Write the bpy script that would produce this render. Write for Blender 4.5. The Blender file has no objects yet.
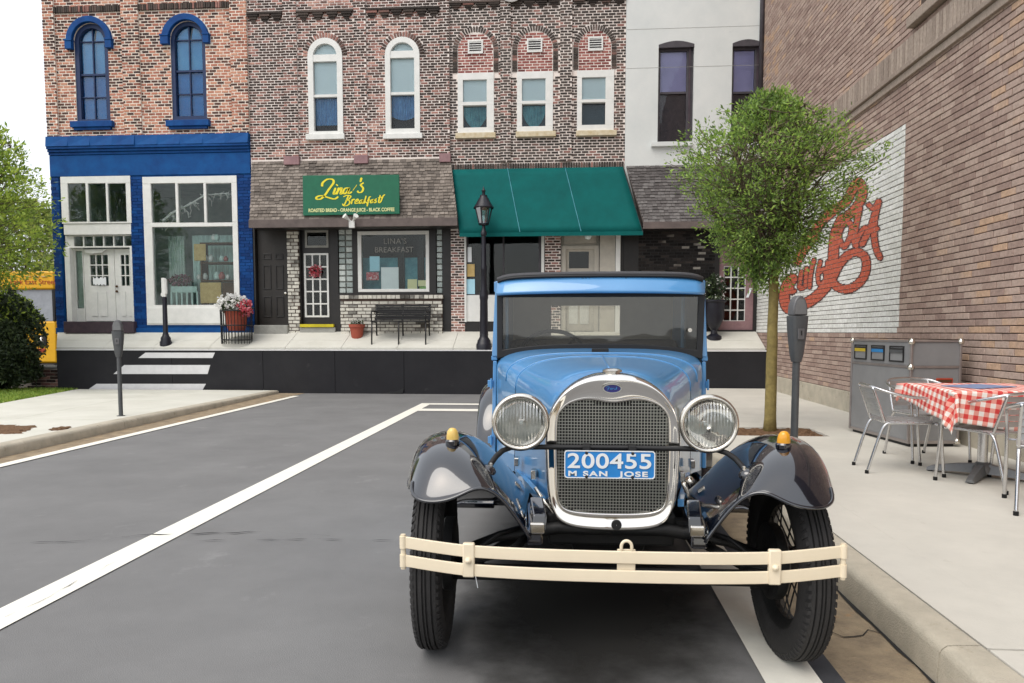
import bpy, bmesh, math, random
import numpy as np
from mathutils import Vector, Matrix
random.seed(7); RNG = np.random.default_rng(7)
R = math.radians
# ------------------------------------------------------------------ camera, sky, sun, exposure
scene = bpy.context.scene
col = scene.collection
FPX, HC, TH, PH = 740.0, 1.24, math.atan(56/740), math.atan(740/10650)
CYP = 332 + FPX*math.tan(PH)
cam = bpy.data.objects.new('camera', bpy.data.cameras.new('camera')); col.objects.link(cam)
cam.data.sensor_width = 36; cam.data.lens = FPX/1024*36
cam.data.shift_y = (CYP-341.5)/1024
cam.data.clip_start = .05; cam.data.clip_end = 2000
cam.location = (0, 0, HC); cam.rotation_euler = (math.pi/2-PH, 0, TH)
scene.camera = cam
SUN_EL, SUN_AZ = 56, 218          # azimuth clockwise from +Y
world = bpy.data.worlds.new('World'); scene.world = world; world.use_nodes = True
wt = world.node_tree; wt.nodes.clear()
sky = wt.nodes.new('ShaderNodeTexSky'); sky.sky_type = 'NISHITA'; sky.sun_disc = False
sky.sun_elevation = R(SUN_EL); sky.sun_rotation = R(SUN_AZ); sky.dust_density = 4; sky.air_density = 1
b1 = wt.nodes.new('ShaderNodeBackground'); b1.inputs[1].default_value = .05
b2 = wt.nodes.new('ShaderNodeBackground'); b2.inputs[0].default_value = (.96, .98, 1, 1); b2.inputs[1].default_value = .92
ad = wt.nodes.new('ShaderNodeAddShader'); wo = wt.nodes.new('ShaderNodeOutputWorld')
wt.links.new(sky.outputs[0], b1.inputs[0]); wt.links.new(b1.outputs[0], ad.inputs[0]); wt.links.new(b2.outputs[0], ad.inputs[1]); wt.links.new(ad.outputs[0], wo.inputs[0])
sun = bpy.data.objects.new('sun', bpy.data.lights.new('sun', 'SUN')); col.objects.link(sun)
sun.data.energy = 1.4; sun.data.angle = R(45); sun.data.color = (1, .96, .9)
_a, _e = R(SUN_AZ), R(SUN_EL)
sun.rotation_euler = Vector((math.sin(_a)*math.cos(_e), math.cos(_a)*math.cos(_e), math.sin(_e))).to_track_quat('Z', 'Y').to_euler()
sun.location = (0, 0, 30)
vs = scene.view_settings
vs.view_transform = 'Standard'; vs.look = 'None'; vs.gamma = 1; vs.exposure = 0.2; vs.use_curve_mapping = False
cy_ = scene.cycles; cy_.max_bounces = 7; cy_.diffuse_bounces = 3; cy_.glossy_bounces = 3; cy_.transmission_bounces = 3; cy_.transparent_max_bounces = 10

# ------------------------------------------------------------------ photograph measurements -> metres
_r = (math.cos(TH), math.sin(TH), 0)
_f = (-math.sin(TH)*math.cos(PH), math.cos(TH)*math.cos(PH), -math.sin(PH))
_u = (-math.sin(TH)*math.sin(PH), math.cos(TH)*math.sin(PH), math.cos(PH))
def proj(x, y, z):
    d = (x, y, z-HC); g = lambda a: a[0]*d[0]+a[1]*d[1]+a[2]*d[2]
    return 512+FPX*g(_r)/g(_f), CYP-FPX*g(_u)/g(_f)
def ray(px, py):
    a = (px-512)/FPX; b = (CYP-py)/FPX
    return [_f[i]+a*_r[i]+b*_u[i] for i in range(3)]
def onY(px, py, Y): d = ray(px, py); t = Y/d[1]; return d[0]*t, HC+d[2]*t
def onZ(px, py, Z): d = ray(px, py); t = (Z-HC)/d[2]; return d[0]*t, d[1]*t
def onX(px, py, X): d = ray(px, py); t = X/d[0]; return d[1]*t, HC+d[2]*t
YF, YP, XW = 15.5, 14.6, 3.85          # facade plane, low wall plane, side wall plane
def terr(Y): return .87+(Y-YP)/(YF-YP)*.38

# ------------------------------------------------------------------ materials
MATS = {}
def nmat(name):
    m = bpy.data.materials.new(name); m.use_nodes = True; MATS[name] = m
    nt = m.node_tree; return m, nt, nt.nodes['Principled BSDF']
def node(nt, t, **kw):
    n = nt.nodes.new(t)
    for k, v in kw.items():
        if k in n.inputs: n.inputs[k].default_value = v
        else: setattr(n, k, v)
    return n
def ramp(nt, stops, interp='LINEAR'):
    n = nt.nodes.new('ShaderNodeValToRGB'); n.color_ramp.interpolation = interp
    els = n.color_ramp.elements
    while len(els) < len(stops): els.new(.5)
    for e, (p, c) in zip(els, stops): e.position = p; e.color = (*c, 1)
    return n
def mat(name, c, rough=.6, metal=0, var=.12, scale=6, bump=0, bscale=60, c2=None, coat=0, spec=None, dirt=None, detail=6, coat_ior=1.5):
    """plain procedural surface: two-tone noise, fine bump, optional dirt blotches"""
    m, nt, p = nmat(name); L = nt.links.new
    tc = node(nt, 'ShaderNodeTexCoord')
    c2 = c2 or tuple(max(0, x*(1-var*2)) for x in c)
    nz = node(nt, 'ShaderNodeTexNoise', Scale=scale, Detail=detail, Roughness=.65); L(tc.outputs['Object'], nz.inputs['Vector'])
    rp = ramp(nt, [(.32, c2), (.68, c)]); L(nz.outputs['Fac'], rp.inputs[0]); out = rp.outputs[0]
    if dirt:
        n2 = node(nt, 'ShaderNodeTexNoise', Scale=dirt[1], Detail=8, Roughness=.7); L(tc.outputs['Object'], n2.inputs['Vector'])
        r2 = ramp(nt, [(dirt[2], (0, 0, 0)), (dirt[2]+.12, (1, 1, 1))]); L(n2.outputs['Fac'], r2.inputs[0])
        mx = node(nt, 'ShaderNodeMix', data_type='RGBA'); L(r2.outputs[0], mx.inputs[0]); L(out, mx.inputs[6]); mx.inputs[7].default_value = (*dirt[0], 1); out = mx.outputs[2]
    L(out, p.inputs['Base Color'])
    p.inputs['Roughness'].default_value = rough; p.inputs['Metallic'].default_value = metal
    p.inputs['Specular IOR Level'].default_value = spec if spec is not None else (.18 if rough >= .6 and not metal else .4)
    if coat: p.inputs['Coat Weight'].default_value = coat; p.inputs['Coat Roughness'].default_value = .03; p.inputs['Coat IOR'].default_value = coat_ior
    if bump:
        nb = node(nt, 'ShaderNodeTexNoise', Scale=bscale, Detail=5); L(tc.outputs['Object'], nb.inputs['Vector'])
        bp = node(nt, 'ShaderNodeBump', Strength=bump, Distance=.01); L(nb.outputs['Fac'], bp.inputs['Height']); L(bp.outputs[0], p.inputs['Normal'])
    return m
def brickmat(name, stops, rough=.85, noise=.45, nscale=.9, bump=.25, wear=None):
    """each brick takes its own tone (island / object random) pushed about by a broad noise"""
    m, nt, p = nmat(name); L = nt.links.new
    g = node(nt, 'ShaderNodeNewGeometry'); oi = node(nt, 'ShaderNodeObjectInfo'); tc = node(nt, 'ShaderNodeTexCoord')
    a = node(nt, 'ShaderNodeMath', operation='ADD'); L(g.outputs['Random Per Island'], a.inputs[0]); L(oi.outputs['Random'], a.inputs[1])
    fr = node(nt, 'ShaderNodeMath', operation='FRACT'); L(a.outputs[0], fr.inputs[0])
    nz = node(nt, 'ShaderNodeTexNoise', Scale=nscale, Detail=4); L(g.outputs['Position'], nz.inputs['Vector'])
    mr = node(nt, 'ShaderNodeMapRange'); L(nz.outputs['Fac'], mr.inputs[0]); mr.inputs[1].default_value = .3; mr.inputs[2].default_value = .7; mr.inputs[3].default_value = -noise; mr.inputs[4].default_value = noise
    a2 = node(nt, 'ShaderNodeMath', operation='ADD'); L(fr.outputs[0], a2.inputs[0]); L(mr.outputs[0], a2.inputs[1])
    rp = ramp(nt, stops); L(a2.outputs[0], rp.inputs[0]); out = rp.outputs[0]
    n3 = node(nt, 'ShaderNodeTexNoise', Scale=28, Detail=6, Roughness=.7); L(g.outputs['Position'], n3.inputs['Vector'])
    r3 = ramp(nt, [(.3, (.72, .72, .72)), (.7, (1.12, 1.12, 1.12))]); L(n3.outputs['Fac'], r3.inputs[0])
    mx = node(nt, 'ShaderNodeMix', data_type='RGBA', blend_type='MULTIPLY'); mx.inputs[0].default_value = 1; L(out, mx.inputs[6]); L(r3.outputs[0], mx.inputs[7]); out = mx.outputs[2]
    if wear:
        n4 = node(nt, 'ShaderNodeTexNoise', Scale=wear[1], Detail=9, Roughness=.75); L(g.outputs['Position'], n4.inputs['Vector'])
        r4 = ramp(nt, [(wear[2], (0, 0, 0)), (wear[2]+.06, (1, 1, 1))]); L(n4.outputs['Fac'], r4.inputs[0])
        m4 = node(nt, 'ShaderNodeMix', data_type='RGBA'); L(r4.outputs[0], m4.inputs[0]); L(out, m4.inputs[6]); m4.inputs[7].default_value = (*wear[0], 1); out = m4.outputs[2]
    L(out, p.inputs['Base Color']); p.inputs['Roughness'].default_value = rough; p.inputs['Specular IOR Level'].default_value = .15
    bp = node(nt, 'ShaderNodeBump', Strength=bump, Distance=.004); L(n3.outputs['Fac'], bp.inputs['Height']); L(bp.outputs[0], p.inputs['Normal'])
    return m
def glassmat(name, tint=(.9, .95, .95), refl=.09, rough=.02):
    m = bpy.data.materials.new(name); m.use_nodes = True; MATS[name] = m; nt = m.node_tree; nt.nodes.clear(); L = nt.links.new
    t = node(nt, 'ShaderNodeBsdfTransparent'); t.inputs[0].default_value = (*tint, 1)
    g = node(nt, 'ShaderNodeBsdfGlossy'); g.inputs['Roughness'].default_value = rough
    fz = node(nt, 'ShaderNodeFresnel', IOR=1.45); ml = node(nt, 'ShaderNodeMath', operation='ADD'); ml.inputs[1].default_value = refl; L(fz.outputs[0], ml.inputs[0])
    mx = node(nt, 'ShaderNodeMixShader'); L(ml.outputs[0], mx.inputs[0]); L(t.outputs[0], mx.inputs[1]); L(g.outputs[0], mx.inputs[2])
    o = node(nt, 'ShaderNodeOutputMaterial'); L(mx.outputs[0], o.inputs[0])
    tc = node(nt, 'ShaderNodeTexCoord'); nb = node(nt, 'ShaderNodeTexNoise', Scale=2.5, Detail=2); L(tc.outputs['Object'], nb.inputs['Vector'])
    bp = node(nt, 'ShaderNodeBump', Strength=.06, Distance=.05); L(nb.outputs['Fac'], bp.inputs['Height']); L(bp.outputs[0], g.inputs['Normal'])
    return m
def leafmat(name, stops, trans=.35):
    m = bpy.data.materials.new(name); m.use_nodes = True; MATS[name] = m; nt = m.node_tree; nt.nodes.clear(); L = nt.links.new
    g = node(nt, 'ShaderNodeNewGeometry'); nz = node(nt, 'ShaderNodeTexNoise', Scale=2.2, Detail=3); L(g.outputs['Position'], nz.inputs['Vector'])
    a = node(nt, 'ShaderNodeMath', operation='MULTIPLY_ADD'); L(nz.outputs['Fac'], a.inputs[0]); a.inputs[1].default_value = 1.1; a.inputs[2].default_value = -.55
    a2 = node(nt, 'ShaderNodeMath', operation='ADD'); L(a.outputs[0], a2.inputs[0]); L(g.outputs['Random Per Island'], a2.inputs[1])
    rp = ramp(nt, stops); L(a2.outputs[0], rp.inputs[0])
    d = node(nt, 'ShaderNodeBsdfPrincipled'); d.inputs['Roughness'].default_value = .5; L(rp.outputs[0], d.inputs['Base Color'])
    t = node(nt, 'ShaderNodeBsdfTranslucent'); L(rp.outputs[0], t.inputs[0])
    mx = node(nt, 'ShaderNodeMixShader'); mx.inputs[0].default_value = trans; L(d.outputs[0], mx.inputs[1]); L(t.outputs[0], mx.inputs[2])
    o = node(nt, 'ShaderNodeOutputMaterial'); L(mx.outputs[0], o.inputs[0]); return m

# ------------------------------------------------------------------ mesh builder
class MB:
    def __init__(s): s.v = []; s.f = []
    def add(s, vs, fs):
        b = len(s.v); s.v += [tuple(p) for p in vs]; s.f += [tuple(i+b for i in f) for f in fs]; return s
    def box(s, x0, x1, y0, y1, z0, z1):
        return s.add([(x0,y0,z0),(x1,y0,z0),(x1,y1,z0),(x0,y1,z0),(x0,y0,z1),(x1,y0,z1),(x1,y1,z1),(x0,y1,z1)],
            [(0,3,2,1),(4,5,6,7),(0,1,5,4),(1,2,6,5),(2,3,7,6),(3,0,4,7)])
    def hexa(s, bot, top):      # 4 + 4 points, same winding (ccw seen from above)
        return s.add(list(bot)+list(top), [(3,2,1,0),(4,5,6,7),(0,1,5,4),(1,2,6,5),(2,3,7,6),(3,0,4,7)])
    def tube(s, pts, r, n=8, caps=True, closed=False):
        pts = [Vector(p) for p in pts]; N = len(pts); rs = r if isinstance(r, (list, tuple)) else [r]*N
        prev = None; rings = []
        for i, p in enumerate(pts):
            if closed: t = (pts[(i+1) % N]-pts[i-1])
            else: t = pts[min(i+1, N-1)]-pts[max(i-1, 0)]
            if t.length < 1e-9: t = Vector((0,0,1))
            t.normalize()
            if prev is None:
                a = Vector((0,0,1)) if abs(t.z) < .9 else Vector((1,0,0)); nx = t.cross(a).normalized()
            else:
                nx = prev-t*prev.dot(t)
                nx = nx.normalized() if nx.length > 1e-6 else t.orthogonal().normalized()
            prev = nx; ny = t.cross(nx)
            rings.append([p+(nx*math.cos(2*math.pi*k/n)+ny*math.sin(2*math.pi*k/n))*rs[i] for k in range(n)])
        vs = [q for rg in rings for q in rg]; fs = []
        M = N if closed else N-1
        for i in range(M):
            j = (i+1) % N
            for k in range(n): fs.append((i*n+k, i*n+(k+1) % n, j*n+(k+1) % n, j*n+k))
        if caps and not closed: fs += [tuple(range(n-1, -1, -1)), tuple((N-1)*n+k for k in range(n))]
        return s.add(vs, fs)
    def lathe(s, prof, c=(0,0,0), axis='z', n=24, caps=False):   # prof: (radius, height)
        vs = []; fs = []; N = len(prof)
        for r, h in prof:
            for k in range(n):
                a = 2*math.pi*k/n; p = (r*math.cos(a), r*math.sin(a))
                q = {'z': (p[0], p[1], h), 'x': (h, p[0], p[1]), 'y': (p[1], h, p[0])}[axis]
                vs.append((c[0]+q[0], c[1]+q[1], c[2]+q[2]))
        for i in range(N-1):
            for k in range(n): fs.append((i*n+k, i*n+(k+1) % n, (i+1)*n+(k+1) % n, (i+1)*n+k))
        if caps: fs += [tuple(range(n-1, -1, -1)), tuple((N-1)*n+k for k in range(n))]
        return s.add(vs, fs)
    def prism(s, pts, d0, d1, plane='xz'):      # polygon extruded along the remaining axis
        n = len(pts); m = {'xz': lambda a, b, d: (a, d, b), 'yz': lambda a, b, d: (d, a, b), 'xy': lambda a, b, d: (a, b, d)}[plane]
        vs = [m(a, b, d0) for a, b in pts]+[m(a, b, d1) for a, b in pts]
        return s.add(vs, [tuple(range(n)), tuple(range(2*n-1, n-1, -1))]+[(i, n+i, n+(i+1) % n, (i+1) % n) for i in range(n)])
    def ring(s, outer, inner, d0, d1, plane='xz', closed=True):
        n = len(outer); m = {'xz': lambda a, b, d: (a, d, b), 'yz': lambda a, b, d: (d, a, b), 'xy': lambda a, b, d: (a, b, d)}[plane]
        vs = [m(a, b, d) for d in (d0, d1) for l in (outer, inner) for a, b in l]; fs = []
        for i in range(n if closed else n-1):
            j = (i+1) % n
            fs += [(i, j, n+j, n+i), (2*n+j, 2*n+i, 3*n+i, 3*n+j), (i, 2*n+i, 2*n+j, j), (n+j, 3*n+j, 3*n+i, n+i)]
        if not closed: fs += [(0, n, 3*n, 2*n), (n-1, 3*n-1, 4*n-1, 2*n-1)]
        return s.add(vs, fs)
    def grid(s, rows, closed_v=False):
        b = []; n = len(rows[0])
        for rw in rows: b += rw
        fs = []
        for i in range(len(rows)-1):
            for k in range(n if closed_v else n-1): fs.append((i*n+k, i*n+(k+1) % n, (i+1)*n+(k+1) % n, (i+1)*n+k))
        return s.add(b, fs)
    def build(s, name, m, parent=None, smooth=False, bevel=0, sub=0, solid=0, kind=None, w=False, fix=True, seg=2):
        vs = s.v
        if w and parent is not None:
            o = Vector((0,0,0)); q = parent
            while q: o += q.location; q = q.parent
            vs = [(a-o.x, b-o.y, c-o.z) for a, b, c in vs]
        me = bpy.data.meshes.new(name); me.from_pydata(vs, [], s.f)
        if fix and len(s.f) < 60000:
            bm = bmesh.new(); bm.from_mesh(me); bmesh.ops.recalc_face_normals(bm, faces=bm.faces); bm.to_mesh(me); bm.free()
        me.materials.append(MATS[m] if isinstance(m, str) else m)
        o = bpy.data.objects.new(name, me); col.objects.link(o)
        if parent: o.parent = parent
        if solid: q = o.modifiers.new('solid', 'SOLIDIFY'); q.thickness = solid; q.offset = 0
        if bevel: q = o.modifiers.new('bevel', 'BEVEL'); q.width = bevel; q.segments = seg; q.limit_method = 'ANGLE'; q.angle_limit = R(40)
        if sub: q = o.modifiers.new('sub', 'SUBSURF'); q.levels = sub; q.render_levels = sub
        if smooth:
            for p in me.polygons: p.use_smooth = True
            if smooth == 'auto':
                me.set_sharp_from_angle(angle=R(40))
        if kind: o['kind'] = kind
        return o
def tag(o, label, cat, group=None):
    o['label'] = label; o['category'] = cat
    if group: o['group'] = group
    return o
def thing(name, label, cat, loc=(0,0,0), rz=0, group=None):
    o = bpy.data.objects.new(name, None); col.objects.link(o); o.location = loc; o.rotation_euler = (0,0,rz)
    o.empty_display_size = .2
    return tag(o, label, cat, group)
def struct(o): o['kind'] = 'structure'; return o
def copy_tree(o, parent=None):
    c = o.copy(); col.objects.link(c); c.parent = parent
    for ch in list(o.children): copy_tree(ch, c)
    return c
def share(src, name, parent, loc, rot=(0,0,0), scale=(1,1,1)):
    o = bpy.data.objects.new(name, src.data); col.objects.link(o); o.parent = parent; o.location = loc; o.rotation_euler = rot; o.scale = scale; return o
def text_mesh(s, size, name, m, parent, M, extrude=.002, bold=0, w=1.0, align='CENTER', space=1.0):
    cu = bpy.data.curves.new(name, 'FONT'); cu.body = s; cu.size = size; cu.extrude = extrude; cu.offset = bold; cu.align_x = align; cu.align_y = 'CENTER'; cu.space_character = space
    t = bpy.data.objects.new('tmp', cu); col.objects.link(t)
    dg = bpy.context.evaluated_depsgraph_get(); dg.update()
    me = bpy.data.meshes.new_from_object(t.evaluated_get(dg)); bpy.data.objects.remove(t)
    me.transform(Matrix.Diagonal((w, 1, 1, 1))); me.transform(M); me.materials.clear(); me.materials.append(MATS[m])
    o = bpy.data.objects.new(name, me); col.objects.link(o); o.parent = parent; return o
FRONT = Matrix(((1,0,0,0),(0,0,-1,0),(0,1,0,0),(0,0,0,1)))     # text facing -Y (towards the viewer), reading along +X

# ------------------------------------------------------------------ palette
mat('asphalt', (.215,.214,.212), .9, c2=(.178,.177,.176), scale=1.3, bump=.35, bscale=220, dirt=((.245,.243,.24), 2.2, .6), spec=.12)
mat('asphalt_edge', (.07,.072,.08), .9, bump=.3, bscale=200)
mat('crack', (.035,.034,.034), .95)
mat('line_paint', (.86,.84,.75), .7, c2=(.78,.76,.68), scale=9, dirt=((.45,.44,.41), 14, .68), bump=.15, bscale=160)
mat('concrete', (.62,.595,.53), .9, c2=(.53,.51,.455), scale=1.6, bump=.2, bscale=150, dirt=((.46,.43,.37), 3.1, .64))
mat('concrete_kerb', (.54,.49,.395), .9, c2=(.40,.365,.295), scale=5, bump=.5, bscale=140, dirt=((.29,.25,.18), 7, .60))
mat('gutter', (.40,.315,.21), .95, c2=(.22,.175,.125), scale=7, bump=.8, bscale=130, dirt=((.45,.25,.11), 3.3, .58))
mat('concrete_left', (.66,.65,.58), .9, c2=(.56,.55,.48), scale=1.2, bump=.2, bscale=150, dirt=((.38,.36,.31), 1.7, .66))
mat('soil', (.22,.13,.075), 1, c2=(.10,.06,.035), scale=30, bump=1, bscale=90)
mat('terrace', (.63,.62,.56), .9, c2=(.54,.53,.47), scale=1.5, bump=.15)
mat('panel_black', (.026,.026,.029), .75, c2=(.018,.018,.021), scale=1.2, bump=.12, bscale=30, dirt=((.045,.045,.048), 3, .63))
mat('stripe_white', (.68,.68,.69), .7, c2=(.6,.6,.61))
mat('mortar_red', (.92,.84,.74), .95, c2=(.82,.71,.60), scale=5)
mat('mortar_pale', (.90,.83,.77), .95, c2=(.78,.69,.63), scale=5)
mat('mortar_side', (.12,.088,.074), .95, c2=(.085,.062,.052))
brickmat('brick_salmon', [(0,(.06,.036,.033)),(.36,(.12,.066,.054)),(.50,(.36,.145,.10)),(.75,(.50,.21,.14)),(1,(.60,.31,.21))], noise=.30, nscale=.75)
brickmat('brick_dusty', [(0,(.05,.036,.032)),(.50,(.10,.066,.056)),(.62,(.24,.13,.11)),(.88,(.40,.20,.165)),(1,(.52,.30,.24))], noise=.28)
brickmat('brick_umber', [(0,(.05,.042,.038)),(.65,(.095,.078,.068)),(.85,(.15,.105,.09)),(.97,(.30,.15,.125)),(1,(.36,.19,.16))], noise=.16)
brickmat('brick_black', [(0,(.012,.011,.011)),(.7,(.028,.025,.024)),(.97,(.06,.05,.045)),(1,(.3,.28,.25))], noise=.1)
brickmat('brick_arch_red', [(0,(.15,.05,.045)),(.5,(.30,.10,.085)),(1,(.42,.18,.15))], noise=.1)
brickmat('brick_side', [(0,(.33,.235,.20)),(.25,(.39,.285,.24)),(.6,(.44,.33,.28)),(.9,(.49,.375,.315)),(1,(.54,.37,.26))], noise=.26, nscale=.5, bump=.4)
brickmat('brick_white', [(0,(.74,.74,.70)),(1,(.86,.86,.83))], noise=.3, bump=.5, wear=((.33,.27,.23), 7, .67))
brickmat('brick_soldier', [(0,(.30,.24,.20)),(1,(.44,.36,.30))], noise=.2)
brickmat('stone_pale', [(0,(.10,.095,.085)),(.18,(.30,.29,.26)),(.35,(.56,.54,.48)),(1,(.70,.68,.60))], noise=.25, nscale=3)
brickmat('shingle', [(0,(.13,.112,.098)),(.5,(.21,.18,.155)),(1,(.30,.26,.225))], noise=.22, nscale=1.2, bump=.5)
brickmat('shingle_dark', [(0,(.10,.092,.09)),(.5,(.15,.14,.137)),(1,(.20,.19,.185))], noise=.2, nscale=1.2, bump=.5)
brickmat('brick_blue', [(0,(.003,.028,.125)),(.5,(.004,.042,.18)),(1,(.006,.065,.25))], noise=.3, rough=.5)
brickmat('glass_block', [(0,(.22,.27,.26)),(.5,(.42,.48,.46)),(1,(.62,.67,.64))], noise=.2, rough=.2, bump=.1)
mat('blue_paint', (.005,.085,.28), .6, c2=(.004,.052,.20), scale=4, dirt=((.10,.22,.42), 9, .72), bump=.2, bscale=40)
mat('blue_trim', (.005,.075,.26), .6, c2=(.004,.04,.17), scale=5)
mat('blue_frame_dark', (.010,.030,.10), .5)
mat('white_paint', (.78,.78,.75), .5, c2=(.68,.69,.66), scale=5, bump=.08)
mat('sill_stone', (.68,.62,.48), .8, c2=(.52,.42,.25), scale=9)
mat('stucco_white', (.70,.72,.70), .9, c2=(.60,.63,.62), scale=.9, bump=.25, bscale=70, dirt=((.48,.50,.50), 2.1, .68))
mat('dark_frame', (.075,.066,.075), .5, c2=(.045,.04,.047))
mat('black_paint', (.022,.02,.019), .45, c2=(.014,.013,.013), bump=.06)
mat('door_dark', (.028,.024,.021), .5, c2=(.018,.016,.014), bump=.08)
mat('door_light', (.66,.66,.62), .5, c2=(.56,.56,.52), bump=.06)
mat('beige_paint', (.52,.49,.42), .6, c2=(.43,.40,.35))
mat('pink_paint', (.34,.21,.215), .6, c2=(.25,.15,.16))
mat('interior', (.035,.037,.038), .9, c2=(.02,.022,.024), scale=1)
mat('interior_teal', (.42,.55,.52), .9, c2=(.25,.36,.35), scale=2)
mat('sky_reflection', (.82,.95,.98), .6, c2=(.77,.92,.97), scale=1)  # sky reflection of the upper panes, painted on panels behind the glass
mat('blind_blue', (.025,.25,.66), .6, c2=(.015,.16,.50), scale=2.2)
mat('blind_blue_light', (.12,.45,.80), .6, c2=(.07,.32,.70), scale=2.2)
mat('curtain_blue', (.16,.38,.66), .8, c2=(.08,.22,.46), scale=8)
mat('curtain_teal', (.12,.38,.44), .8, c2=(.05,.20,.26), scale=5)
mat('curtain_dark', (.04,.075,.10), .8)
mat('blind_violet', (.50,.47,.76), .6, c2=(.38,.36,.64), scale=1.3)
mat('violet_dark', (.075,.05,.06), .5, c2=(.035,.025,.035), scale=6)
mat('curtain_green', (.55,.66,.60), .85, c2=(.36,.48,.44), scale=4)
glassmat('glass', tint=(.96,.98,.98), refl=-.012); glassmat('glass_shop', tint=(.95,.985,.975), refl=-.008)
mat('awning', (.0,.115,.108), .75, c2=(.0,.085,.082), scale=2.5, bump=.15, bscale=90, dirt=((.05,.23,.22), 40, .70))
mat('sign_green', (.008,.14,.07), .45, c2=(.006,.115,.06))
mat('sign_yellow', (.85,.72,.03), .5, var=.03); mat('sign_cream', (.72,.74,.35), .5, var=.03)
mat('roof_trim', (.16,.13,.12), .7, c2=(.11,.09,.085))
mat('stone_grey', (.36,.36,.33), .9, c2=(.26,.26,.24), bump=.4, bscale=40)
mat('yellow_edge', (.6,.5,.03), .6)
mat('iron_black', (.012,.012,.013), .4, c2=(.008,.008,.009))
mat('lamp_black', (.014,.014,.022), .35, c2=(.008,.008,.014), bump=.1)
glassmat('lamp_glass', tint=(.70,.92,.95), refl=.16)
mat('bulb', (.8,.9,.9), .3)
mat('terracotta', (.40,.10,.065), .8, c2=(.30,.075,.05), bump=.15)
mat('paper', (.90,.93,.95), .8, var=.03); mat('paper_yellow', (.88,.84,.50), .8, var=.04); mat('paper_red', (.55,.10,.12), .8, dirt=((.75,.7,.7), 25, .5)); mat('paper_blue', (.45,.75,.88), .8, var=.04); mat('paper_green', (.25,.5,.12), .8)
mat('wood_tan', (.66,.50,.22), .7, c2=(.52,.36,.14), scale=12); mat('wood_dark', (.10,.055,.03), .7)
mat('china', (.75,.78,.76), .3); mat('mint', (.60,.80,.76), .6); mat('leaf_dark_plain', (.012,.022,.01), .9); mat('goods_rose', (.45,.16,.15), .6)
mat('meter_grey', (.10,.105,.11), .45, c2=(.07,.075,.08), bump=.1, metal=.2); mat('meter_head', (.15,.15,.155), .4, c2=(.11,.11,.115), metal=.2); mat('meter_window', (.20,.205,.21), .15)
mat('bark', (.30,.24,.09), .9, c2=(.18,.14,.055), scale=14, bump=.6, bscale=60); mat('bark_grey', (.16,.13,.09), .9, c2=(.10,.08,.055))
leafmat('leaf_bright', [(0,(.12,.20,.055)),(.4,(.21,.33,.075)),(.75,(.33,.50,.10)),(1,(.47,.66,.13))], .45)
leafmat('leaf_left', [(0,(.16,.25,.05)),(.45,(.33,.47,.07)),(1,(.58,.70,.12))], .5)
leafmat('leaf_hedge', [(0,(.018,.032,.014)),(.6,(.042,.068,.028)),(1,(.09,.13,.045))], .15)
leafmat('leaf_far', [(0,(.09,.13,.03)),(.5,(.21,.28,.06)),(1,(.42,.46,.11))], .4)
leafmat('grass_blade', [(0,(.14,.24,.03)),(.6,(.26,.42,.05)),(1,(.42,.52,.10))], .3)
leafmat('petal_white', [(0,(.84,.84,.82)),(1,(.94,.94,.92))], .35); leafmat('petal_red', [(0,(.45,.03,.05)),(.6,(.62,.12,.16)),(1,(.75,.35,.38))], .25); leafmat('petal_mauve', [(0,(.20,.08,.12)),(1,(.42,.2,.26))], .2)
mat('bus_yellow', (.80,.44,.012), .4, c2=(.72,.38,.01)); mat('bus_grey', (.32,.34,.37), .2); mat('bus_black', (.015,.015,.016), .5); mat('bus_red', (.42,.05,.02), .5)
mat('bin_grey', (.27,.272,.278), .5, c2=(.235,.237,.242), metal=.2); mat('bin_trim', (.40,.36,.35), .35, metal=.7); mat('bin_yellow', (.62,.46,.03), .5); mat('bin_blue', (.03,.22,.52), .5)
mat('alu', (.72,.72,.73), .26, metal=1, c2=(.60,.60,.61), scale=20); mat('alu_slat', (.62,.63,.64), .38, metal=.85, c2=(.52,.53,.54), scale=12); mat('iron_grey', (.22,.225,.23), .45, metal=.5)
mat('rubber_foot', (.02,.02,.02), .7)
# car
mat('car_blue', (.095,.30,.58), .30, c2=(.075,.26,.53), scale=2.5, coat=.7, dirt=((.19,.40,.64), 6, .72), coat_ior=1.7)
mat('car_black', (.0045,.006,.012), .12, c2=(.003,.004,.008), coat=1, coat_ior=1.8)
mat('car_roof', (.05,.05,.055), .5, c2=(.035,.035,.04), bump=.25, bscale=200)
mat('chassis', (.012,.012,.012), .55, c2=(.008,.008,.008), bump=.2)
mat('chrome', (.88,.86,.82), .05, metal=1, c2=(.84,.81,.77), scale=3); mat('chrome_worn', (.78,.75,.69), .17, metal=1, c2=(.66,.62,.55), scale=11, dirt=((.42,.34,.26), 13, .70), bump=.05, bscale=30)
mat('grille_wire', (.42,.42,.38), .4, metal=.7); mat('grille_core', (.035,.037,.035), .7, c2=(.02,.021,.02), scale=60)
mat('cream', (.82,.71,.53), .45, c2=(.78,.675,.50), scale=8, bump=.05, bscale=20, coat=.2)
mat('amber', (.78,.36,.02), .2, c2=(.70,.30,.015), coat=.6); mat('amber_pale', (.78,.55,.16), .25, c2=(.70,.47,.12), coat=.5)
mat('plate_blue', (.022,.22,.58), .4, c2=(.018,.20,.53)); mat('plate_white', (.78,.80,.80), .4, var=.04); mat('badge_blue', (.03,.03,.16), .25)
mat('tyre', (.042,.040,.039), .75, c2=(.028,.027,.027), scale=9, bump=.25, bscale=120, dirt=((.085,.078,.07), 5, .64), spec=.3)
mat('cab_trim', (.56,.52,.45), .85, c2=(.48,.44,.38)); mat('seat_dark', (.16,.14,.12), .7)
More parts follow.
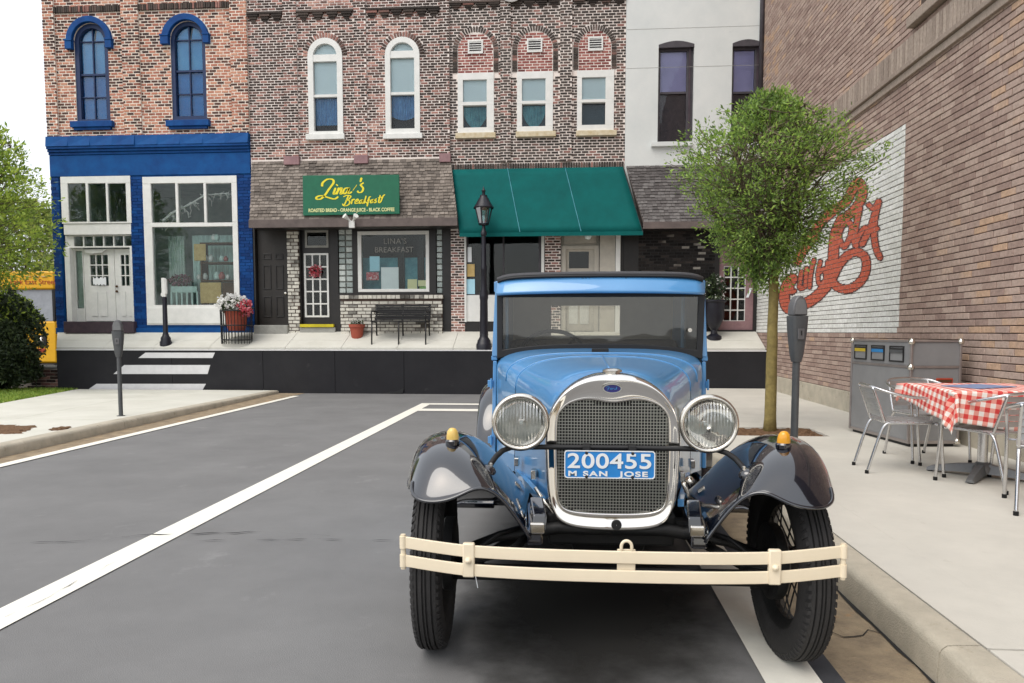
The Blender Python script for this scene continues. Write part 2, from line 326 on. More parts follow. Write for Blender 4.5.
glassmat('windscreen', tint=(.90,.90,.87), refl=.035); glassmat('lens', tint=(.95,.96,.94), refl=.28, rough=.16)
# lens flutes
_nt = MATS['lens'].node_tree; _wv = node(_nt, 'ShaderNodeTexWave', Scale=26.0); _tc = node(_nt, 'ShaderNodeTexCoord'); _nt.links.new(_tc.outputs['Object'], _wv.inputs['Vector']); _wv.bands_direction = 'X'; _wv.inputs['Distortion'].default_value = 1.5
_bp = node(_nt, 'ShaderNodeBump', Strength=.6, Distance=.01); _nt.links.new(_wv.outputs['Fac'], _bp.inputs['Height'])
for _n in _nt.nodes:
    if _n.type == 'BSDF_GLOSSY': _nt.links.new(_bp.outputs[0], _n.inputs['Normal'])
# gingham cloth: two sets of stripes in the cloth's own UV
_m, _nt, _p = nmat('gingham'); _L = _nt.links.new; _uv = node(_nt, 'ShaderNodeUVMap'); _sp = node(_nt, 'ShaderNodeSeparateXYZ'); _L(_uv.outputs[0], _sp.inputs[0]); _st = []
for _i in (0, 1):
    _a = node(_nt, 'ShaderNodeMath', operation='MULTIPLY'); _L(_sp.outputs[_i], _a.inputs[0]); _a.inputs[1].default_value = 17
    _b = node(_nt, 'ShaderNodeMath', operation='FRACT'); _L(_a.outputs[0], _b.inputs[0]); _c = node(_nt, 'ShaderNodeMath', operation='GREATER_THAN'); _L(_b.outputs[0], _c.inputs[0]); _c.inputs[1].default_value = .5; _st.append(_c)
_s = node(_nt, 'ShaderNodeMath', operation='ADD'); _L(_st[0].outputs[0], _s.inputs[0]); _L(_st[1].outputs[0], _s.inputs[1]); _h = node(_nt, 'ShaderNodeMath', operation='MULTIPLY'); _L(_s.outputs[0], _h.inputs[0]); _h.inputs[1].default_value = .5
_rp = ramp(_nt, [(0,(.84,.80,.74)),(.4,(.78,.33,.27)),(.9,(.62,.05,.045))], 'CONSTANT'); _L(_h.outputs[0], _rp.inputs[0]); _L(_rp.outputs[0], _p.inputs['Base Color']); _p.inputs['Roughness'].default_value = .85
mat('menu_blue', (.12,.20,.42), .5, c2=(.3,.36,.5), scale=25)
brickmat('wall_paint_red', [(0,(.50,.11,.065)),(1,(.62,.16,.10))], noise=.3, bump=.3); mat('wall_paint_line', (.10,.04,.04), .8)

# ================================================================== THE GROUND
g = struct(MB().add([(-400,-200,-.06),(400,-200,-.06),(400,500,-.06),(-400,500,-.06)], [(0,1,2,3)]).build('ground', 'asphalt'))
PZL = lambda y: .12-max(0,y-9)*.010
KL = lambda y: -5.45-(y-3)*.032            # left kerb face
road = struct(MB().add([(-40,-30,0),(1.0,-30,0),(1.0,14.75,0),(-40,14.75,0)], [(0,1,2,3)]).build('road', 'asphalt'))
def sheet(name, pts, z, m, parent=None): return MB().add([(a,b,z) for a,b in pts], [tuple(range(len(pts)))]).build(name, m, parent)
sheet('edge_strip', [(.90,-10),(.985,-10),(.985,14.58),(.90,14.58)], .004, 'asphalt_edge', road)
sheet('painted_line', [(-2.53,-10),(-2.35,-10),(-2.35,12.66),(-2.53,12.66)], .006, 'line_paint', road)
sheet('painted_line', [(-2.35,12.42),(.9,12.42),(.9,12.66),(-2.35,12.66)], .006, 'line_paint', road)
sheet('painted_line', [(-2.35,11.42),(.7,11.42),(.7,11.75),(-2.35,11.75)], .006, 'line_paint', road)
sheet('painted_line', [(.70,-10),(.90,-10),(.90,12.42),(.70,12.42)], .008, 'line_paint', road)
sheet('painted_line', [(-5.30,-10),(-5.17,-10),(-5.17,13.9),(-5.30,13.9)], .008, 'line_paint', road)
_m, _nt, _p = nmat('car_shade_stain'); _L = _nt.links.new; _tc = node(_nt, 'ShaderNodeTexCoord'); _n1 = node(_nt, 'ShaderNodeTexNoise', Scale=3.2, Detail=8, Roughness=.65); _L(_tc.outputs['Object'], _n1.inputs['Vector'])  # the car's shade painted on the asphalt, mottled with some oil staining
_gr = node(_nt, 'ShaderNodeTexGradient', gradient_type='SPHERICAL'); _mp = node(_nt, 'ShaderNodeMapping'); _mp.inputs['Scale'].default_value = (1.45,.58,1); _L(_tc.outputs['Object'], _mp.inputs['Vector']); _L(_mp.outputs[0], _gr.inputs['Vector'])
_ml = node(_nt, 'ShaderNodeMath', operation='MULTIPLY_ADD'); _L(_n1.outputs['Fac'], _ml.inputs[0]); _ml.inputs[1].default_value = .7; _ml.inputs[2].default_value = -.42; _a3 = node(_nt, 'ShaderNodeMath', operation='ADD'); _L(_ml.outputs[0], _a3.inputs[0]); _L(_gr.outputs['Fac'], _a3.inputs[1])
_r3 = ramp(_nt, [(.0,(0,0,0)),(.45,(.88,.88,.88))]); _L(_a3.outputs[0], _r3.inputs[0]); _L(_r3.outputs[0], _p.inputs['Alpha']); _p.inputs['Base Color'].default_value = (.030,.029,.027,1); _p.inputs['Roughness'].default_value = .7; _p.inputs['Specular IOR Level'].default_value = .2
_o = MB().add([(-.66,-1.65,0),(.66,-1.65,0),(.66,1.65,0),(-.66,1.65,0)], [(0,1,2,3)]).build('car_shade_stain', 'car_shade_stain', road); _o.location = (.10,3.55,.0045)
# cracks: ragged thin strips
def crack(pts, wid, z=.0095):
    P = []; 
    for (a, b), (c, d) in zip(pts, pts[1:]):
        n = max(2, int(math.hypot(c-a, d-b)/.07))
        for i in range(n): t = i/n; P.append((a+(c-a)*t+random.gauss(0,.008), b+(d-b)*t+random.gauss(0,.008)))
    P.append(pts[-1]); mb = MB(); rows = []
    for i, p in enumerate(P):
        q = P[min(i+1, len(P)-1)]; o = P[max(i-1, 0)]; t = Vector((q[0]-o[0], q[1]-o[1])); t.normalize() if t.length else None
        w = wid*random.choice((.0,.05,.1,.3,.6,1.0))*.5*(1 if math.sin(i*.21+len(P)) > -.2 else .1)
        if i in (0, len(P)-1): w = .001
        rows.append([(p[0]-t.y*w, p[1]+t.x*w, z), (p[0]+t.y*w, p[1]-t.x*w, z)])
    mb.grid(rows).build('crack', 'crack', road)
crack([onZ(-40,547,0), onZ(80,542,0), onZ(150,536,0), onZ(260,533,0), onZ(330,537,0)], .014)
crack([onZ(120,538,0), onZ(175,541,0), onZ(240,542,0), onZ(310,540,0), onZ(405,542,0)], .014)
crack([onZ(10,618,0), onZ(60,592,0), onZ(110,566,0), onZ(160,541,0), onZ(195,526,0)], .006)
crack([onZ(-20,560,0), onZ(90,548,0), onZ(130,538,0)], .006)
# right gutter, kerb and pavement
gut = struct(sheet('gutter', [(.985,-10),(1.34,-10),(1.34,14.6),(.985,14.6)], .004, 'gutter'))
crack_y = [3.05, 5.6, 8.8]
for cy in crack_y:
    mb = MB(); rows = []
    for i in range(8):
        x = .99+.30*i/7; y = cy+.05*math.sin(i*1.3)+random.gauss(0,.01); rows.append([(x,y-.004,.0085),(x,y+.004,.0085)])
    mb.grid(rows).build('crack', 'crack', gut)
mb = MB(); rows = []
for i in range(120):
    y = -1+i*.13; rows.append([(1.283+random.gauss(0,.004),y,.0087),(1.31,y,.0087)])
mb.grid(rows).build('crack', 'crack', gut)
kerb = struct(MB().box(1.30,1.44,-10,14.58,-.05,.10).build('kerb', 'concrete_kerb'))
yj = [-6,-3,-.2,2.62,5.6,8.6,11.6,14.58]
for a, b in zip(yj, yj[1:]):
    pr = [(1.295,.0),(1.300,.118),(1.308,.135),(1.325,.147),(1.35,.15),(1.437,.152),(1.437,.0)]
    m_ = MB(); n_ = len(pr); m_.add([(x,a+.004,z) for x,z in pr]+[(x,b-.004,z) for x,z in pr], [tuple(range(n_)), tuple(range(2*n_-1,n_-1,-1))]+[(i,(i+1)%n_,n_+(i+1)%n_,n_+i) for i in range(n_)])
    m_.build('kerb_stone', 'concrete_kerb', kerb, smooth='auto')
pv = struct(MB().box(1.445,XW+.3,-10,YP-.02,-.05,.09).build('pavement', 'mortar_side'))
ys = [-6,-1,2.60,14.57]; pit = (1.72,2.74,7.92,8.62)
for a, b in zip(ys, ys[1:]):
    if a < pit[2] < b:
        for r_ in ((1.450,pit[0],a,b),(pit[1],XW+.1,a,b),(pit[0]+.0005,pit[1]-.0005,a,pit[2]),(pit[0]+.0005,pit[1]-.0005,pit[3],b)):
            MB().box(r_[0],r_[1],r_[2]+.004,r_[3]-.004,.0,.15).build('pavement_slab', 'concrete', pv)
    else: MB().box(1.450,XW+.1,a+.004,b-.004,.0,.15).build('pavement_slab', 'concrete', pv, bevel=.006)
def rough_patch(name, x0, x1, y0, y1, z, amp, m, n=26):
    rows = [[(x0+(x1-x0)*i/n, y0+(y1-y0)*j/n, z+(random.gauss(0,amp) if 0<i<n and 0<j<n else -.01)) for i in range(n+1)] for j in range(n+1)]
    return MB().grid(rows).build(name, m)
struct(rough_patch('soil', pit[0]+.003, pit[1]-.003, pit[2]+.007, pit[3]-.007, .138, .009, 'soil'))
# left gutter, kerb, pavement, verge
def strip(fx0, fx1, z, name, m):
    rows = [[(fx0(y),y,z),(fx1(y),y,z)] for y in (-8,0,4,8,12,14.57)]; return MB().grid(rows).build(name, m)
struct(strip(lambda y: KL(y)-.03, lambda y: -5.31, .004, 'gutter', 'gutter'))
kl = struct(MB().grid([[(KL(y)-.02,y,.03),(KL(y)-.15,y,.03)] for y in (-8,14.55)]).build('kerb', 'concrete_kerb'))
yj = [-8,-4.6,-1.2,2.2,5.6,9.0,11.9,14.5]
for a, b in zip(yj, yj[1:]):
    pr = [(0,0),(-.006,.085),(-.02,.108),(-.045,.118),(-.16,.121),(-.16,0)]; n_ = len(pr); m_ = MB()
    m_.add([(KL(a)+x,a+.004,z*PZL(a)/.12) for x,z in pr]+[(KL(b)+x,b-.004,z*PZL(b)/.12) for x,z in pr], [tuple(range(n_)), tuple(range(2*n_-1,n_-1,-1))]+[(i,(i+1)%n_,n_+(i+1)%n_,n_+i) for i in range(n_)])
    m_.build('kerb_stone', 'concrete_kerb', kl, smooth='auto')
VX = lambda y: -9.08-(max(y,9)-11.17)*.30
lp = struct(MB().grid([[(KL(y)-.155,y,PZL(y)-.03),(VX(y),y,PZL(y)-.03)] for y in (-8,9,14.55)]).build('pavement', 'mortar_side'))
for a, b in zip(yj, yj[1:]):
    xm0, xm1 = (KL(a)-.165+VX(a))/2, (KL(b)-.165+VX(b))/2
    for f0, f1 in (((KL(a)-.165,KL(b)-.165),(xm0+.004,xm1+.004)),((xm0-.004,xm1-.004),(VX(a),VX(b)))):
        MB().hexa([(f1[0],a+.005,.02),(f0[0],a+.005,.02),(f0[1],b-.005,.02),(f1[1],b-.005,.02)], [(f1[0],a+.005,PZL(a)),(f0[0],a+.005,PZL(a)),(f0[1],b-.005,PZL(b)),(f1[1],b-.005,PZL(b))]).build('pavement_slab', 'concrete_left', lp)
struct(MB().grid([[(VX(y),y,PZL(y)-.02),(-22,y,PZL(y)-.02)] for y in (-8,9,14.9)]).build('verge', 'soil'))
for qd in (((-30,436),(22,434),(40,426),(-5,424)),((47,430.5),(62,430.5),(74,427),(58,427))):
    P4 = [onZ(a0,b0,.12) for a0,b0 in qd]; n_ = 14; rows = []
    for j in range(n_+1):
        t = j/n_; rows.append([])
        for i in range(n_+1):
            u0 = i/n_; e_ = 0 < i < n_ and 0 < j < n_; A_ = [P4[0][k]+(P4[1][k]-P4[0][k])*u0 for k in (0,1)]; B_ = [P4[3][k]+(P4[2][k]-P4[3][k])*u0 for k in (0,1)]
            rows[-1].append((A_[0]+(B_[0]-A_[0])*t+random.gauss(0,.02), A_[1]+(B_[1]-A_[1])*t+random.gauss(0,.02), .128+random.gauss(0,.004) if e_ else .112))
    struct(MB().grid(rows).build('soil', 'soil'))
# grass blades on the verge
n = 24000; X0 = RNG.uniform(-13.5, -9.0, n); Y0 = RNG.uniform(9.0, 14.7, n); ok = X0 < -9.08-(np.maximum(Y0,9)-11.17)*.30-.01; X0 = X0[ok]; Y0 = Y0[ok]; n = len(X0)
ang = RNG.uniform(0, 6.28, n); h = RNG.uniform(.03,.07,n); zg = .098-np.maximum(0,Y0-9)*.010; V = np.zeros((n,3,3))
V[:,0] = np.stack([X0-.012*np.cos(ang), Y0-.012*np.sin(ang), zg],1); V[:,1] = np.stack([X0+.012*np.cos(ang), Y0+.012*np.sin(ang), zg],1)
V[:,2] = np.stack([X0+RNG.normal(0,.03,n), Y0+RNG.normal(0,.03,n), zg+h],1)
mb = MB(); mb.v = V.reshape(-1,3).tolist(); mb.f = [(3*i,3*i+1,3*i+2) for i in range(n)]
go = mb.build('grass', 'grass_blade', fix=False); tag(go, 'short bright green grass beside the left pavement', 'grass'); go['kind'] = 'stuff'

# ================================================================== LOW BLACK WALL AND RAISED PAVEMENT
XL = onY(57,370,YP)[0]
lw = thing('low_wall', 'low black wall with three white zebra stripes below the shopfronts', 'wall', ((XL+XW)/2, YP, 0))
edges = [XL]+[onY(p,370,YP)[0] for p in (172,263,335,404,560,690)]+[XW-.01]
for a, b in zip(edges, edges[1:]): MB().box(a+.003,b-.003,YP,YP+.12,-.03,.862).build('panel', 'panel_black', lw, w=True, bevel=.004)
for q in (((145.5,352.6),(215,352.6),(212.6,358),(138.4,358)),((124.4,365),(210.3,365),(207.7,374),(113.5,374)),((96.5,383.8),(206,383.8),(202,391),(86,391))):
    MB().prism([onY(a,b,YP) for a,b in q], YP-.005, YP-.001).build('painted_stripe', 'stripe_white', lw, w=True)
MB().box(XL,XW-.01,YP-.012,YP+.10,.862,.884).build('coping', 'stripe_white', lw, w=True, bevel=.004)
mb = MB(); tx, tz = onY(404,392,YP)   # torn corner of one board
mb.prism([(tx,.12),(tx-.02,.02),(tx-.45,.0),(tx-.30,.04),(tx-.16,.05)], YP-.022, YP-.018).build('torn_flap', 'bus_black', lw, w=True)
BX0_ = onY(56,300,YF)[0]
tp = struct(MB().hexa([(XL+.01,YP+.13,-.05),(XW-.02,YP+.13,-.05),(XW-.02,YF-.003,-.05),(BX0_+.01,YF-.003,-.05)], [(XL+.01,YP+.13,terr(YP+.13)-.04),(XW-.02,YP+.13,terr(YP+.13)-.04),(XW-.02,YF-.003,terr(YF)-.04),(BX0_+.01,YF-.003,terr(YF)-.04)]).build('raised_pavement', 'mortar_side'))
xs = [XL]+[onY(p,341,YP+.4)[0] for p in (110,160,215,290,345,400,455,515,575,635,700)]+[XW-.02]
for a, b in zip(xs, xs[1:]):
    for y0, y1 in ((YP+.125,YP+.47),(YP+.47,YF-.001)):
        sk = lambda y: (BX0_-XL)*(y-YP)/(YF-YP) if a == XL else 0
        e = .004; MB().hexa([(a+e+sk(y0),y0+e,terr(y0)-.05),(b-e,y0+e,terr(y0)-.05),(b-e,y1-e,terr(y1)-.05),(a+e+sk(y1),y1-e,terr(y1)-.05)], [(a+e+sk(y0),y0+e,terr(y0+e)),(b-e,y0+e,terr(y0+e)),(b-e,y1-e,terr(y1-e)),(a+e+sk(y1),y1-e,terr(y1-e))]).build('pavement_slab', 'terrace', tp)

# ================================================================== SHOP BUILDINGS
def PX(px, py): return onY(px, py, YF)[0]
def PZ(px, py): return onY(px, py, YF)[1]
def prect(x0, y0, x1, y1):      # photo rectangle on the facade plane -> X0,X1,Z0,Z1
    ym, xm = (y0+y1)/2, (x0+x1)/2
    return PX(x0,ym), PX(x1,ym), PZ(xm,y1), PZ(xm,y0)
def fbox(mb, r, d0, d1): return mb.box(r[0], r[1], YF-d1, YF-d0, r[2], r[3])
def wall_holes(mb, r, holes, d0, d1):
    xs = sorted({r[0], r[1], *[h[0] for h in holes], *[h[1] for h in holes]}); zs = sorted({r[2], r[3], *[h[2] for h in holes], *[h[3] for h in holes]})
    xs = [x for x in xs if r[0] <= x <= r[1]]; zs = [z for z in zs if r[2] <= z <= r[3]]
    for z0, z1 in zip(zs, zs[1:]):
        run = None
        for x0, x1 in zip(xs, xs[1:]):
            inside = any(h[0]-1e-6 <= x0 and x1 <= h[1]+1e-6 and h[2]-1e-6 <= z0 and z1 <= h[3]+1e-6 for h in holes)
            if inside:
                if run: fbox(mb, (run[0], run[1], z0, z1), d0, d1); run = None
            else: run = (run[0], x1) if run else (x0, x1)
        if run: fbox(mb, (run[0], run[1], z0, z1), d0, d1)
def arch(x0, x1, z0, zs, n=14):     # outline, counter-clockwise from bottom left, round top
    c, r = (x0+x1)/2, (x1-x0)/2
    return [(x0,z0)]+[(c-r*math.cos(math.pi*i/n), zs+r*math.sin(math.pi*i/n)) for i in range(n+1)]+[(x1,z0)]
def bricks(mb, x0, x1, z0, z1, excl, L, H, J, d0, d1, to=None, jit=.003, stagger=.5, only=None):
    """running bond on the facade plane; excl: functions z -> (xa, xb) or None; each brick its own chamfer-free block"""
    k = 0; z = z0
    while z+H-J <= z1+1e-6:
        zm = z+(H-J)/2; iv = [(x0, x1)]
        for e in excl:
            q = e(zm)
            if q:
                nv = []
                for a, b in iv:
                    if q[1] <= a or q[0] >= b: nv.append((a, b)); continue
                    if q[0] > a: nv.append((a, q[0]))
                    if q[1] < b: nv.append((q[1], b))
                iv = nv
        xx = x0-L*(stagger if k % 2 else 0)
        off_ = random.uniform(-.02,.02)
        xx += off_
        while xx < x1:
            for a, b in iv:
                p, q = max(xx, a), min(xx+L-J, b)
                if q-p > .025:
                    d = d1+random.uniform(-jit, jit); y0 = YF-d; y1 = YF-d0
                    mb.add([(p,y0,z),(q,y0,z),(q,y0,z+H-J),(p,y0,z+H-J),(p,y1,z),(q,y1,z),(q,y1,z+H-J),(p,y1,z+H-J)], [(0,1,2,3),(0,4,5,1),(1,5,6,2),(2,6,7,3),(3,7,4,0)])
            xx += L
        z += H; k += 1
def ex_rect(r): return lambda z: (r[0], r[1]) if r[2] <= z <= r[3] else None
def ex_arch(x0, x1, z0, zs):
    c, R_ = (x0+x1)/2, (x1-x0)/2
    def f(z):
        if z0 <= z <= zs: return (x0, x1)
        if zs < z < zs+R_: w = math.sqrt(R_*R_-(z-zs)**2); return (c-w, c+w)
    return f
def spandrel(mb, x0, x1, zs, ztop, d0, d1, n=10):      # fills the square corners above a round arch
    c, r = (x0+x1)/2, (x1-x0)/2
    for i in range(n*2):
        a0, a1 = math.pi*i/(2*n), math.pi*(i+1)/(2*n)
        p = [(c-r*math.cos(a0), zs+r*math.sin(a0)), (c-r*math.cos(a1), zs+r*math.sin(a1))]
        mb.prism([p[0], p[1], (p[1][0], ztop), (p[0][0], ztop)], YF-d1, YF-d0)
def pane(parent, r, d, m='glass', back=None, bd=.05, name='pane'):
    o = fbox(MB(), r, d-.006, d).build(name, m, parent, w=True)
    if back: fbox(MB(), (r[0]-.01,r[1]+.01,r[2]-.01,r[3]+.01), d-bd-.006, d-bd).build('pane_backing', back, parent, w=True)
    return o
ZT, DEPTH, Z0 = 10.4, 7.0, 1.20
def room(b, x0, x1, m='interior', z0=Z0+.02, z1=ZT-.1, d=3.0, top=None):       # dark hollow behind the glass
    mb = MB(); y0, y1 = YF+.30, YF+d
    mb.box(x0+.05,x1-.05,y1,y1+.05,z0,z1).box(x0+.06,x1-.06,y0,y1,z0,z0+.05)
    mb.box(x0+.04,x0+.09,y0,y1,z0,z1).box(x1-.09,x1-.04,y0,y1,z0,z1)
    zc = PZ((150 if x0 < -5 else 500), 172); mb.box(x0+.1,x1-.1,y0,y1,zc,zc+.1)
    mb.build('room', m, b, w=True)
def roof_slab(b, x0, x1): MB().box(x0+.01,x1-.01,YF+.05,YF+DEPTH,ZT-.06,ZT+.02).build('roof', 'roof_trim', b, w=True)
def back_walls(b, x0, x1, m):
    MB().box(x0,x0+.05,YF+.26,YF+DEPTH,.0,ZT-.1).box(x1-.05,x1,YF+.26,YF+DEPTH,.0,ZT-.1).box(x0,x1,YF+DEPTH,YF+DEPTH+.2,.0,ZT-.1).build('outer_wall', m, b, w=True)

# ---------------------------------------------------------------- 1 blue shop
BX0, BX1 = PX(56,300), PX(250.5,150)
bld = thing('shop_building', 'salmon brick building with cobalt blue shopfront and blue arched windows', 'building', ((BX0+BX1)/2, YF, Z0))
back_walls(bld, BX0, BX1, 'brick_dusty'); room(bld, BX0, BX1, 'interior_teal'); roof_slab(bld, BX0, BX1)
zc1 = PZ(150,136)
aw = []   # arched openings
for (fx0,fx1,ftop,fbot) in ((75,109,23,122),(171,206,21,121)):
    r = prect(fx0,ftop,fx1,fbot); zs = r[3]-(r[1]-r[0])/2; aw.append((r, zs))
mb = MB(); holes = [(r[0],r[1],r[2],r[3]) for r, zs in aw]
wall_holes(mb, (BX0,BX1,zc1,ZT), holes, -.25, 0)
for r, zs in aw: spandrel(mb, r[0], r[1], zs, r[3], -.25, 0)
wall = mb.build('wall', 'mortar_red', bld, w=True)
pil = [prect(42,70,57,70), prect(124,70,141,70), prect(232,70,250,70)]
pil = [(max(p[0],BX0), min(p[1],BX1)) for p in pil]
mb = MB()
ex = []
for r, zs in aw: ex.append(ex_arch(r[0]-.13, r[1]+.13, PZ(90,49), zs)); ex.append(ex_rect((r[0],r[1],r[2]-.14,PZ(90,49))))
band = (BX0,BX1,PZ(150,10.5),PZ(150,4)); exb = [ex_rect((BX0,BX1,PZ(150,10.5),PZ(150,4)))]
bricks(mb, BX0, BX1, zc1+.002, ZT, ex+exb+[(lambda z, p=p: p) for p in pil], .155, .0615, .021, 0, .007)
for p in pil: bricks(mb, p[0], p[1], zc1+.002, ZT, [], .155, .0615, .021, .03, .065)
bf = mb.build('brickwork', 'brick_salmon', bld, w=True, kind='stuff', fix=False)
for p in pil: fbox(MB(), (p[0]+.004,p[1]-.004,zc1,ZT), .001, .058).build('pilaster', 'mortar_red', bld, w=True)
mb = MB(); bricks(mb, BX0, BX1, band[2], band[3], [(lambda z, p=p: p) for p in pil], .05, .13, .012, 0, .05, jit=.012, stagger=.3); mb.build('corbel_band', 'brick_umber', bld, w=True, kind='stuff', fix=False)
for (r, zs), hood, sill, panes in zip(aw, ((68,113,49.5),(163,210,47.5)), ((73,115,122,128),(168,211,121,127)), ((79.5,105,119,74),(175,202.5,118,73))):
    c = (r[0]+r[1])/2
    wn = MB(); x0, x1 = PX(panes[0],80), PX(panes[1],80); zb = PZ(c*0+90,panes[2])
    out = arch(r[0]+.002, r[1]-.002, r[2], zs); inn = arch(x0, x1, zb, zs)
    wn.ring(out, inn, YF+.02, YF+.16)
    w_ = wn.build('window', 'blue_frame_dark', bld, w=True)
    zm = PZ(90,panes[3]); q1 = zs+.02; q2 = (zm+zb)/2
    mbm = MB(); t = .012
    fbox(mbm, (c-t,c+t,zb,zs+(x1-x0)/2-.01), -.10, -.06); fbox(mbm, (x0-.005,x1+.005,zm-.02,zm+.02), -.12, -.05)
    for z_ in (q1, q2): fbox(mbm, (x0-.005,x1+.005,z_-t,z_+t), -.11, -.07)
    mbm.build('glazing_bar', 'blue_frame_dark', w_, w=True)
    for (a, b) in ((x0,c-t),(c+t,x1)):
        for za, zb_, bk in ((zb,q2-t,'blind_blue'),(q2+t,zm-.02,'blind_blue'),(zm+.02,q1-t,'blind_blue_light')): pane(w_, (a,b,za,zb_), -.085, 'glass', bk)
    pts = arch(x0, x1, q1+t, zs)
    for lo, hi in ((0,1),(1,0)):
        half = [p for p in pts if (p[0] <= c if lo == 0 else p[0] >= c)]; half = half+[(c-t if lo == 0 else c+t, q1+t)] if lo == 0 else [(c+t, q1+t)]+half
        if len(half) > 2:
            MB().prism(half, YF+.08, YF+.086).build('pane', 'glass', w_, w=True); MB().prism(half, YF+.13, YF+.136).build('pane_backing', 'blind_blue_light', w_, w=True)
    ho0, ho1 = PX(hood[0],40), PX(hood[1],40); zh = PZ(90,hood[2]); n_ = 16; ro = (ho1-ho0)/2; ri = (r[1]-r[0])/2+.0
    cx_ = (ho0+ho1)/2
    outl = [(cx_-ro, zh)]+[(cx_-ro*math.cos(math.pi*i/n_), zs+ro*math.sin(math.pi*i/n_)) for i in range(n_+1)]+[(cx_+ro, zh)]
    inl = [(c-ri, zh)]+[(c-ri*math.cos(math.pi*i/n_), zs+ri*math.sin(math.pi*i/n_)) for i in range(n_+1)]+[(c+ri, zh)]
    hd = MB().ring(outl, inl, YF-.09, YF-.002, closed=False).build('hood', 'blue_trim', w_, w=True, bevel=.01)
    for s_, e_ in ((cx_-ro-.012, c-ri+.004), (c+ri-.004, cx_+ro+.012)): MB().box(s_, e_, YF-.105, YF-.003, zh-.004, zh+.16).box(s_-.012, e_+.012, YF-.118, YF-.003, zh+.16, zh+.19).build('hood_stop', 'blue_trim', w_, w=True)
    sr = prect(sill[0],sill[2],sill[1],sill[3]); fbox(MB(), sr, .0, .11).build('sill', 'blue_trim', w_, w=True, bevel=.01)
    MB().box(sr[0]+.06,sr[1]-.06,YF-.07,YF-.001,sr[2]-.05,sr[2]-.001).build('sill_bracket', 'blue_trim', w_, w=True)
# cornice and fascia
r = prect(48,136,251,146); mb = MB(); nseg = 9
for i in range(nseg):
    a = BX0+(BX1-BX0)*i/nseg; b = BX0+(BX1-BX0)*(i+1)/nseg-.0005; d = .13+random.uniform(-.008,.008)
    mb.add([(a,YF-d,r[2]),(b,YF-d-.01,r[2]),(b,YF-d+.03,r[3]),(a,YF-d+.02,r[3]),(a,YF,r[2]),(b,YF,r[2]),(b,YF,r[3]),(a,YF,r[3])], [(0,1,2,3),(0,4,5,1),(1,5,6,2),(2,6,7,3),(3,7,4,0)])
mb.build('cornice', 'blue_paint', bld, w=True)
r = prect(48,146,251,154); mb = MB(); h_ = (r[3]-r[2])/3
for i, d in enumerate((.05,.085,.12)): fbox(mb, (BX0,BX1,r[2]+i*h_+.001,r[2]+(i+1)*h_), .0, d)
mb.build('moulding', 'blue_trim', bld, w=True, bevel=.008)
zf = PZ(150,154); zg = PZ(150,176.5)
OW1 = prect(62,176.5,132,323); OW2 = prect(145.5,176.5,239,325)
mb = MB(); wall_holes(mb, (BX0,BX1,Z0-.1,zc1-.002), [(OW1[0],OW1[1],Z0-.1,OW1[3]), (OW2[0],OW2[1],OW2[2],OW2[3])], -.25, .004)
mb.build('shopfront_wall', 'blue_paint', bld, w=True)
fbox(MB(), (BX0+.002,BX1-.002,zg+.02,zf-.002), .005, .03).build('fascia', 'blue_paint', bld, w=True, bevel=.01)
mb = MB(); bricks(mb, BX0, BX1, Z0+.14, zg, [ex_rect((OW1[0]-.005,OW1[1]+.005,Z0-1,OW1[3])), ex_rect((OW2[0]-.005,OW2[1]+.005,Z0,OW2[3]))], .205, .066, .009, .004, .016); mb.build('painted_brickwork', 'brick_blue', bld, w=True, kind='stuff', fix=False)
mb = MB(); fbox(mb, (BX0,OW1[0]-.004,Z0,Z0+.13), .005, .05); fbox(mb, (OW1[1]+.004,BX1,Z0,Z0+.13), .005, .05); mb.build('plinth', 'blue_paint', bld, w=True, bevel=.006)
# entrance with transom lights
R_ = lambda *a: prect(*a)
tr = R_(62,176.5,131.5,223.5); ps = [R_(69,183.5,87,222), R_(89.3,183.5,107,222), R_(109,183.5,127,222)]
mb = MB(); wall_holes(mb, tr, ps, -.06, .03); wt_ = mb.build('window', 'white_paint', bld, w=True, bevel=.005)
for p in ps: pane(wt_, p, .0, 'glass_shop')
r = R_(64,223.6,131.5,234.6); fbox(MB(), r, -.06, .01).build('panel', 'white_paint', bld, w=True, bevel=.006)
mb = MB(); cxn, czn = (r[0]+r[1])/2, (r[2]+r[3])/2; mb.lathe([(.0,-.0),(.05,-.0),(.06,.01)], (cxn,YF-.012,czn), 'y', 12).build('rosette', 'white_paint', bld, w=True)
ent = R_(65,234.8,133,321.5); tp6 = [R_(72+i*10.1,236,81+i*10.1,246) for i in range(6)]
mb = MB(); wall_holes(mb, (ent[0],ent[1],tp6[0][2]-.03,ent[3]-.001), [(p[0],p[1],tp6[0][2],tp6[0][3]) for p in tp6], -.14, -.06); w6 = mb.build('window', 'white_paint', bld, w=True)
for p in tp6: pane(w6, (p[0],p[1],tp6[0][2],tp6[0][3]), -.09, 'glass_shop')
fbox(MB(), (ent[0],PX(70.5,285),ent[2],tp6[0][2]-.031), -.30, -.01).build('door_jamb', 'white_paint', bld, w=True, bevel=.006)
fbox(MB(), (ent[1]-.06,ent[1],ent[2],tp6[0][2]-.031), -.30, -.01).build('door_jamb', 'white_paint', bld, w=True, bevel=.006)
sd = R_(71,250,78,308); fr = MB(); wall_holes(fr, (PX(70.6,285),PX(79,285),ent[2],tp6[0][2]-.032), [sd], -.22, -.17); sl = fr.build('sidelight', 'white_paint', bld, w=True); pane(sl, sd, -.19, 'glass_shop', 'curtain_green')
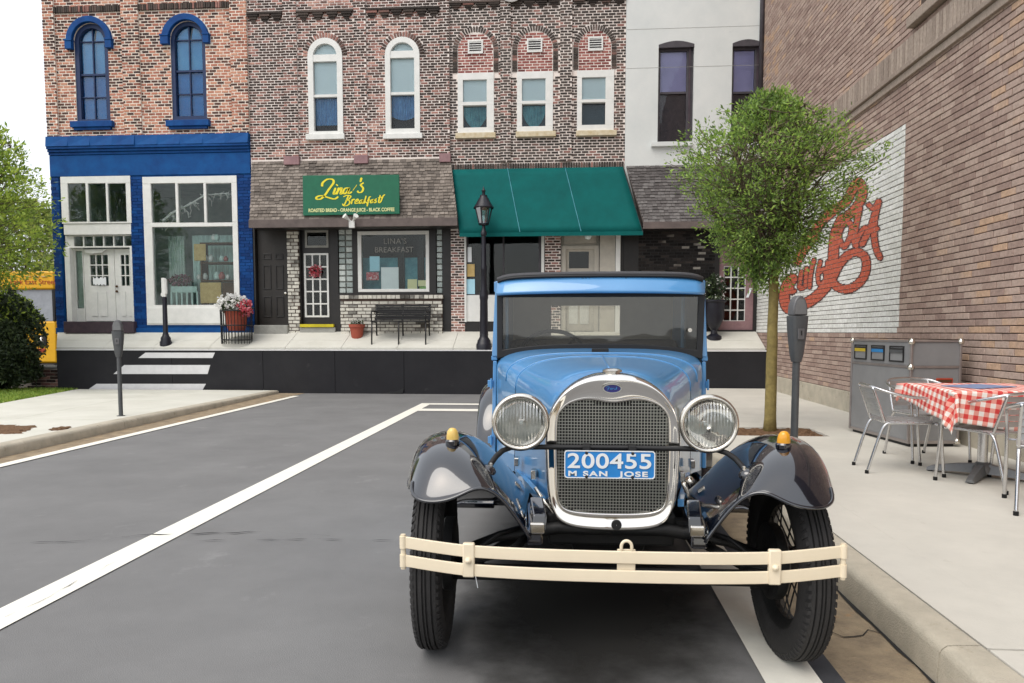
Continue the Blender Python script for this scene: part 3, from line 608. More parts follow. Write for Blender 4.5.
for dx0, dx1, gx0, gx1, kx in ((79.2,110,84.5,103.6,None),(110.4,131,115.5,129.5,112.5)):
    dr = R_(dx0,247.8,dx1,321); gl = R_(gx0,253.5,gx1,285.7)
    mb = MB(); cells = []
    for i in range(3):
        for j in range(3):
            w3, h3 = (gl[1]-gl[0])/3, (gl[3]-gl[2])/3; cells.append((gl[0]+i*w3+.012, gl[0]+(i+1)*w3-.012, gl[2]+j*h3+.012, gl[2]+(j+1)*h3-.012))
    pan = R_(gx0,291,gx1,316); wall_holes(mb, dr, cells, -.22, -.18)
    d_ = mb.build('door', 'white_paint', bld, w=True, bevel=.003)
    for c_ in cells: pane(d_, c_, -.20, 'glass_shop')
    pw = (pan[1]-pan[0])/2
    for i in (0,1): fbox(MB(), (pan[0]+i*pw+.03,pan[0]+(i+1)*pw-.03,pan[2],pan[3]), -.178, -.168).build('door_panel', 'white_paint', d_, w=True, bevel=.006)
    if kx:
        for ky in (286,291): x_, z_ = onY(kx,ky,YF); MB().lathe([(.0,-.05),(.022,-.045),(.028,-.02),(.012,0)], (x_,YF+.178,z_), 'y', 10).build('knob', 'wood_dark', d_, w=True)
fbox(MB(), (ent[0]+.02,ent[1]+.06,Z0+.02,ent[2]-.002), -.28, .14).build('step', 'violet_dark', bld, w=True, bevel=.01)
MB().prism([(PX(80,250),PZ(80,249)),(PX(103,250),PZ(100,248.5)),(PX(98,250),PZ(95,252)),(PX(88,250),PZ(88,253)),(PX(82,250),PZ(82,252))], YF+.12, YF+.15).build('pelmet', 'white_paint', bld, w=True)
_x,_z = onY(95,281,YF); sg = MB().prism([(_x-.15+.3*i/12, _z-.07+.02*math.sin(i*2.1)) for i in range(13)]+[(_x+.15-.3*i/12, _z+.08+.02*math.sin(i*1.7)) for i in range(13)], YF+.155, YF+.165).build('door_sign', 'paper', None)
tag(sg, 'small scalloped white sign hanging on the left white door', 'sign')
# display window
tps = [R_(152,183.5,176.5,222.8), R_(179,183.5,204.6,222.8), R_(207,183.5,232.5,222.8)]; bigp = R_(153.3,226.8,233.5,305)
mb = MB(); wall_holes(mb, OW2, tps+[(tps[0][0],tps[2][1],bigp[2],bigp[3])], -.08, .035); dw = mb.build('window', 'white_paint', bld, w=True, bevel=.005)
for p in tps: pane(dw, p, -.01, 'glass_shop')
pane(dw, (tps[0][0],tps[2][1],bigp[2],bigp[3]), -.01, 'glass_shop')
MB().box(OW2[0]+.02,OW2[1]-.02,YF-.06,YF-.036,OW2[2]+.03,bigp[2]-.06).build('panel', 'white_paint', bld, w=True, bevel=.006)
# things shown in the display window (seen through the glass)
dz = bigp[2]; fl = MB().box(tps[0][0]-.05,tps[2][1]+.05,YF+.1,YF+1.1,dz-.06,dz-.005).build('window_stage', 'white_paint', bld, w=True)
def curtain(name, x0, x1, z0, z1, y, m, waves=9, amp=.03):
    rows = []; n_ = waves*8
    for j in range(5):
        t = j/4; rows.append([(x0+(x1-x0)*i/n_, y+amp*(.6+.4*t)*math.sin(i/n_*waves*6.283+.5*math.sin(t*2)), z1+(z0-z1)*t) for i in range(n_+1)])
    return MB().grid(rows).build(name, m, smooth=True, solid=.004)
cu = curtain('curtain', PX(155,260), PX(172,260), dz+.0, PZ(160,233), YF+0.550, 'curtain_green', 6); tag(cu, 'grey green curtain at left of the big display window', 'curtain')
cu = curtain('curtain', PX(176,260), PX(234,260), dz+.35, PZ(190,231), YF+0.720, 'mint', 14); tag(cu, 'pale mint curtain behind the shelves in the display window', 'curtain')
sh = thing('display_shelf', 'tan wooden shelf with china in the display window', 'shelf', ((PX(194,280)+PX(232,280))/2, YF+0.300, dz))
x0, x1 = PX(196,270), PX(233,270); zt = PZ(200,242)
mb = MB(); mb.box(x0,x0+.03,YF+0.200,YF+0.500,dz,zt).box(x1-.03,x1,YF+0.200,YF+0.500,dz,zt)
for py in (242,262,280): z_ = PZ(210,py); mb.box(x0,x1,YF+0.190,YF+0.510,z_-.015,z_+.015)
mb.build('shelf_frame', 'wood_dark', sh, w=True)
r_ = R_(190,243,202,260); MB().box(r_[0],r_[1],YF+0.160,YF+0.185,r_[2],r_[3]).build('cabinet_door', 'wood_tan', sh, w=True, bevel=.008)
r_ = R_(197,282,218,303); MB().box(r_[0],r_[1],YF+0.140,YF+0.180,r_[2],r_[3]).build('cabinet_door', 'wood_tan', sh, w=True, bevel=.008)
r_ = R_(219,282,233,303); MB().box(r_[0],r_[1],YF+0.150,YF+0.180,r_[2],r_[3]).build('cabinet_door', 'wood_dark', sh, w=True, bevel=.008)
k = 0
for py, pxs, rw_ in ((262,(206,211,222,226),'second'),(252,(206,223),'inner'),(280,(199,205,217,222,228),'lowest'),(241,(214,217),'top')):
    if rw_ == 'inner': continue
    for j_, px in enumerate(pxs):
        x_, z_ = onY(px,py,YF+.3); z_ += .015; s_ = random.uniform(.7,1.1); pr_ = [(.045*s_,0),(.06*s_,.03),(.065*s_,.09*s_),(.04*s_,.12*s_),(.03*s_,.15*s_),(.001,.15*s_)]
        mm = ('china','china','mint','goods_rose')[k % 4]; cn = {'china':'white','mint':'mint green','goods_rose':'rose'}[mm]; k += 1
        o = MB().lathe(pr_, (x_,YF+.3,z_), 'z', 10).build('jar', mm, None, smooth=True)
        tag(o, '%s jar, %s from the left on the %s window shelf' % (cn, ('first','second','third','fourth','fifth')[j_], rw_), 'jar', 'china on the window shelf')
bn = thing('flower_stand', 'mint slatted flower stand inside the display window', 'stand', ((PX(166,290)+PX(194,290))/2, YF+0.200, dz))
r_ = R_(168,286,194,304); mb = MB(); mb.box(r_[0],r_[1],YF+0.130,YF+0.160,r_[3]-.12,r_[3]); mb.build('front_board', 'mint', bn, w=True)
for i in range(6): x_ = r_[0]+(r_[1]-r_[0])*i/5; MB().box(x_-.02,x_+.02,YF+0.135,YF+0.160,dz,r_[3]-.12).build('slat', 'mint', bn, w=True)
MB().box(r_[0],r_[1],YF+0.160,YF+0.350,r_[3]-.14,r_[3]-.11).build('shelf_board', 'mint', bn, w=True)

def leaf_cloud(name, pts, size, m, parent=None, aspect=.45, up=.35, dirs=None, droop=0):
    """one small folded leaf per point; pts (n,3)"""
    n = len(pts); d = RNG.normal(size=(n,3)); 
    if dirs is not None: d = d*.55+dirs
    d[:,2] -= droop
    d /= np.linalg.norm(d,axis=1)[:,None]+1e-9; a = RNG.normal(size=(n,3)); a[:,2] += up*3; s_ = np.cross(d,a); s_ /= np.linalg.norm(s_,axis=1)[:,None]+1e-9
    L_ = size*RNG.uniform(.6,1.3,(n,1)); W_ = L_*aspect*.5; nn = np.cross(d,s_)
    V = np.stack([pts, pts+d*L_*.5+s_*W_+nn*W_*.25, pts+d*L_, pts+d*L_*.5-s_*W_+nn*W_*.25],1).reshape(-1,3)
    mb = MB(); mb.v = V.tolist(); mb.f = [(4*i,4*i+1,4*i+2,4*i+3) for i in range(n)]
    return mb.build(name, m, parent, w=parent is not None, fix=False)
def ball_pts(c, rad, n, shell=.5): 
    d = RNG.normal(size=(n,3)); d /= np.linalg.norm(d,axis=1)[:,None]; r = RNG.uniform(shell,1,(n,1))**.6; return np.array(c)+d*r*np.array(rad)
fx, fz = onY(180,281,YF+0.200); fb = thing('flower_arrangement', 'mauve flowers on the mint stand inside the display window', 'flowers', (fx,YF+0.220,fz-.05))
leaf_cloud('leaves', ball_pts((fx,YF+0.220,fz),(.26,.1,.12),180), .06, 'leaf_hedge', fb); leaf_cloud('petals', ball_pts((fx,YF+0.200,fz+.02),(.24,.1,.11),260,.8), .05, 'petal_mauve', fb, aspect=1)
br = thing('bare_branch', 'white painted bare branch hung in the upper display window', 'branch', (PX(190,205),YF+0.200,PZ(190,205)))
mb = MB(); P = [(163,221),(172,213),(182,208),(192,203),(205,195),(218,194),(229,193)]; mb.tube([(onY(a,b,YF+0.200)[0],YF+0.200,onY(a,b,YF+0.200)[1]) for a,b in P], [.028,.026,.024,.021,.018,.013,.008], 6)
for i in range(46):
    t = random.choice(P); a0 = t[0]+random.uniform(-4,4); b0 = t[1]+random.uniform(-1.5,1.5); q = [(a0,b0)]
    for k in range(3): q.append((q[-1][0]+random.uniform(-4,4), q[-1][1]+random.uniform(-2.5,5)))
    mb.tube([(onY(a,b,YF+0.200)[0],YF+0.200+.05*k_,onY(a,b,YF+0.200)[1]) for k_,(a,b) in enumerate(q)], [.013,.011,.009,.006], 4)
mb.build('twigs', 'white_paint', br, w=True)

# ---------------------------------------------------------------- 2 breakfast shop
CX0, CX1 = BX1+.004, PX(450,120)
cb = thing('shop_building', 'dusty brick building with shingled canopy, white arched windows and black shopfront', 'building', ((CX0+CX1)/2, YF, Z0))
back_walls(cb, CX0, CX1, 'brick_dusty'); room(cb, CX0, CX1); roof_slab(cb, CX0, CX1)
zr0 = PZ(350,158); zl = PZ(350,222)
aw = []
for (fx0,fx1,ftop,fbot) in ((308.3,343,38,134.6),(385.3,420,37,134.2)):
    r = prect(fx0,ftop,fx1,fbot); aw.append((r, r[3]-(r[1]-r[0])/2))
mb = MB(); wall_holes(mb, (CX0,CX1,zl,ZT), [r for r, zs in aw], -.25, 0)
for r, zs in aw: spandrel(mb, r[0], r[1], zs, r[3], -.25, 0)
mb.build('wall', 'mortar_pale', cb, w=True)
pil = [prect(a,80,b,80)[:2] for a, b in ((284.5,298),(355,367),(440.5,452))]; pil = [(max(a,CX0),min(b,CX1)) for a, b in pil]
pex = [(lambda z, p=p: p) for p in pil]; tr_ = .10
ex = []
for r, zs in aw: ex += [ex_arch(r[0], r[1], r[2], zs), (lambda z, r=r, zs=zs: (ex_arch(r[0]-tr_, r[1]+tr_, zs, zs)(z) if z > zs else None)), ex_rect((r[0]-.02,r[1]+.02,r[2]-.12,r[2]))]
mb = MB(); bricks(mb, CX0, CX1, zr0, ZT, ex+pex, .155, .0545, .0195, 0, .007)
for p in pil: bricks(mb, p[0], p[1], PZ(300,157), ZT, [], .155, .0545, .0195, .03, .059)
mb.build('brickwork', 'brick_dusty', cb, w=True, kind='stuff', fix=False)
for p in pil: fbox(MB(), (p[0]+.004,p[1]-.004,PZ(300,157),ZT), .001, .052).build('pilaster', 'mortar_pale', cb, w=True)
for p in pil: fbox(MB(), (p[0]-.02,p[1]+.02,PZ(300,165.5),PZ(300,157)-.003), .001, .10).build('pilaster_base', 'pink_paint', cb, w=True, bevel=.008)
def corbels(b, x0, x1, pils, ytop, ybot, m, pitch=11.3, dd=0):     # small stepped brick brackets under the eaves
    xs = [x0]+[q for p in pils for q in p]+[x1]; mb = MB()
    for a, c in zip(xs[::2], xs[1::2]):
        if c-a < .3: continue
        n_ = max(1, int((c-a)/.25)); st = (c-a)/n_
        for i in range(n_):
            x = a+st*(i+.5); zt_, zb_ = PZ(350,ytop), PZ(350,ybot); h_ = (zt_-zb_)/3
            for k_, w_ in enumerate((.05,.08,.11)): mb.box(x-w_,x+w_,YF-.022-.018*k_,YF-.001,zb_+k_*h_,zb_+(k_+1)*h_-.004)
        mb.box(a+.01,c-.01,YF-.07,YF-.002,zt_+.001,zt_+.04)
    mb.build('corbel_table', m, b, w=True)
corbels(cb, CX0, CX1, pil, 12, 19, 'brick_umber')
def brick_arch(b, c, zs, r0, r1, m, n, name='arch_bricks', legs=0):
    mb = MB()
    for i in range(n):
        a0 = math.pi*i/n+.026; a1 = math.pi*(i+1)/n-.026
        mb.prism([(c-r*math.cos(a), zs+r*math.sin(a)) for r, a in ((r0,a0),(r1,a0),(r1,a1),(r0,a1))], YF-.018-random.uniform(0,.004), YF-.001)
    if legs:
        k_ = int(legs/.055)
        for i in range(k_):
            for s_ in (-1,1): mb.box(c+s_*r0 if s_ > 0 else c-r1, c+r1 if s_ > 0 else c-r0, YF-.018, YF-.001, zs-(i+1)*.055, zs-i*.055-.011)
    mb.build(name, m, b, w=True, kind='stuff')
for (r, zs), sill, up, lo in zip(aw, ((307,345.5,134.6,140.3),(384,423,134.2,139.5)), ((313.6,337.3,61,94),(390.5,414.5,59.5,93.5)), ((96.5,131),(96,130))):
    c = (r[0]+r[1])/2; brick_arch(cb, c, zs, (r[1]-r[0])/2+.006, (r[1]-r[0])/2+tr_, 'brick_dusty', 22)
    x0, x1 = PX(up[0],80), PX(up[1],80); z1, z2, z3, z4 = PZ(350,up[2]), PZ(350,up[3]), PZ(350,lo[0]), PZ(350,lo[1])
    mb = MB(); inn = arch(x0, x1, z1+.12, zs); inn = [(x0,z1+.14)]+inn[1:-1]+[(x1,z1+.14)]
    out = arch(r[0]+.002, r[1]-.002, r[2], zs)
    mb.ring(out, arch(x0,x1,z4,zs), YF-.03, YF+.10); fbox(mb, (x0-.002,x1+.002,z1,z1+.14), -.09, .02); fbox(mb, (x0-.002,x1+.002,z3,z2), -.10, .01)
    w_ = mb.build('window', 'white_paint', cb, w=True)
    pane(w_, (x0,x1,z2,z1), -.04, 'glass', 'sky_reflection', .04); pane(w_, (x0,x1,z4,z3), -.06, 'glass', 'interior', .16)
    al = [(x0,z1+.14)]+[p for p in inn[1:-1]]+[(x1,z1+.14)]
    MB().prism(al, YF+.04, YF+.046).build('pane', 'glass', w_, w=True); MB().prism(al, YF+.08, YF+.086).build('pane_backing', 'sky_reflection', w_, w=True)
    cz = z4+(z3-z4)*(.22 if sill[0] < 350 else .30)
    rows = [[(x0+(x1-x0)*i/40, YF+.12+.012*math.sin(i*1.4), z3+(cz+ (.08*abs((i-20)/20)**2 if sill[0] > 350 else 0) -z3)*t) for i in range(41)] for t in (0,.5,1)]
    MB().grid(rows).build('curtain', 'curtain_blue', w_, w=True)
    fbox(MB(), prect(sill[0],sill[2],sill[1],sill[3]), -.08, .09).build('sill', 'white_paint', w_, w=True, bevel=.008)
# shingled canopy roof
def shingle_roof(b, xa0, xa1, xb0, xb1, zt, zb, out, m, rows, sw, name='shingles'):
    """top edge xa at the wall (zt), bottom edge xb pushed out by `out` (zb)"""
    mb = MB()
    for j in range(rows):
        t0, t1 = 1-(j+1)/rows, 1-j/rows      # t: 0 bottom .. 1 top
        t0 = j/rows; t1 = min(1, (j+1.25)/rows)
        L0, L1 = xb0+(xa0-xb0)*t0, xb1+(xa1-xb1)*t0; x = L0-random.uniform(0, sw)
        while x < L1:
            w_ = sw*random.uniform(.7,1.3); a, c = max(x, L0), min(x+w_-.006, L1)
            if c-a > .02:
                dz = random.uniform(-.008,.008); y0 = YF-out*(1-t0)-.022-random.uniform(0,.006); y1 = YF-out*(1-t1)-.004
                z0 = zb+(zt-zb)*t0+dz; z1 = zb+(zt-zb)*t1
                mb.add([(a,y0,z0),(c,y0,z0),(c,y1,z1),(a,y1,z1),(a,y0+.02,z0-.004),(c,y0+.02,z0-.004)], [(0,1,2,3),(4,5,1,0)])
            x += w_
    mb.build(name, m, b, w=True, kind='stuff', fix=False)
    MB().add([(xb0,YF-out,zb),(xb1,YF-out,zb),(xa1,YF-.002,zt),(xa0,YF-.002,zt),(xb0,YF-.002,zb),(xb1,YF-.002,zb)], [(0,1,2,3),(0,4,5,1),(0,3,4),(1,5,2)]).build('canopy_roof', 'roof_trim', b, w=True)
OUT2 = .55
zt2 = PZ(350,160); xb0, zb2 = onY(249.5,220,YF-OUT2); xb1 = onY(457,219.5,YF-OUT2)[0]
shingle_roof(cb, CX0+.02, CX1-.0, xb0, xb1, zt2, zb2, OUT2, 'shingle', 19, .11)
zb2b = onY(350,227,YF-OUT2)[1]
MB().box(xb0-.01,xb1+.01,YF-OUT2-.03,YF-OUT2+.02,zb2b,zb2+.0).build('fascia', 'roof_trim', cb, w=True, bevel=.006)
MB().box(xb0+.01,xb1-.01,YF-OUT2+.025,YF-.002,zb2b+.02,zb2b+.04).build('soffit', 'black_paint', cb, w=True)
# shopfront
Fb = lambda *a: prect(*a)
zs2 = PZ(350,222)
dD = Fb(255.5,228,288,325); dG = Fb(300.5,228,331,324); wH = Fb(354.4,228.5,435.5,294); gbL = Fb(338,228.6,352.5,293.5); gbR = Fb(436,228.6,442.5,293.5)
mb = MB(); wall_holes(mb, (CX0+.001,CX1-.001,Z0-.1,zs2-.002), [(dD[0],dD[1],Z0-.1,dD[3]),(dG[0],dG[1],Z0-.1,dG[3]),wH,(gbL[0],gbL[1],gbL[2],gbL[3]),(gbR[0],gbR[1],gbR[2],gbR[3])], -.25, -.002)
mb.build('shopfront_wall', 'black_paint', cb, w=True)
# panelled dark door on a stone step
mb = MB(); fbox(mb, (dD[0]+.01,dD[1]-.01,dD[2],dD[3]), -.16, -.12); d_ = mb.build('door', 'door_dark', cb, w=True)
for a in (Fb(261,253,269,259), Fb(273,253,281,259), Fb(261,264.5,269,289), Fb(273.5,264.5,281.5,289), Fb(261.5,296,269.5,317), Fb(274,296,282,317)):
    mb = MB(); mb.ring([(a[0],a[2]),(a[1],a[2]),(a[1],a[3]),(a[0],a[3])], [(a[0]+.025,a[2]+.025),(a[1]-.025,a[2]+.025),(a[1]-.025,a[3]-.025),(a[0]+.025,a[3]-.025)], YF+.104, YF+.119)
    mb.build('door_panel', 'black_paint', d_, w=True, bevel=.005)
x_, z_ = onY(284,293,YF); MB().lathe([(0,-.05),(.024,-.045),(.03,-.02),(.012,0)], (x_,YF+.118,z_), 'y', 10).build('knob', 'chrome_worn', d_, w=True)
fbox(MB(), (dD[0]-.02,dD[1]+.01,Z0-.05,dD[2]-.002), -.15, .12).build('step', 'stone_grey', cb, w=True, bevel=.015)
# glazed door
gp = Fb(304,254,326.3,316); cells = []; w3, h3 = (gp[1]-gp[0])/3, (gp[3]-gp[2])/5
for i in range(3):
    for j in range(5): cells.append((gp[0]+i*w3+.014, gp[0]+(i+1)*w3-.014, gp[2]+j*h3+.014, gp[2]+(j+1)*h3-.014))
tl = Fb(305.5,231.8,325,245); mb = MB(); wall_holes(mb, (dG[0],dG[1],dG[2],dG[3]), [gp, tl], -.16, -.10); gd = mb.build('door', 'black_paint', cb, w=True)
mb = MB(); wall_holes(mb, (gp[0]-.025,gp[1]+.025,gp[2]-.025,gp[3]+.025), cells, -.13, -.085); mb.build('glazing_bar', 'white_paint', gd, w=True)
for c_ in cells: pane(gd, c_, -.11, 'glass_shop')
mb = MB(); mb.ring([(tl[0]-.045,tl[2]-.045),(tl[1]+.045,tl[2]-.045),(tl[1]+.045,tl[3]+.045),(tl[0]-.045,tl[3]+.045)], [(tl[0],tl[2]),(tl[1],tl[2]),(tl[1],tl[3]),(tl[0],tl[3])], YF+.085, YF+.12); t_ = mb.build('transom_frame', 'stone_grey', gd, w=True); pane(t_, tl, -.11, 'glass_shop')
fbox(MB(), (PX(301,325),PX(334.6,325),PZ(315,327.2),PZ(315,324.2)), -.14, .08).build('threshold', 'yellow_edge', cb, w=True, bevel=.005)
fbox(MB(), (dG[0]-.03,PX(336,328),Z0-.06,PZ(315,327.4)), -.14, .05).build('step', 'stone_grey', cb, w=True, bevel=.01)
wx, wz = onY(314.5,271,YF); wr = thing('door_wreath', 'small red wreath hanging on the white barred glass door', 'wreath', (wx,YF+.06,wz))
mb = MB(); mb.tube([(wx+.085*math.cos(a),YF+.06,wz+.085*math.sin(a)) for a in np.linspace(0,6.283,17)[:-1]], .02, 6, closed=True); mb.build('ring', 'wood_dark', wr, w=True)
leaf_cloud('petals', np.array([(wx+.085*math.cos(a)+random.gauss(0,.025),YF+.05+random.gauss(0,.012),wz+.085*math.sin(a)+random.gauss(0,.025)) for a in np.linspace(0,6.283,220)]), .045, 'petal_red', wr, aspect=.9)
# whitewashed pier, stone stall riser, brick pier
mb = MB(); p0 = Fb(288.5,230,299.8,332); bricks(mb, p0[0], p0[1], Z0, p0[3], [], .16, .075, .018, -.002, .05, jit=.012); mb.build('pale_stonework', 'stone_pale', cb, w=True, kind='stuff', fix=False)
fbox(MB(), (p0[0]+.005,p0[1]-.005,Z0,p0[3]-.005), -.001, .034).build('pier', 'mortar_side', cb, w=True)
mb = MB(); p1 = Fb(342,300,443,332); zst = PZ(390,294.8); bricks(mb, p1[0], p1[1], Z0, zst-.09, [], .19, .070, .016, .02, .10, jit=.014)
bricks(mb, p1[0]-.02, p1[1]+.02, zst-.085, zst, [], .10, .085, .012, .02, .125, jit=.01); mb.build('stall_riser', 'stone_pale', cb, w=True, kind='stuff', fix=False)
fbox(MB(), (p1[0]+.005,p1[1]-.005,Z0,zst-.006), .0, .082).build('riser_core', 'mortar_side', cb, w=True)
mb = MB(); p2 = Fb(449.8,229,465,331); PXW = CX1+.004
# glass-block strips
for gb, nx_ in ((gbL,2),(gbR,1)):
    mb = MB(); nz_ = 11; bw, bh = (gb[1]-gb[0])/nx_, (gb[3]-gb[2])/nz_
    wp_ = MB(); fbox(wp_, gb, -.14, -.09); gw = wp_.build('window', 'stone_grey', cb, w=True)
    for i in range(nx_):
        for j in range(nz_): fbox(MB(), (gb[0]+i*bw+.012,gb[0]+(i+1)*bw-.012,gb[2]+j*bh+.012,gb[2]+(j+1)*bh-.012), -.088, -.03).build('glass_block', 'glass_block', gw, w=True, bevel=.01)
# shop window
wi = Fb(357.8,231,429.2,292); gi = Fb(361.5,234.5,425.8,289)
mb = MB(); wall_holes(mb, wi, [gi], -.10, .01); sw_ = mb.build('window', 'white_paint', cb, w=True, bevel=.006)
mb = MB(); wall_holes(mb, wH, [wi], -.12, .002); mb.build('surround', 'black_paint', sw_, w=True); pane(sw_, gi, -.04, 'glass_shop')
mb = MB(); mb.box(gi[0]-.1,gi[1]+.1,YF+.34,YF+.36,gi[2],gi[3]-.45); mb.build('half_curtain', 'curtain_teal', sw_, w=True)
mb = MB(); 
for px in (398,418): x_ = PX(px,260); mb.box(x_-.07,x_+.07,YF+.28,YF+.32,gi[2],gi[3])
mb.build('mullion', 'interior', sw_, w=True)
for nm, rr, mm, lb in (('notice', (380.5,267,398,290.5), 'paper', 'large white paper notice in the breakfast shop window'), ('notice', (365.5,272,378,280), 'paper_red', 'red and white card in the breakfast shop window'),
        ('notice', (407,279,416.5,289.5), 'paper_yellow', 'cream paper notice low in the breakfast shop window'), ('notice', (417.5,280,427,286), 'paper_yellow', 'yellow notice at the right corner of the breakfast shop window'), ('notice', (419,286.3,427,290), 'paper_green', 'green slip under the yellow notice in the shop window'), ('notice', (369,256,379,271), 'paper_blue', 'pale blue sheet at the left of the breakfast shop window')):
    r_ = Fb(*rr); o = MB().box(r_[0],r_[1],YF+.055,YF+.060,r_[2],r_[3]).build(nm, mm, None); tag(o, lb, 'notice')
M_ = Matrix.Translation((0,0,0))
def ftext(s, px, py, hpx, d, name, m, parent, bold=0, w=1.0, plane=None, space=1.0):
    Y = plane if plane is not None else YF-d; x, z = onY(px, py, Y); size = hpx/FPX*Y*1.40
    o = Vector((0,0,0)); q = parent
    while q: o += q.location; q = q.parent
    return text_mesh(s, size, name, m, parent, Matrix.Translation((x-o.x, Y-o.y, z-o.z)) @ FRONT, .002, bold, w, space=space)
ftext("LINA'S", 395, 241.5, 5.5, 0, 'window_lettering', 'stone_grey', sw_, plane=YF+.034, space=1.1)
ftext("BREAKFAST", 394, 250, 5.5, 0, 'window_lettering', 'stone_grey', sw_, plane=YF+.034)
# hanging sign
YS = YF-.60
def stroke_mesh(mb, pts, w0, y, conv):
    P = [conv(*p) for p in pts]; 
    # Catmull-Rom resample
    Q = []
    for i in range(len(P)-1):
        p0, p1, p2, p3 = P[max(i-1,0)], P[i], P[i+1], P[min(i+2,len(P)-1)]
        for k in range(6):
            t = k/6; Q.append(tuple(.5*((2*p1[c])+(-p0[c]+p2[c])*t+(2*p0[c]-5*p1[c]+4*p2[c]-p3[c])*t*t+(-p0[c]+3*p1[c]-3*p2[c]+p3[c])*t**3) for c in (0,1)))
    Q.append(P[-1]); rows = []
    for i, p in enumerate(Q):
        a, b = Q[max(i-1,0)], Q[min(i+1,len(Q)-1)]; tx, tz = b[0]-a[0], b[1]-a[1]; l = math.hypot(tx,tz) or 1; tx /= l; tz /= l
        w = w0*(.55+.75*abs(tz))*(.55 if i in (0,len(Q)-1) else 1)*.5
        rows.append([(p[0]-tz*w, y, p[1]+tx*w), (p[0]+tz*w, y, p[1]-tx*w)])
    mb.grid(rows)
sn = thing('shop_sign', "green shop sign reading Lina's Breakfast in yellow script on the shingled canopy", 'sign', (onY(351,215,YS)[0], YS, onY(351,215,YS)[1]))
c4 = [onY(a,b,YS) for a,b in ((302.5,175.5),(399,174.5),(399.5,213.8),(303,215.5))]
MB().prism(c4, YS, YS+.05).build('board', 'sign_green', sn, w=True, bevel=.006)
xm0, xm1 = c4[0][0]+.2, c4[1][0]-.2
for x_ in (xm0, xm1): MB().tube([(x_,YS+.05,c4[0][1]-.25),(x_,YF-.27,c4[0][1]-.25)], .015, 6).tube([(x_,YS+.05,c4[3][1]+.08),(x_,YF-.45,c4[3][1]+.05)], .015, 6).build('bracket', 'iron_black', sn, w=True)
cv = lambda a, b: onY(300+a/9.31, 165+b/9.31, YS-.004)
mb = MB()
for st, w_ in (([(205,200),(212,165),(255,133),(303,135),(312,165),(272,222),(232,280),(192,316),(155,316),(158,297),(200,286),(260,302),(320,316),(357,294)],.036),
    ([(332,212),(312,268),(336,262),(352,240)],.034), ([(348,182),(342,192)],.04), ([(362,210),(342,274)],.032), ([(345,258),(372,220),(388,216),(380,250),(378,270),(404,258)],.032),
    ([(448,212),(418,220),(402,250),(416,268),(440,246),(458,214),(448,258),(464,262),(484,248)],.032), ([(490,240),(532,183)],.010), ([(574,118),(562,158)],.034), ([(594,165),(566,186),(588,216),(576,250),(548,256),(534,240)],.032)): stroke_mesh(mb, st, w_*1.0, YS-.004-random.uniform(0,.002), cv)
mb.build('script_lettering', 'sign_yellow', sn, w=True)
mb = MB()
for st in ([(402,296),(448,282),(432,330),(412,370),(394,362)], [(448,282),(474,292),(452,320),(432,326),(462,336),(456,366),(420,381),(395,370)], [(487,318),(478,364)], [(482,338),(500,318),(510,326)],
    [(515,346),(542,330),(536,317),(518,334),(516,358),(545,352)], [(580,324),(557,334),(553,356),(572,350),(586,324),(580,356),(594,350)], [(616,286),(597,360)], [(598,342),(622,322),(607,338),(626,357)],
    [(662,296),(645,300),(634,345),(624,384)], [(622,332),(654,325)], [(680,320),(659,332),(658,352),(675,346),(687,320),(682,350)], [(716,314),(698,324),(710,340),(692,354)], [(748,280),(732,344),(750,344),(774,290),(792,275)], [(725,306),(768,298)]): stroke_mesh(mb, st, .023, YS-.004-random.uniform(0,.002), cv)
mb.build('script_lettering', 'sign_yellow', sn, w=True)
ftext('ROASTED BREAD - ORANGE JUICE - BLACK COFFEE', 351.2, 210.1, 3.4, 0, 'small_lettering', 'sign_cream', sn, plane=YS-.004, bold=.003, w=.80)
sl = thing('spotlight', 'pair of white cone spotlights below the green sign', 'spotlight', (onY(352,226,YS)[0], YS-.02, onY(352,226,YS)[1]))
xa, za = onY(352,226,YS-.02); MB().box(xa-.06,xa+.06,YS-.05,YS+.0,za-.04,za+.10).build('junction_box', 'white_paint', sl, w=True, bevel=.01)
for s_ in (-1,1):
    a = Vector((xa+s_*.02,YS-.03,za+.09)); b = Vector((xa+s_*.12,YS-.14,za+.19)); d = (b-a); mb = MB(); mb.tube([a, a+d*.45, a+d*.5, b], [.015,.02,.03,.055], 10); mb.build('lamp_head', 'white_paint', sl, w=True, smooth='auto')

# ---------------------------------------------------------------- 3 awning building
DX0, DX1 = CX1+.004, PX(625.3,90)
ab = thing('shop_building', 'dark brown brick building with three white sash windows and teal awning', 'building', ((DX0+DX1)/2, YF, Z0))
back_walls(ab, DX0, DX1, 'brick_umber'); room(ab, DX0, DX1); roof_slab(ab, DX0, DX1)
W3 = ((457.8,494,73,133.3, 463,486.7,80,102,105.4,127.7, 456,496,139, 452.7,498.4,27.4, 468,483,40.6,54), (517,553,71.6,132, 522,545.5,78.8,101,104,126.5, 516,556,137.6, 512.3,558,26.2, 527,542.3,38.6,52.5), (577,614,70.3,131, 582,605.5,77.5,99.5,102.5,125, 576,616.5,136.5, 573.3,616.5,25.4, 588,603,37,51))
za0 = PZ(540,169)
wr_ = [prect(w[0],w[2],w[1],w[3]) for w in W3]
mb = MB(); wall_holes(mb, (DX0,DX1,PZ(540,225),ZT), wr_, -.25, 0); mb.build('wall', 'mortar_pale', ab, w=True)
pil = [prect(a,80,b,80)[:2] for a, b in ((500.5,511),(560,572))]
mbu = MB(); ex = [(lambda z, p=p: p) for p in pil]; archs = []
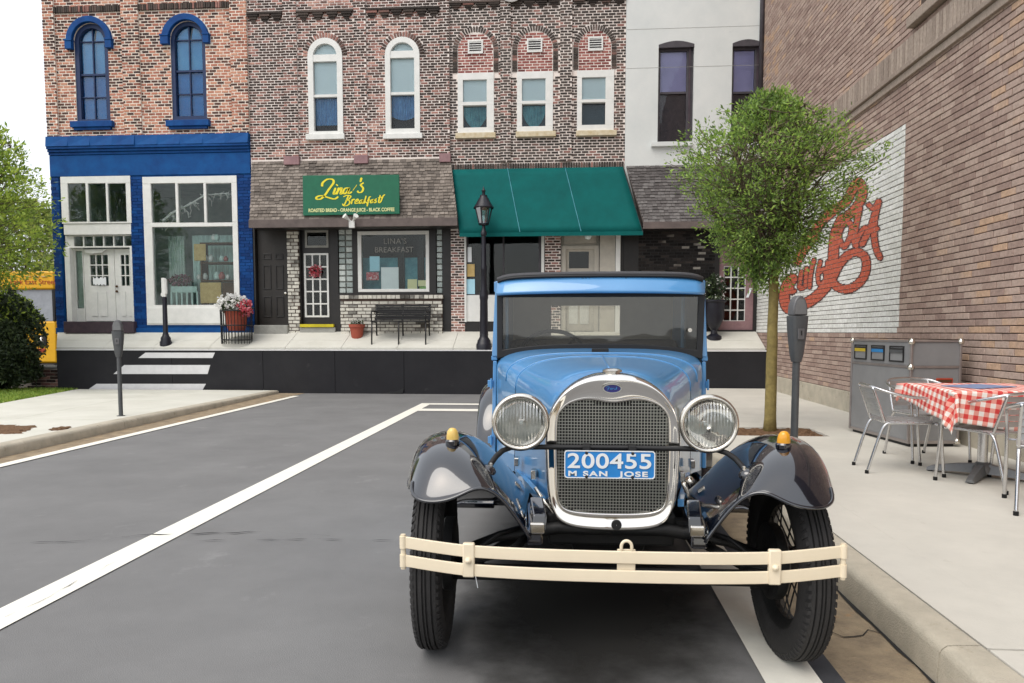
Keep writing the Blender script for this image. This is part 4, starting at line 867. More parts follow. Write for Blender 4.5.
for w, r in zip(W3, wr_):
    x0, x1 = PX(w[13],50), PX(w[14],50); c = (x0+x1)/2; ro = (x1-x0)/2; zs = PZ(w[13],w[15])-ro; archs.append((c, ro, zs, r))
    ex += [ex_rect((r[0],r[1],r[2]-.13,r[3])), ex_arch(c-ro-.006, c+ro+.006, r[3]-.1, zs)]
bricks(mbu, DX0, DX1, PZ(540,162), ZT, ex, .155, .0555, .0195, 0, .007)
for p in pil: bricks(mbu, p[0], p[1], PZ(540,162), ZT, [], .155, .0555, .0195, .02, .052)
bricks(mbu, DX0, DX1, PZ(540,169.5), PZ(540,162.6), [], .052, PZ(540,162.6)-PZ(540,169.5), .012, 0, .03)
mbu.build('brickwork', 'brick_umber', ab, w=True, kind='stuff', fix=False)
for p in pil: fbox(MB(), (p[0]+.004,p[1]-.004,PZ(540,162),ZT), .001, .045).build('pilaster', 'mortar_pale', ab, w=True)
for w, (c, ro, zs, r) in zip(W3, archs):
    vr = prect(w[16],w[18],w[17],w[19])
    brick_arch(ab, c, zs, ro-.10, ro, 'brick_umber', 24, legs=zs-r[3])
    mb = MB(); bricks(mb, c-ro+.112, c+ro-.112, r[3]+.005, zs+ro-.11, [(lambda z, c=c, ro=ro, zs=zs: None), ex_rect(vr)]+[(lambda z, c=c, ri=ro-.11, zs=zs, s_=s_: ((c-ro, c-math.sqrt(max(0,ri*ri-(z-zs)**2))) if s_ < 0 else (c+math.sqrt(max(0,ri*ri-(z-zs)**2)), c+ro)) if z > zs else None) for s_ in (-1,1)], .155, .0555, .0165, -.03, .004)
    mb.build('arch_infill', 'brick_arch_red', ab, w=True, kind='stuff', fix=False)
    mb = MB(); mb.ring([(vr[0],vr[2]),(vr[1],vr[2]),(vr[1],vr[3]),(vr[0],vr[3])], [(vr[0]+.03,vr[2]+.03),(vr[1]-.03,vr[2]+.03),(vr[1]-.03,vr[3]-.03),(vr[0]+.03,vr[3]-.03)], YF-.03, YF-.001); v_ = mb.build('vent', 'white_paint', ab, w=True)
    fbox(MB(), (vr[0]+.03,vr[1]-.03,vr[2]+.03,vr[3]-.03), .001, .004).build('vent_back', 'dark_frame', v_, w=True)
    for i in range(5):
        z_ = vr[2]+.045+(vr[3]-vr[2]-.09)*i/4; MB().hexa([(vr[0]+.03,YF-.030,z_-.012),(vr[1]-.03,YF-.030,z_-.012),(vr[1]-.03,YF-.006,z_+.006),(vr[0]+.03,YF-.006,z_+.006)], [(vr[0]+.03,YF-.030,z_-.004),(vr[1]-.03,YF-.030,z_-.004),(vr[1]-.03,YF-.006,z_+.014),(vr[0]+.03,YF-.006,z_+.014)]).build('slat', 'white_paint', v_, w=True)
    up = prect(w[4],w[6],w[5],w[7]); lo = prect(w[4],w[8],w[5],w[9]); mb = MB(); wall_holes(mb, r, [up, (up[0],up[1],lo[2],lo[3])], -.10, .02); w_ = mb.build('window', 'white_paint', ab, w=True, bevel=.004)
    pane(w_, up, -.03, 'glass', 'sky_reflection', .03); pane(w_, (up[0],up[1],lo[2],lo[3]), -.06, 'glass', 'curtain_dark', .10)
    if w[0] < 570:
        n_ = 24; rows = [[(up[0]+.01+(up[1]-up[0]-.02)*i/n_, YF+.10+.008*math.sin(i*2), lo[3]-.01-(lo[3]-lo[2])*t*(.35+.62*math.sin(math.pi*i/n_)**.7)) for i in range(n_+1)] for t in (0,.5,1)]
        MB().grid(rows).build('curtain', 'curtain_teal', w_, w=True)
    fbox(MB(), prect(w[10],w[3]+.2,w[11],w[12]), -.08, .09).build('sill', 'sill_stone', w_, w=True, bevel=.008)
corbels(ab, DX0, DX1, pil, 8, 13, 'brick_umber')
xd, zd = onY(512,-2,YF); MB().lathe([(0,-.04),(.20,-.035),(.23,-.01),(.23,0)], (xd,YF-.11,zd+.1), 'y', 24).build('plaque', 'white_paint', ab, w=True, smooth='auto')
# awning
OUT3 = .52; YA = YF-OUT3
tA = [onY(450.7,170,YF-.03), onY(623.3,166.5,YF-.03)]; bA = [onY(459.5,233.5,YA), onY(643,230.5,YA)]
zt3 = (tA[0][1]+tA[1][1])/2; zb3 = (bA[0][1]+bA[1][1])/2
n1, n2 = 24, 10; rows = []
for j in range(n2+1):
    t = j/n2; rows.append([])
    for i in range(n1+1):
        s_ = i/n1; x = (tA[0][0]+(tA[1][0]-tA[0][0])*s_)*(1-t)+(bA[0][0]+(bA[1][0]-bA[0][0])*s_)*t; sag = .03*math.sin(math.pi*t)*abs(math.sin(math.pi*s_*3))
        rows[-1].append((x, YF-.03-OUT3*t+.03*t, zt3+(zb3-zt3)*t-sag))
aw_ = MB().grid(rows).build('awning', 'awning', ab, w=True, smooth=True, solid=.008)
mb = MB(); vl = [[(p[0],p[1]-.005,p[2]-d) for p in rows[-1]] for d in (0,.04,.08)]; mb.grid(vl).build('valance', 'awning', aw_, w=True, solid=.006)
for s_ in (1/3, 2/3):
    MB().tube([(r_[int(n1*s_)][0], r_[int(n1*s_)][1]-.008, r_[int(n1*s_)][2]+.008) for r_ in rows], .008, 5).build('seam', 'curtain_teal', aw_, w=True)
for i in (0, n1):
    MB().tube([(r_[i][0], r_[i][1], r_[i][2]-.02) for r_ in rows], .015, 6).tube([rows[-1][i], (rows[-1][i][0], YF-.02, rows[-1][i][2])], .013, 6).build('frame_arm', 'iron_black', aw_, w=True)
# shopfront under the awning
zs3 = PZ(540,222); wl = Fb(468,234,541,329); dr3 = Fb(561,228,599,331); pn3 = Fb(599.5,228,615,331)
mb = MB(); wall_holes(mb, (DX0+.001,DX1-.001,Z0-.1,PZ(540,225)-.002), [(PX(465.5,280),PX(541,280),PZ(500,322),PZ(500,234)), (dr3[0],dr3[1],Z0-.1,dr3[3])], -.25, -.002); mb.build('shopfront_wall', 'black_paint', ab, w=True)
mb = MB(); p2 = (DX0+.002, PX(464.8,280)); bricks(mb, p2[0], p2[1], Z0, PZ(457,229), [], .155, .0555, .0195, 0, .025); p3 = (PX(545,280), PX(560.5,280)); bricks(mb, p3[0], p3[1], Z0, PZ(550,229), [], .155, .0555, .0195, 0, .025)
mb.build('pier_brickwork', 'brick_dusty', ab, w=True, kind='stuff', fix=False)
for p_ in (p2, p3): fbox(MB(), (p_[0],p_[1],Z0,PZ(457,229)), -.001, .018).build('pier', 'mortar_pale', ab, w=True)
lo3 = Fb(465.6,295,540.8,321.5); gl3 = [(PX(468,260),PX(502.5,260),PZ(490,294),PZ(490,235)), (PX(504,260),PX(538.5,260),PZ(520,294),PZ(520,235))]
mb = MB(); wall_holes(mb, (PX(465.5,280),PX(541,280),PZ(500,294.8),PZ(500,234.05)), gl3, -.10, -.03); w_ = mb.build('window', 'dark_frame', ab, w=True)
for gq in gl3: pane(w_, gq, -.06, 'glass_shop')
fbox(MB(), (lo3[0],lo3[1],PZ(500,321.5),PZ(500,295)), -.14, .0).build('stall_panel', 'white_paint', ab, w=True, bevel=.006)
fbox(MB(), (PX(541.3,280),PX(544.3,280),Z0,PZ(540,228)), .0, .06).build('post', 'white_paint', ab, w=True, bevel=.005)
fbox(MB(), (PX(615.3,280),PX(620,280),Z0,PZ(615,228)), .0, .06).build('post', 'white_paint', ab, w=True, bevel=.005)
fbox(MB(), (PX(464.5,280),PX(466.5,280),PZ(465,322),PZ(465,234)), .0, .03).build('post', 'white_paint', ab, w=True)
gq = Fb(569,251,589,268); mb = MB(); wall_holes(mb, dr3, [gq], -.14, -.09); d_ = mb.build('door', 'beige_paint', ab, w=True); pane(d_, gq, -.11, 'glass_shop')
for i, a in enumerate((Fb(569,276,578,296), Fb(580,276,589,296), Fb(569,302,578,324), Fb(580,302,589,324))): fbox(MB(), a, -.088, -.075).build('door_panel', 'door_light', d_, w=True, bevel=.006)
mb = MB(); mb.ring([(dr3[0],Z0),(dr3[1],Z0),(dr3[1],PZ(580,245.5)),(dr3[0],PZ(580,245.5))], [(dr3[0]+.1,Z0+.02),(dr3[1]-.1,Z0+.02),(dr3[1]-.1,PZ(580,249)),(dr3[0]+.1,PZ(580,249))], YF+.02, YF+.088); mb.build('door_surround', 'beige_paint', d_, w=True, bevel=.006)
fbox(MB(), (dr3[0]+.05,dr3[1]-.05,PZ(580,243),PZ(580,232)), -.088, -.06).build('transom_panel', 'beige_paint', d_, w=True, bevel=.01)
fbox(MB(), (pn3[0],pn3[1],Z0,PZ(600,229)), .0, .02).build('side_panel', 'beige_paint', ab, w=True, bevel=.005)
x_, z_ = onY(588,235,YF-.12); lg = MB().lathe([(.001,-.09),(.05,-.08),(.075,-.03),(.07,.02),(.04,.05),(.04,.09)], (x_,YF-.12,z_), 'z', 14).build('globe_lamp', 'bulb', None, smooth=True); tag(lg, 'round white globe lamp under the teal awning by the door', 'lamp')
for rr, mm, lb in (((467.5,247,471.5,262), 'paper', 'narrow white strip notice in the window under the awning'), ((467,264,474.5,276.5), 'wood_tan', 'tan notice in the window left of the lamp post'), ((465.8,279,474.8,294), 'paper_blue', 'pale blue notice in the window left of the lamp post')):
    r_ = Fb(*rr); o = MB().box(r_[0],r_[1],YF+.02,YF+.026,r_[2],r_[3]).build('notice', mm, None); tag(o, lb, 'notice')

# ---------------------------------------------------------------- 4 white building
EX0, EX1 = DX1+.004, XW-.004
wb = thing('shop_building', 'white rendered building with two tall violet windows and grey shingled canopy', 'building', ((EX0+EX1)/2, YF, Z0))
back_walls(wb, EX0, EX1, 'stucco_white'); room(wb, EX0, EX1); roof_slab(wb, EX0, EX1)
zw = PZ(690,163.5); WV = [prect(658,44.5,693.5,142), prect(731.5,43,766.5,143)]; WV[1] = (WV[1][0], min(WV[1][1], EX1-.01), WV[1][2], WV[1][3])
mb = MB(); wall_holes(mb, (EX0,EX1,PZ(690,225),ZT), WV, -.25, .012); mb.build('wall', 'stucco_white', wb, w=True)
for py in (28,67): MB().box(EX0+.01,EX1-.01,YF-.0145,YF-.011,PZ(690,py)-.003,PZ(690,py)+.003).build('render_joint', 'stone_grey', wb, w=True)
for r in WV:
    c = (r[0]+r[1])/2; iw = (r[0]+.05, r[1]-.13, r[2]+.04, r[3]-.10)
    mb = MB(); wall_holes(mb, r, [iw], -.16, -.08); w_ = mb.build('window', 'dark_frame', wb, w=True, bevel=.005)
    zmid = iw[2]+(iw[3]-iw[2])*.54
    pane(w_, (iw[0],iw[1],zmid+.02,iw[3]), -.11, 'glass', 'blind_violet', .04); pane(w_, (iw[0],iw[1],iw[2],zmid-.02), -.12, 'glass', 'violet_dark', .04)
    fbox(MB(), (iw[0],iw[1],zmid-.02,zmid+.02), -.14, -.09).build('meeting_rail', 'dark_frame', w_, w=True)
    MB().box(r[1]-.09,r[1]-.06,YF+.04,YF+.078,r[2]+.02,r[3]-.06).build('frame_bead', 'violet_dark', w_, w=True)
    mb = MB(); n_ = 10; pts = [(r[0]+(r[1]-r[0])*i/n_, r[3]-.001+.07*math.sin(math.pi*i/n_)) for i in range(n_+1)]; mb.prism([(r[0],r[3]-.06)]+pts+[(r[1],r[3]-.06)], YF-.016, YF+.03); mb.build('lintel', 'dark_frame', w_, w=True)
    MB().box(r[0]-.13,r[1]-.02,YF-.10,YF-.0125,r[2]-.10,r[2]-.012).build('sill', 'stucco_white', w_, w=True, bevel=.008)
MB().tube([(EX1-.05,YF-.06,PZ(764,100)),(EX1-.05,YF-.06,ZT-.1)], .045, 10).build('downpipe', 'dark_frame', wb, w=True, smooth=True)
zt4 = PZ(690,164.5); xb0, zb4 = onY(643.5,222,YF-OUT2); 
shingle_roof(wb, EX0+.02, EX1-.01, xb0-.0, EX1-.01, zt4, zb4, OUT2, 'shingle_dark', 19, .10)
MB().box(xb0-.01,EX1-.012,YF-OUT2-.03,YF-OUT2+.02,onY(690,228.5,YF-OUT2)[1],zb4).build('fascia', 'roof_trim', wb, w=True, bevel=.006)
MB().box(xb0+.01,EX1-.012,YF-OUT2+.025,YF-.002,zb4-.09,zb4-.07).build('soffit', 'black_paint', wb, w=True)
dk = Fb(719,262,754,330); dk = (dk[0], min(dk[1],EX1-.03), dk[2], PZ(735,240)); gk = Fb(724,266,746,321)
mb = MB(); wall_holes(mb, (EX0+.001,EX1-.001,Z0-.1,PZ(690,225)-.002), [(dk[0],dk[1],dk[2],dk[3])], -.25, -.002); mb.build('shopfront_wall', 'black_paint', wb, w=True)
gz = (gk[0],gk[1],gk[2],gk[3]); cells = []; w3, h3 = (gz[1]-gz[0])/3, (gz[3]-gz[2])/5
for i in range(3):
    for j in range(5): cells.append((gz[0]+i*w3+.012, gz[0]+(i+1)*w3-.012, gz[2]+j*h3+.012, gz[2]+(j+1)*h3-.012))
mb = MB(); wall_holes(mb, dk, [gz], -.12, -.05); d_ = mb.build('door', 'pink_paint', wb, w=True, bevel=.006)
mb = MB(); wall_holes(mb, gz, cells, -.09, -.06); mb.build('glazing_bar', 'white_paint', d_, w=True)
for c_ in cells: pane(d_, c_, -.08, 'glass_shop')
x_, z_ = onY(749,293,YF); MB().hexa([(x_-.05,YF+.03,z_-.09),(x_+.0,YF+.03,z_-.09),(x_+.0,YF+.045,z_-.09),(x_-.05,YF+.045,z_-.09)], [(x_+.02,YF+.03,z_+.1),(x_+.07,YF+.03,z_+.1),(x_+.07,YF+.045,z_+.1),(x_+.02,YF+.045,z_+.1)]).build('door_card', 'paper', d_, w=True)
mb = MB(); bricks(mb, EX0+.3, dk[0]-.1, Z0, PZ(690,231), [], .16, .06, .014, -.002, .012); mb.build('dark_brickwork', 'brick_black', wb, w=True, kind='stuff', fix=False)

# ================================================================== SIDE BRICK BUILDING (right)
sb = thing('brick_building', 'brown brick side wall with white painted patch and red lettering', 'building', (XW, 7.5, .15))
SY0, SY1, SZ1 = -1.0, YF+6, 10.5
MB().box(XW,XW+.3,SY0,SY1,-.05,SZ1).build('wall', 'mortar_side', sb, w=True)
MB().box(XW+.3,XW+6,SY0,SY0+.3,-.05,SZ1).box(XW+.3,XW+6,SY1-.3,SY1,-.05,SZ1).box(XW+5.7,XW+6,SY0+.3,SY1-.3,-.05,SZ1).build('outer_wall', 'brick_side', sb, w=True)
MB().box(XW+.05,XW+5.9,SY0+.05,SY1-.05,SZ1-.04,SZ1+.05).build('roof', 'roof_trim', sb, w=True)
WY1, WZ1 = onX(903,128,XW); WY1 = onX(903,230,XW)[0]; WZ0 = onX(870,332,XW)[1]
inwhite = lambda y, z: y > WY1 and WZ0 < z < WZ1
LB, HB, JB = .222, .0665, .0085; zpl = .43; ledge = (4.14, 4.60)
up_ledge = 5.55
mbn, mbw = MB(), MB(); cand = []
def sbrick(mb, y0, y1, z0, z1, d):
    c = .004; x = XW-d
    mb.add([(x,y0+c,z0+c),(x,y1-c,z0+c),(x,y1-c,z1-c),(x,y0+c,z1-c),(x+c,y0,z0),(x+c,y1,z0),(x+c,y1,z1),(x+c,y0,z1),(XW,y0,z0),(XW,y1,z0),(XW,y1,z1),(XW,y0,z1)],
        [(3,2,1,0),(0,1,5,4),(1,2,6,5),(2,3,7,6),(3,0,4,7),(4,5,9,8),(5,6,10,9),(6,7,11,10),(7,4,8,11)])
full = []; k = 0; z = zpl+.004; courses = []
while z+HB < SZ1:
    if not (ledge[0]-.06 < z+HB/2 < ledge[1]+.02 and False):
        y = 1.0-(LB/2 if k % 2 else 0)+random.uniform(-.012,.012)
        while y < YF+.02:
            L_ = LB+random.uniform(-.006,.006); y1 = min(y+L_-JB, YF+.02)
            if y1-y > .03: full.append((y, y1, z, z+HB-JB, L_))
            y += L_
    z += HB; k += 1
def shown(b):
    px, py = proj(XW, (b[0]+b[1])/2, (b[2]+b[3])/2)
    if not (8 < px < 1016 and 8 < py < 675) or b[0] < 5.4: return 0
    # leave out what the table, bin and chairs hide
    if py > 372 and px > 845: return 0
    return 1/((b[0])**2)
scored = sorted([(shown(b), i) for i, b in enumerate(full) if abs(b[1]-b[0]-(b[4]-JB)) < 1e-4], reverse=True)[:300]
chosen = {i for s_, i in scored if s_ > 0}
bm0 = MB(); c = .004; hl, hh = .5, .5
proto_b = None
for i, b in enumerate(full):
    d = .012+random.uniform(-.003,.004)
    if i in chosen:
        if proto_b is None:
            q = MB(); yl, zl_ = (LB-JB)/2, (HB-JB)/2
            q.add([(0,-yl+c,-zl_+c),(0,yl-c,-zl_+c),(0,yl-c,zl_-c),(0,-yl+c,zl_-c),(c,-yl,-zl_),(c,yl,-zl_),(c,yl,zl_),(c,-yl,zl_),(.02,-yl,-zl_),(.02,yl,-zl_),(.02,yl,zl_),(.02,-yl,zl_)],
                [(3,2,1,0),(0,1,5,4),(1,2,6,5),(2,3,7,6),(3,0,4,7),(4,5,9,8),(5,6,10,9),(6,7,11,10),(7,4,8,11)])
            proto_b = q.build('brick', 'brick_side', sb); ob = proto_b
        else: ob = share(proto_b, 'brick', sb, (0,0,0))
        ob.location = (-d, (b[0]+b[1])/2-7.5, (b[2]+b[3])/2-.15); ob.scale = (1,(b[1]-b[0])/(LB-JB),1)
    elif inwhite((b[0]+b[1])/2, (b[2]+b[3])/2) or (b[0] < WY1 < b[1] and WZ0 < b[2] < WZ1):
        if b[0] < WY1-.02: sbrick(mbn, b[0], WY1, b[2], b[3], d); sbrick(mbw, WY1, b[1], b[2], b[3], d)
        else: sbrick(mbw, *b[:4], d)
    else: sbrick(mbn, *b[:4], d)
mbn.build('brickwork', 'brick_side', sb, w=True, kind='stuff', fix=False); mbw.build('whitewashed_brickwork', 'brick_white', sb, w=True, kind='stuff', fix=False)
# projecting soldier course and ledge, window ledge higher up
mb = MB(); y = 1.0
while y < 11.9:
    mb.box(XW-.055-random.uniform(0,.006),XW,y,y+.062,ledge[0]+.12,ledge[1]-.07); y += .071
mb.build('soldier_course', 'brick_soldier', sb, w=True, kind='stuff', fix=False)
MB().box(XW-.085,XW,1,11.9,ledge[0]+.06,ledge[0]+.115).box(XW-.05,XW,1,11.9,ledge[0]-.03,ledge[0]+.055).build('string_course', 'brick_soldier', sb, w=True, bevel=.006)
yu, zu = onX(915,27,XW); MB().box(XW-.10,XW,3.0,yu,zu-.02,zu+.09).build('window_ledge', 'brick_soldier', sb, w=True, bevel=.008)
MB().box(XW-.01,XW+.01,3.0,yu-.15,zu+.09,zu+1.4).build('blind_window', 'mortar_side', sb, w=True)
MB().box(XW-.035,XW,1.0,YP+.0,.14,zpl-.002).build('plinth', 'concrete_kerb', sb, w=True, bevel=.008)
# painted script on the whitewash: the paint lies on the brick faces only, the joints stay bare
ST = [([(604,468),(580,500),(572,545),(590,585),(640,572),(690,545),(735,500),(758,455),(765,400),(768,345),(775,290),(800,235)],40), ([(800,235),(845,200),(878,150),(880,105),(862,88),(845,112),(815,165),(760,205),(710,255),(675,310)],34),
    ([(690,305),(650,355),(625,400)],30), ([(757,470),(785,502),(835,505),(880,470),(897,420),(888,378),(852,362),(812,385),(782,425),(768,455)],32),
    ([(800,335),(788,300),(800,262),(822,245),(838,262),(832,305),(812,340),(800,335)],20), ([(870,190),(858,250),(848,310),(856,335)],22), ([(852,335),(872,290),(890,268),(900,275)],18), ([(880,330),(915,260),(945,165)],24), ([(945,165),(930,230),(928,300),(936,350),(950,382)],24), ([(895,290),(940,270)],16), ([(905,175),(925,190),(945,165)],18),
    ([(605,470),(600,520),(612,515)],16), ([(640,440),(632,500),(645,505)],16), ([(660,425),(655,500)],15), ([(690,395),(678,440),(672,500)],16), ([(715,400),(705,450),(712,490),(735,470),(730,430),(715,440)],15), ([(742,400),(738,450)],12)]
segs = []
for pts, w_ in ST:
    P = [Vector(p) for p in pts]
    for i in range(len(P)-1):
        n_ = 5; p0, p1, p2, p3 = P[max(i-1,0)], P[i], P[i+1], P[min(i+2,len(P)-1)]; prev = None
        for k_ in range(n_+1):
            t = k_/n_; q = .5*((2*p1)+(-p0+p2)*t+(2*p0-5*p1+4*p2-p3)*t*t+(-p0+3*p1-3*p2+p3)*t**3)
            if prev is not None: segs.append((prev.x,prev.y,q.x,q.y,w_/2))
            prev = q
segs = np.array(segs); mr_, ml_ = MB(), MB(); cs = .0125
for b in full:
    if not inwhite((b[0]+b[1])/2, (b[2]+b[3])/2): continue
    px, py = proj(XW,(b[0]+b[1])/2,(b[2]+b[3])/2); zx, zy = (px-640)*3.938, (py-160)*3.938
    if not (520 < zx < 1000 and 40 < zy < 640): continue
    ny = max(1, int((b[1]-b[0])/cs)); nz = max(1, int((b[3]-b[2])/cs)); sy, sz = (b[1]-b[0])/ny, (b[3]-b[2])/nz
    yy, zz = np.meshgrid(b[0]+sy*(np.arange(ny)+.5), b[2]+sz*(np.arange(nz)+.5), indexing='ij'); yy = yy.ravel(); zz = zz.ravel()
    pp = proj(XW, yy, zz); ax = (pp[0]-640)*3.938; ay = (pp[1]-160)*3.938
    dx, dy = segs[:,2]-segs[:,0], segs[:,3]-segs[:,1]; t = np.clip(((ax[:,None]-segs[:,0])*dx+(ay[:,None]-segs[:,1])*dy)/(dx*dx+dy*dy+1e-9),0,1)
    dist = (np.hypot(ax[:,None]-segs[:,0]-t*dx, ay[:,None]-segs[:,1]-t*dy)-segs[:,4]).min(1)
    for y_, z_, d_ in zip(yy, zz, dist):
        if d_ < 3.2:
            mm = mr_ if d_ < -.6 else ml_
            mm.add([(XW-.0178,y_-sy/2,z_-sz/2),(XW-.0178,y_+sy/2,z_-sz/2),(XW-.0178,y_+sy/2,z_+sz/2),(XW-.0178,y_-sy/2,z_+sz/2)], [(3,2,1,0)])
mr_.build('painted_lettering', 'wall_paint_red', sb, w=True, kind='stuff', fix=False); ml_.build('lettering_outline', 'wall_paint_line', sb, w=True, kind='stuff', fix=False)

# ================================================================== THINGS ON THE RAISED PAVEMENT
# lamp post
ly = YP+.17; lx = onY(484,345,ly)[0]; lz = terr(ly)
lam = thing('street_lamp', 'black street lamp with glass lantern in front of the teal awning', 'street lamp', (lx,ly,lz))
zz = lambda py: onY(484,py,ly)[1]-lz
mb = MB(); mb.lathe([(.16,-.06),(.16,.05),(.145,.07),(.13,.13),(.11,.16),(.085,.20),(.085,.30)], (0,0,0), 'z', 12, True).build('base', 'lamp_black', lam, smooth='auto')
mb = MB(); mb.lathe([(.085,.28),(.078,zz(300)),(.088,zz(298)),(.088,zz(295)),(.062,zz(289)),(.055,zz(272)),(.066,zz(271)),(.066,zz(267)),(.05,zz(265)),(.045,zz(236)),(.062,zz(235)),(.062,zz(232)),(.035,zz(230)),(.03,zz(226)),(.07,zz(224.5))], (0,0,0), 'z', 14).build('post', 'lamp_black', lam, smooth='auto')
zb_, zt_, zr = zz(223.5), zz(208), zz(197)
hx = lambda r, z, n=6: [(r*math.cos(2*math.pi*i/n+.3), r*math.sin(2*math.pi*i/n+.3), z) for i in range(n)]
ln = MB().lathe([(.10,zb_-.03),(.105,zb_),(.02,zb_+.01)], (0,0,0), 'z', 6).build('lantern', 'lamp_black', lam)
lo, hi = hx(.095,zb_+.005), hx(.165,zt_)
for i in range(6): MB().tube([lo[i],hi[i]], .015, 5).build('lantern_bar', 'lamp_black', ln)
for i in range(6):
    j = (i+1) % 6; MB().add([lo[i],lo[j],hi[j],hi[i]], [(0,1,2,3)]).build('pane', 'lamp_glass', ln)
MB().lathe([(.20,zt_-.01),(.205,zt_+.01),(.15,zt_+.09),(.10,zr-.03),(.075,zr),(.075,zr+.03),(.03,zr+.05),(.03,zr+.10),(.045,zr+.12),(.02,zr+.15),(.012,zr+.19),(.001,zr+.21)], (0,0,0), 'z', 12).build('lantern_roof', 'lamp_black', lam, smooth='auto')
MB().lathe([(.001,zb_+.16),(.03,zb_+.15),(.035,zb_+.10),(.022,zb_+.04),(.022,zb_)], (0,0,0), 'z', 10).build('bulb', 'bulb', lam, smooth=True)
# short black post with white bracket
py_ = YP+.28; px_ = onY(166,344,py_)[0]; pz_ = terr(py_); zq = lambda p: onY(166,p,py_)[1]-pz_
bp_ = thing('signpost', 'short black post with white bracket in front of the blue shop', 'post', (px_,py_,pz_))
MB().lathe([(.12,-.05),(.12,.04),(.10,.08),(.10,.13),(.07,.17),(.05,.24),(.045,zq(297))], (0,0,0), 'z', 12, True).build('post', 'lamp_black', bp_, smooth='auto')
MB().box(-.045,.035,-.03,.03,zq(297)+.001,zq(278)).box(.036,.06,-.025,.025,zq(294),zq(279)).box(-.07,-.0455,-.02,.02,zq(296),zq(293)).build('bracket', 'white_paint', bp_, bevel=.006)
# wire basket with flowers
by_ = YP+.35; bx_ = onY(237,344,by_)[0]; bz_ = terr(by_)
pb = thing('flower_planter', 'round black wire basket planter full of white and red flowers', 'planter', (bx_,by_,bz_))
rb = .30; hb = .66
for i in range(30):
    a = 2*math.pi*i/30; MB().tube([(rb*math.cos(a),rb*math.sin(a),-.02 if i else -.02),(rb*1.04*math.cos(a),rb*1.04*math.sin(a),hb)], .008, 4).build('wire', 'iron_black', pb)
for z_ in (.06,.36,hb): MB().tube([(rb*(1+.04*z_/hb)*math.cos(a),rb*(1+.04*z_/hb)*math.sin(a),z_) for a in np.linspace(0,6.2832,29)[:-1]], .014, 6, closed=True).build('hoop', 'iron_black', pb, smooth=True)
MB().lathe([(.001,.25),(.17,.25),(.20,.4),(.24,hb-.02),(.255,hb),(.22,hb),(.001,hb-.04)], (0,0,0), 'z', 20).build('pot', 'terracotta', pb, smooth='auto')
MB().lathe([(.001,.235),(rb-.01,.235),(rb-.01,.247),(.001,.247)], (0,0,0), 'z', 20).build('shelf', 'iron_black', pb)
leaf_cloud('leaves', ball_pts((0,0,hb+.08),(.33,.30,.17),500,.3), .09, 'leaf_hedge', None).parent = pb
o = leaf_cloud('white_petals', np.concatenate([ball_pts(tuple(ball_pts((-.06,-.03,hb+.16),(.32,.28,.17),1,.9)[0]),(.045,.045,.035),7) for _ in range(85)]), .05, 'petal_white', None, aspect=1.1); o.parent = pb
o = leaf_cloud('red_petals', np.concatenate([ball_pts(tuple(ball_pts((.22,-.10,hb+.06),(.16,.2,.16),1,.8)[0]),(.04,.04,.03),7) for _ in range(38)]), .05, 'petal_red', None, aspect=1.1); o.parent = pb
# flower pot
fy = YF-.26; fx_ = onY(357,335,fy)[0]; fz_ = terr(fy)
fp = thing('flower_pot', 'red clay flower pot beside the black bench', 'flower pot', (fx_,fy,fz_))
MB().lathe([(.001,-.04),(.10,-.04),(.12,.02),(.145,.20),(.165,.20),(.168,.26),(.14,.26),(.001,.22)], (0,0,0), 'z', 20).build('pot', 'terracotta', fp, smooth='auto')
o = leaf_cloud('plant', ball_pts((0,0,.28),(.14,.14,.06),160,.2), .07, 'leaf_hedge'); o.parent = fp
o = leaf_cloud('petals', ball_pts((0,0,.30),(.12,.12,.05),60,.6), .03, 'petal_white', aspect=1.1); o.parent = fp
# bench
b0y = YF-.62; bxa, bxb = onY(370,325,b0y)[0], onY(427,325,b0y)[0]; bc = (bxa+bxb)/2; bw = (bxb-bxa)/2
zf_, zk_ = terr(b0y)-terr(b0y), terr(YF-.2)-terr(b0y)
bn = thing('park_bench', 'black metal slatted bench under the breakfast shop window', 'bench', (bc,b0y,terr(b0y)))
sz_ = onY(398,321,b0y)[1]-terr(b0y); tz_ = onY(398,304,YF-.18)[1]-terr(b0y)
for i in range(5): MB().box(-bw,bw,.02+i*.075,.075+i*.075,sz_-.012,sz_+.012).build('seat_slat', 'iron_black', bn, bevel=.004)
for i in range(7):
    t = (i+.5)/7; MB().box(-bw,bw,.39+.07*t,.41+.07*t,sz_+.03+(tz_-sz_-.04)*t-.019,sz_+.03+(tz_-sz_-.04)*t+.019).build('back_slat', 'iron_black', bn, bevel=.004)
for s_ in (-1,0,1):
    x_ = s_*(bw-.03)
    MB().tube([(x_,.0,terr(b0y+.0)-terr(b0y)-.01),(x_,.03,sz_-.02),(x_,.40,sz_-.02)], .016, 6).build('leg', 'iron_black', bn, smooth=True)
    MB().tube([(x_,.42,terr(b0y+.42)-terr(b0y)-.01),(x_,.39,sz_-.01),(x_,.425,sz_+.1),(x_,.475,tz_)], .016, 6).build('leg', 'iron_black', bn, smooth=True)
    if s_: MB().tube([(x_,.01,sz_),(x_,.0,sz_+.17),(x_,.05,sz_+.2),(x_,.42,sz_+.2)], .014, 6).build('armrest', 'iron_black', bn, smooth=True)

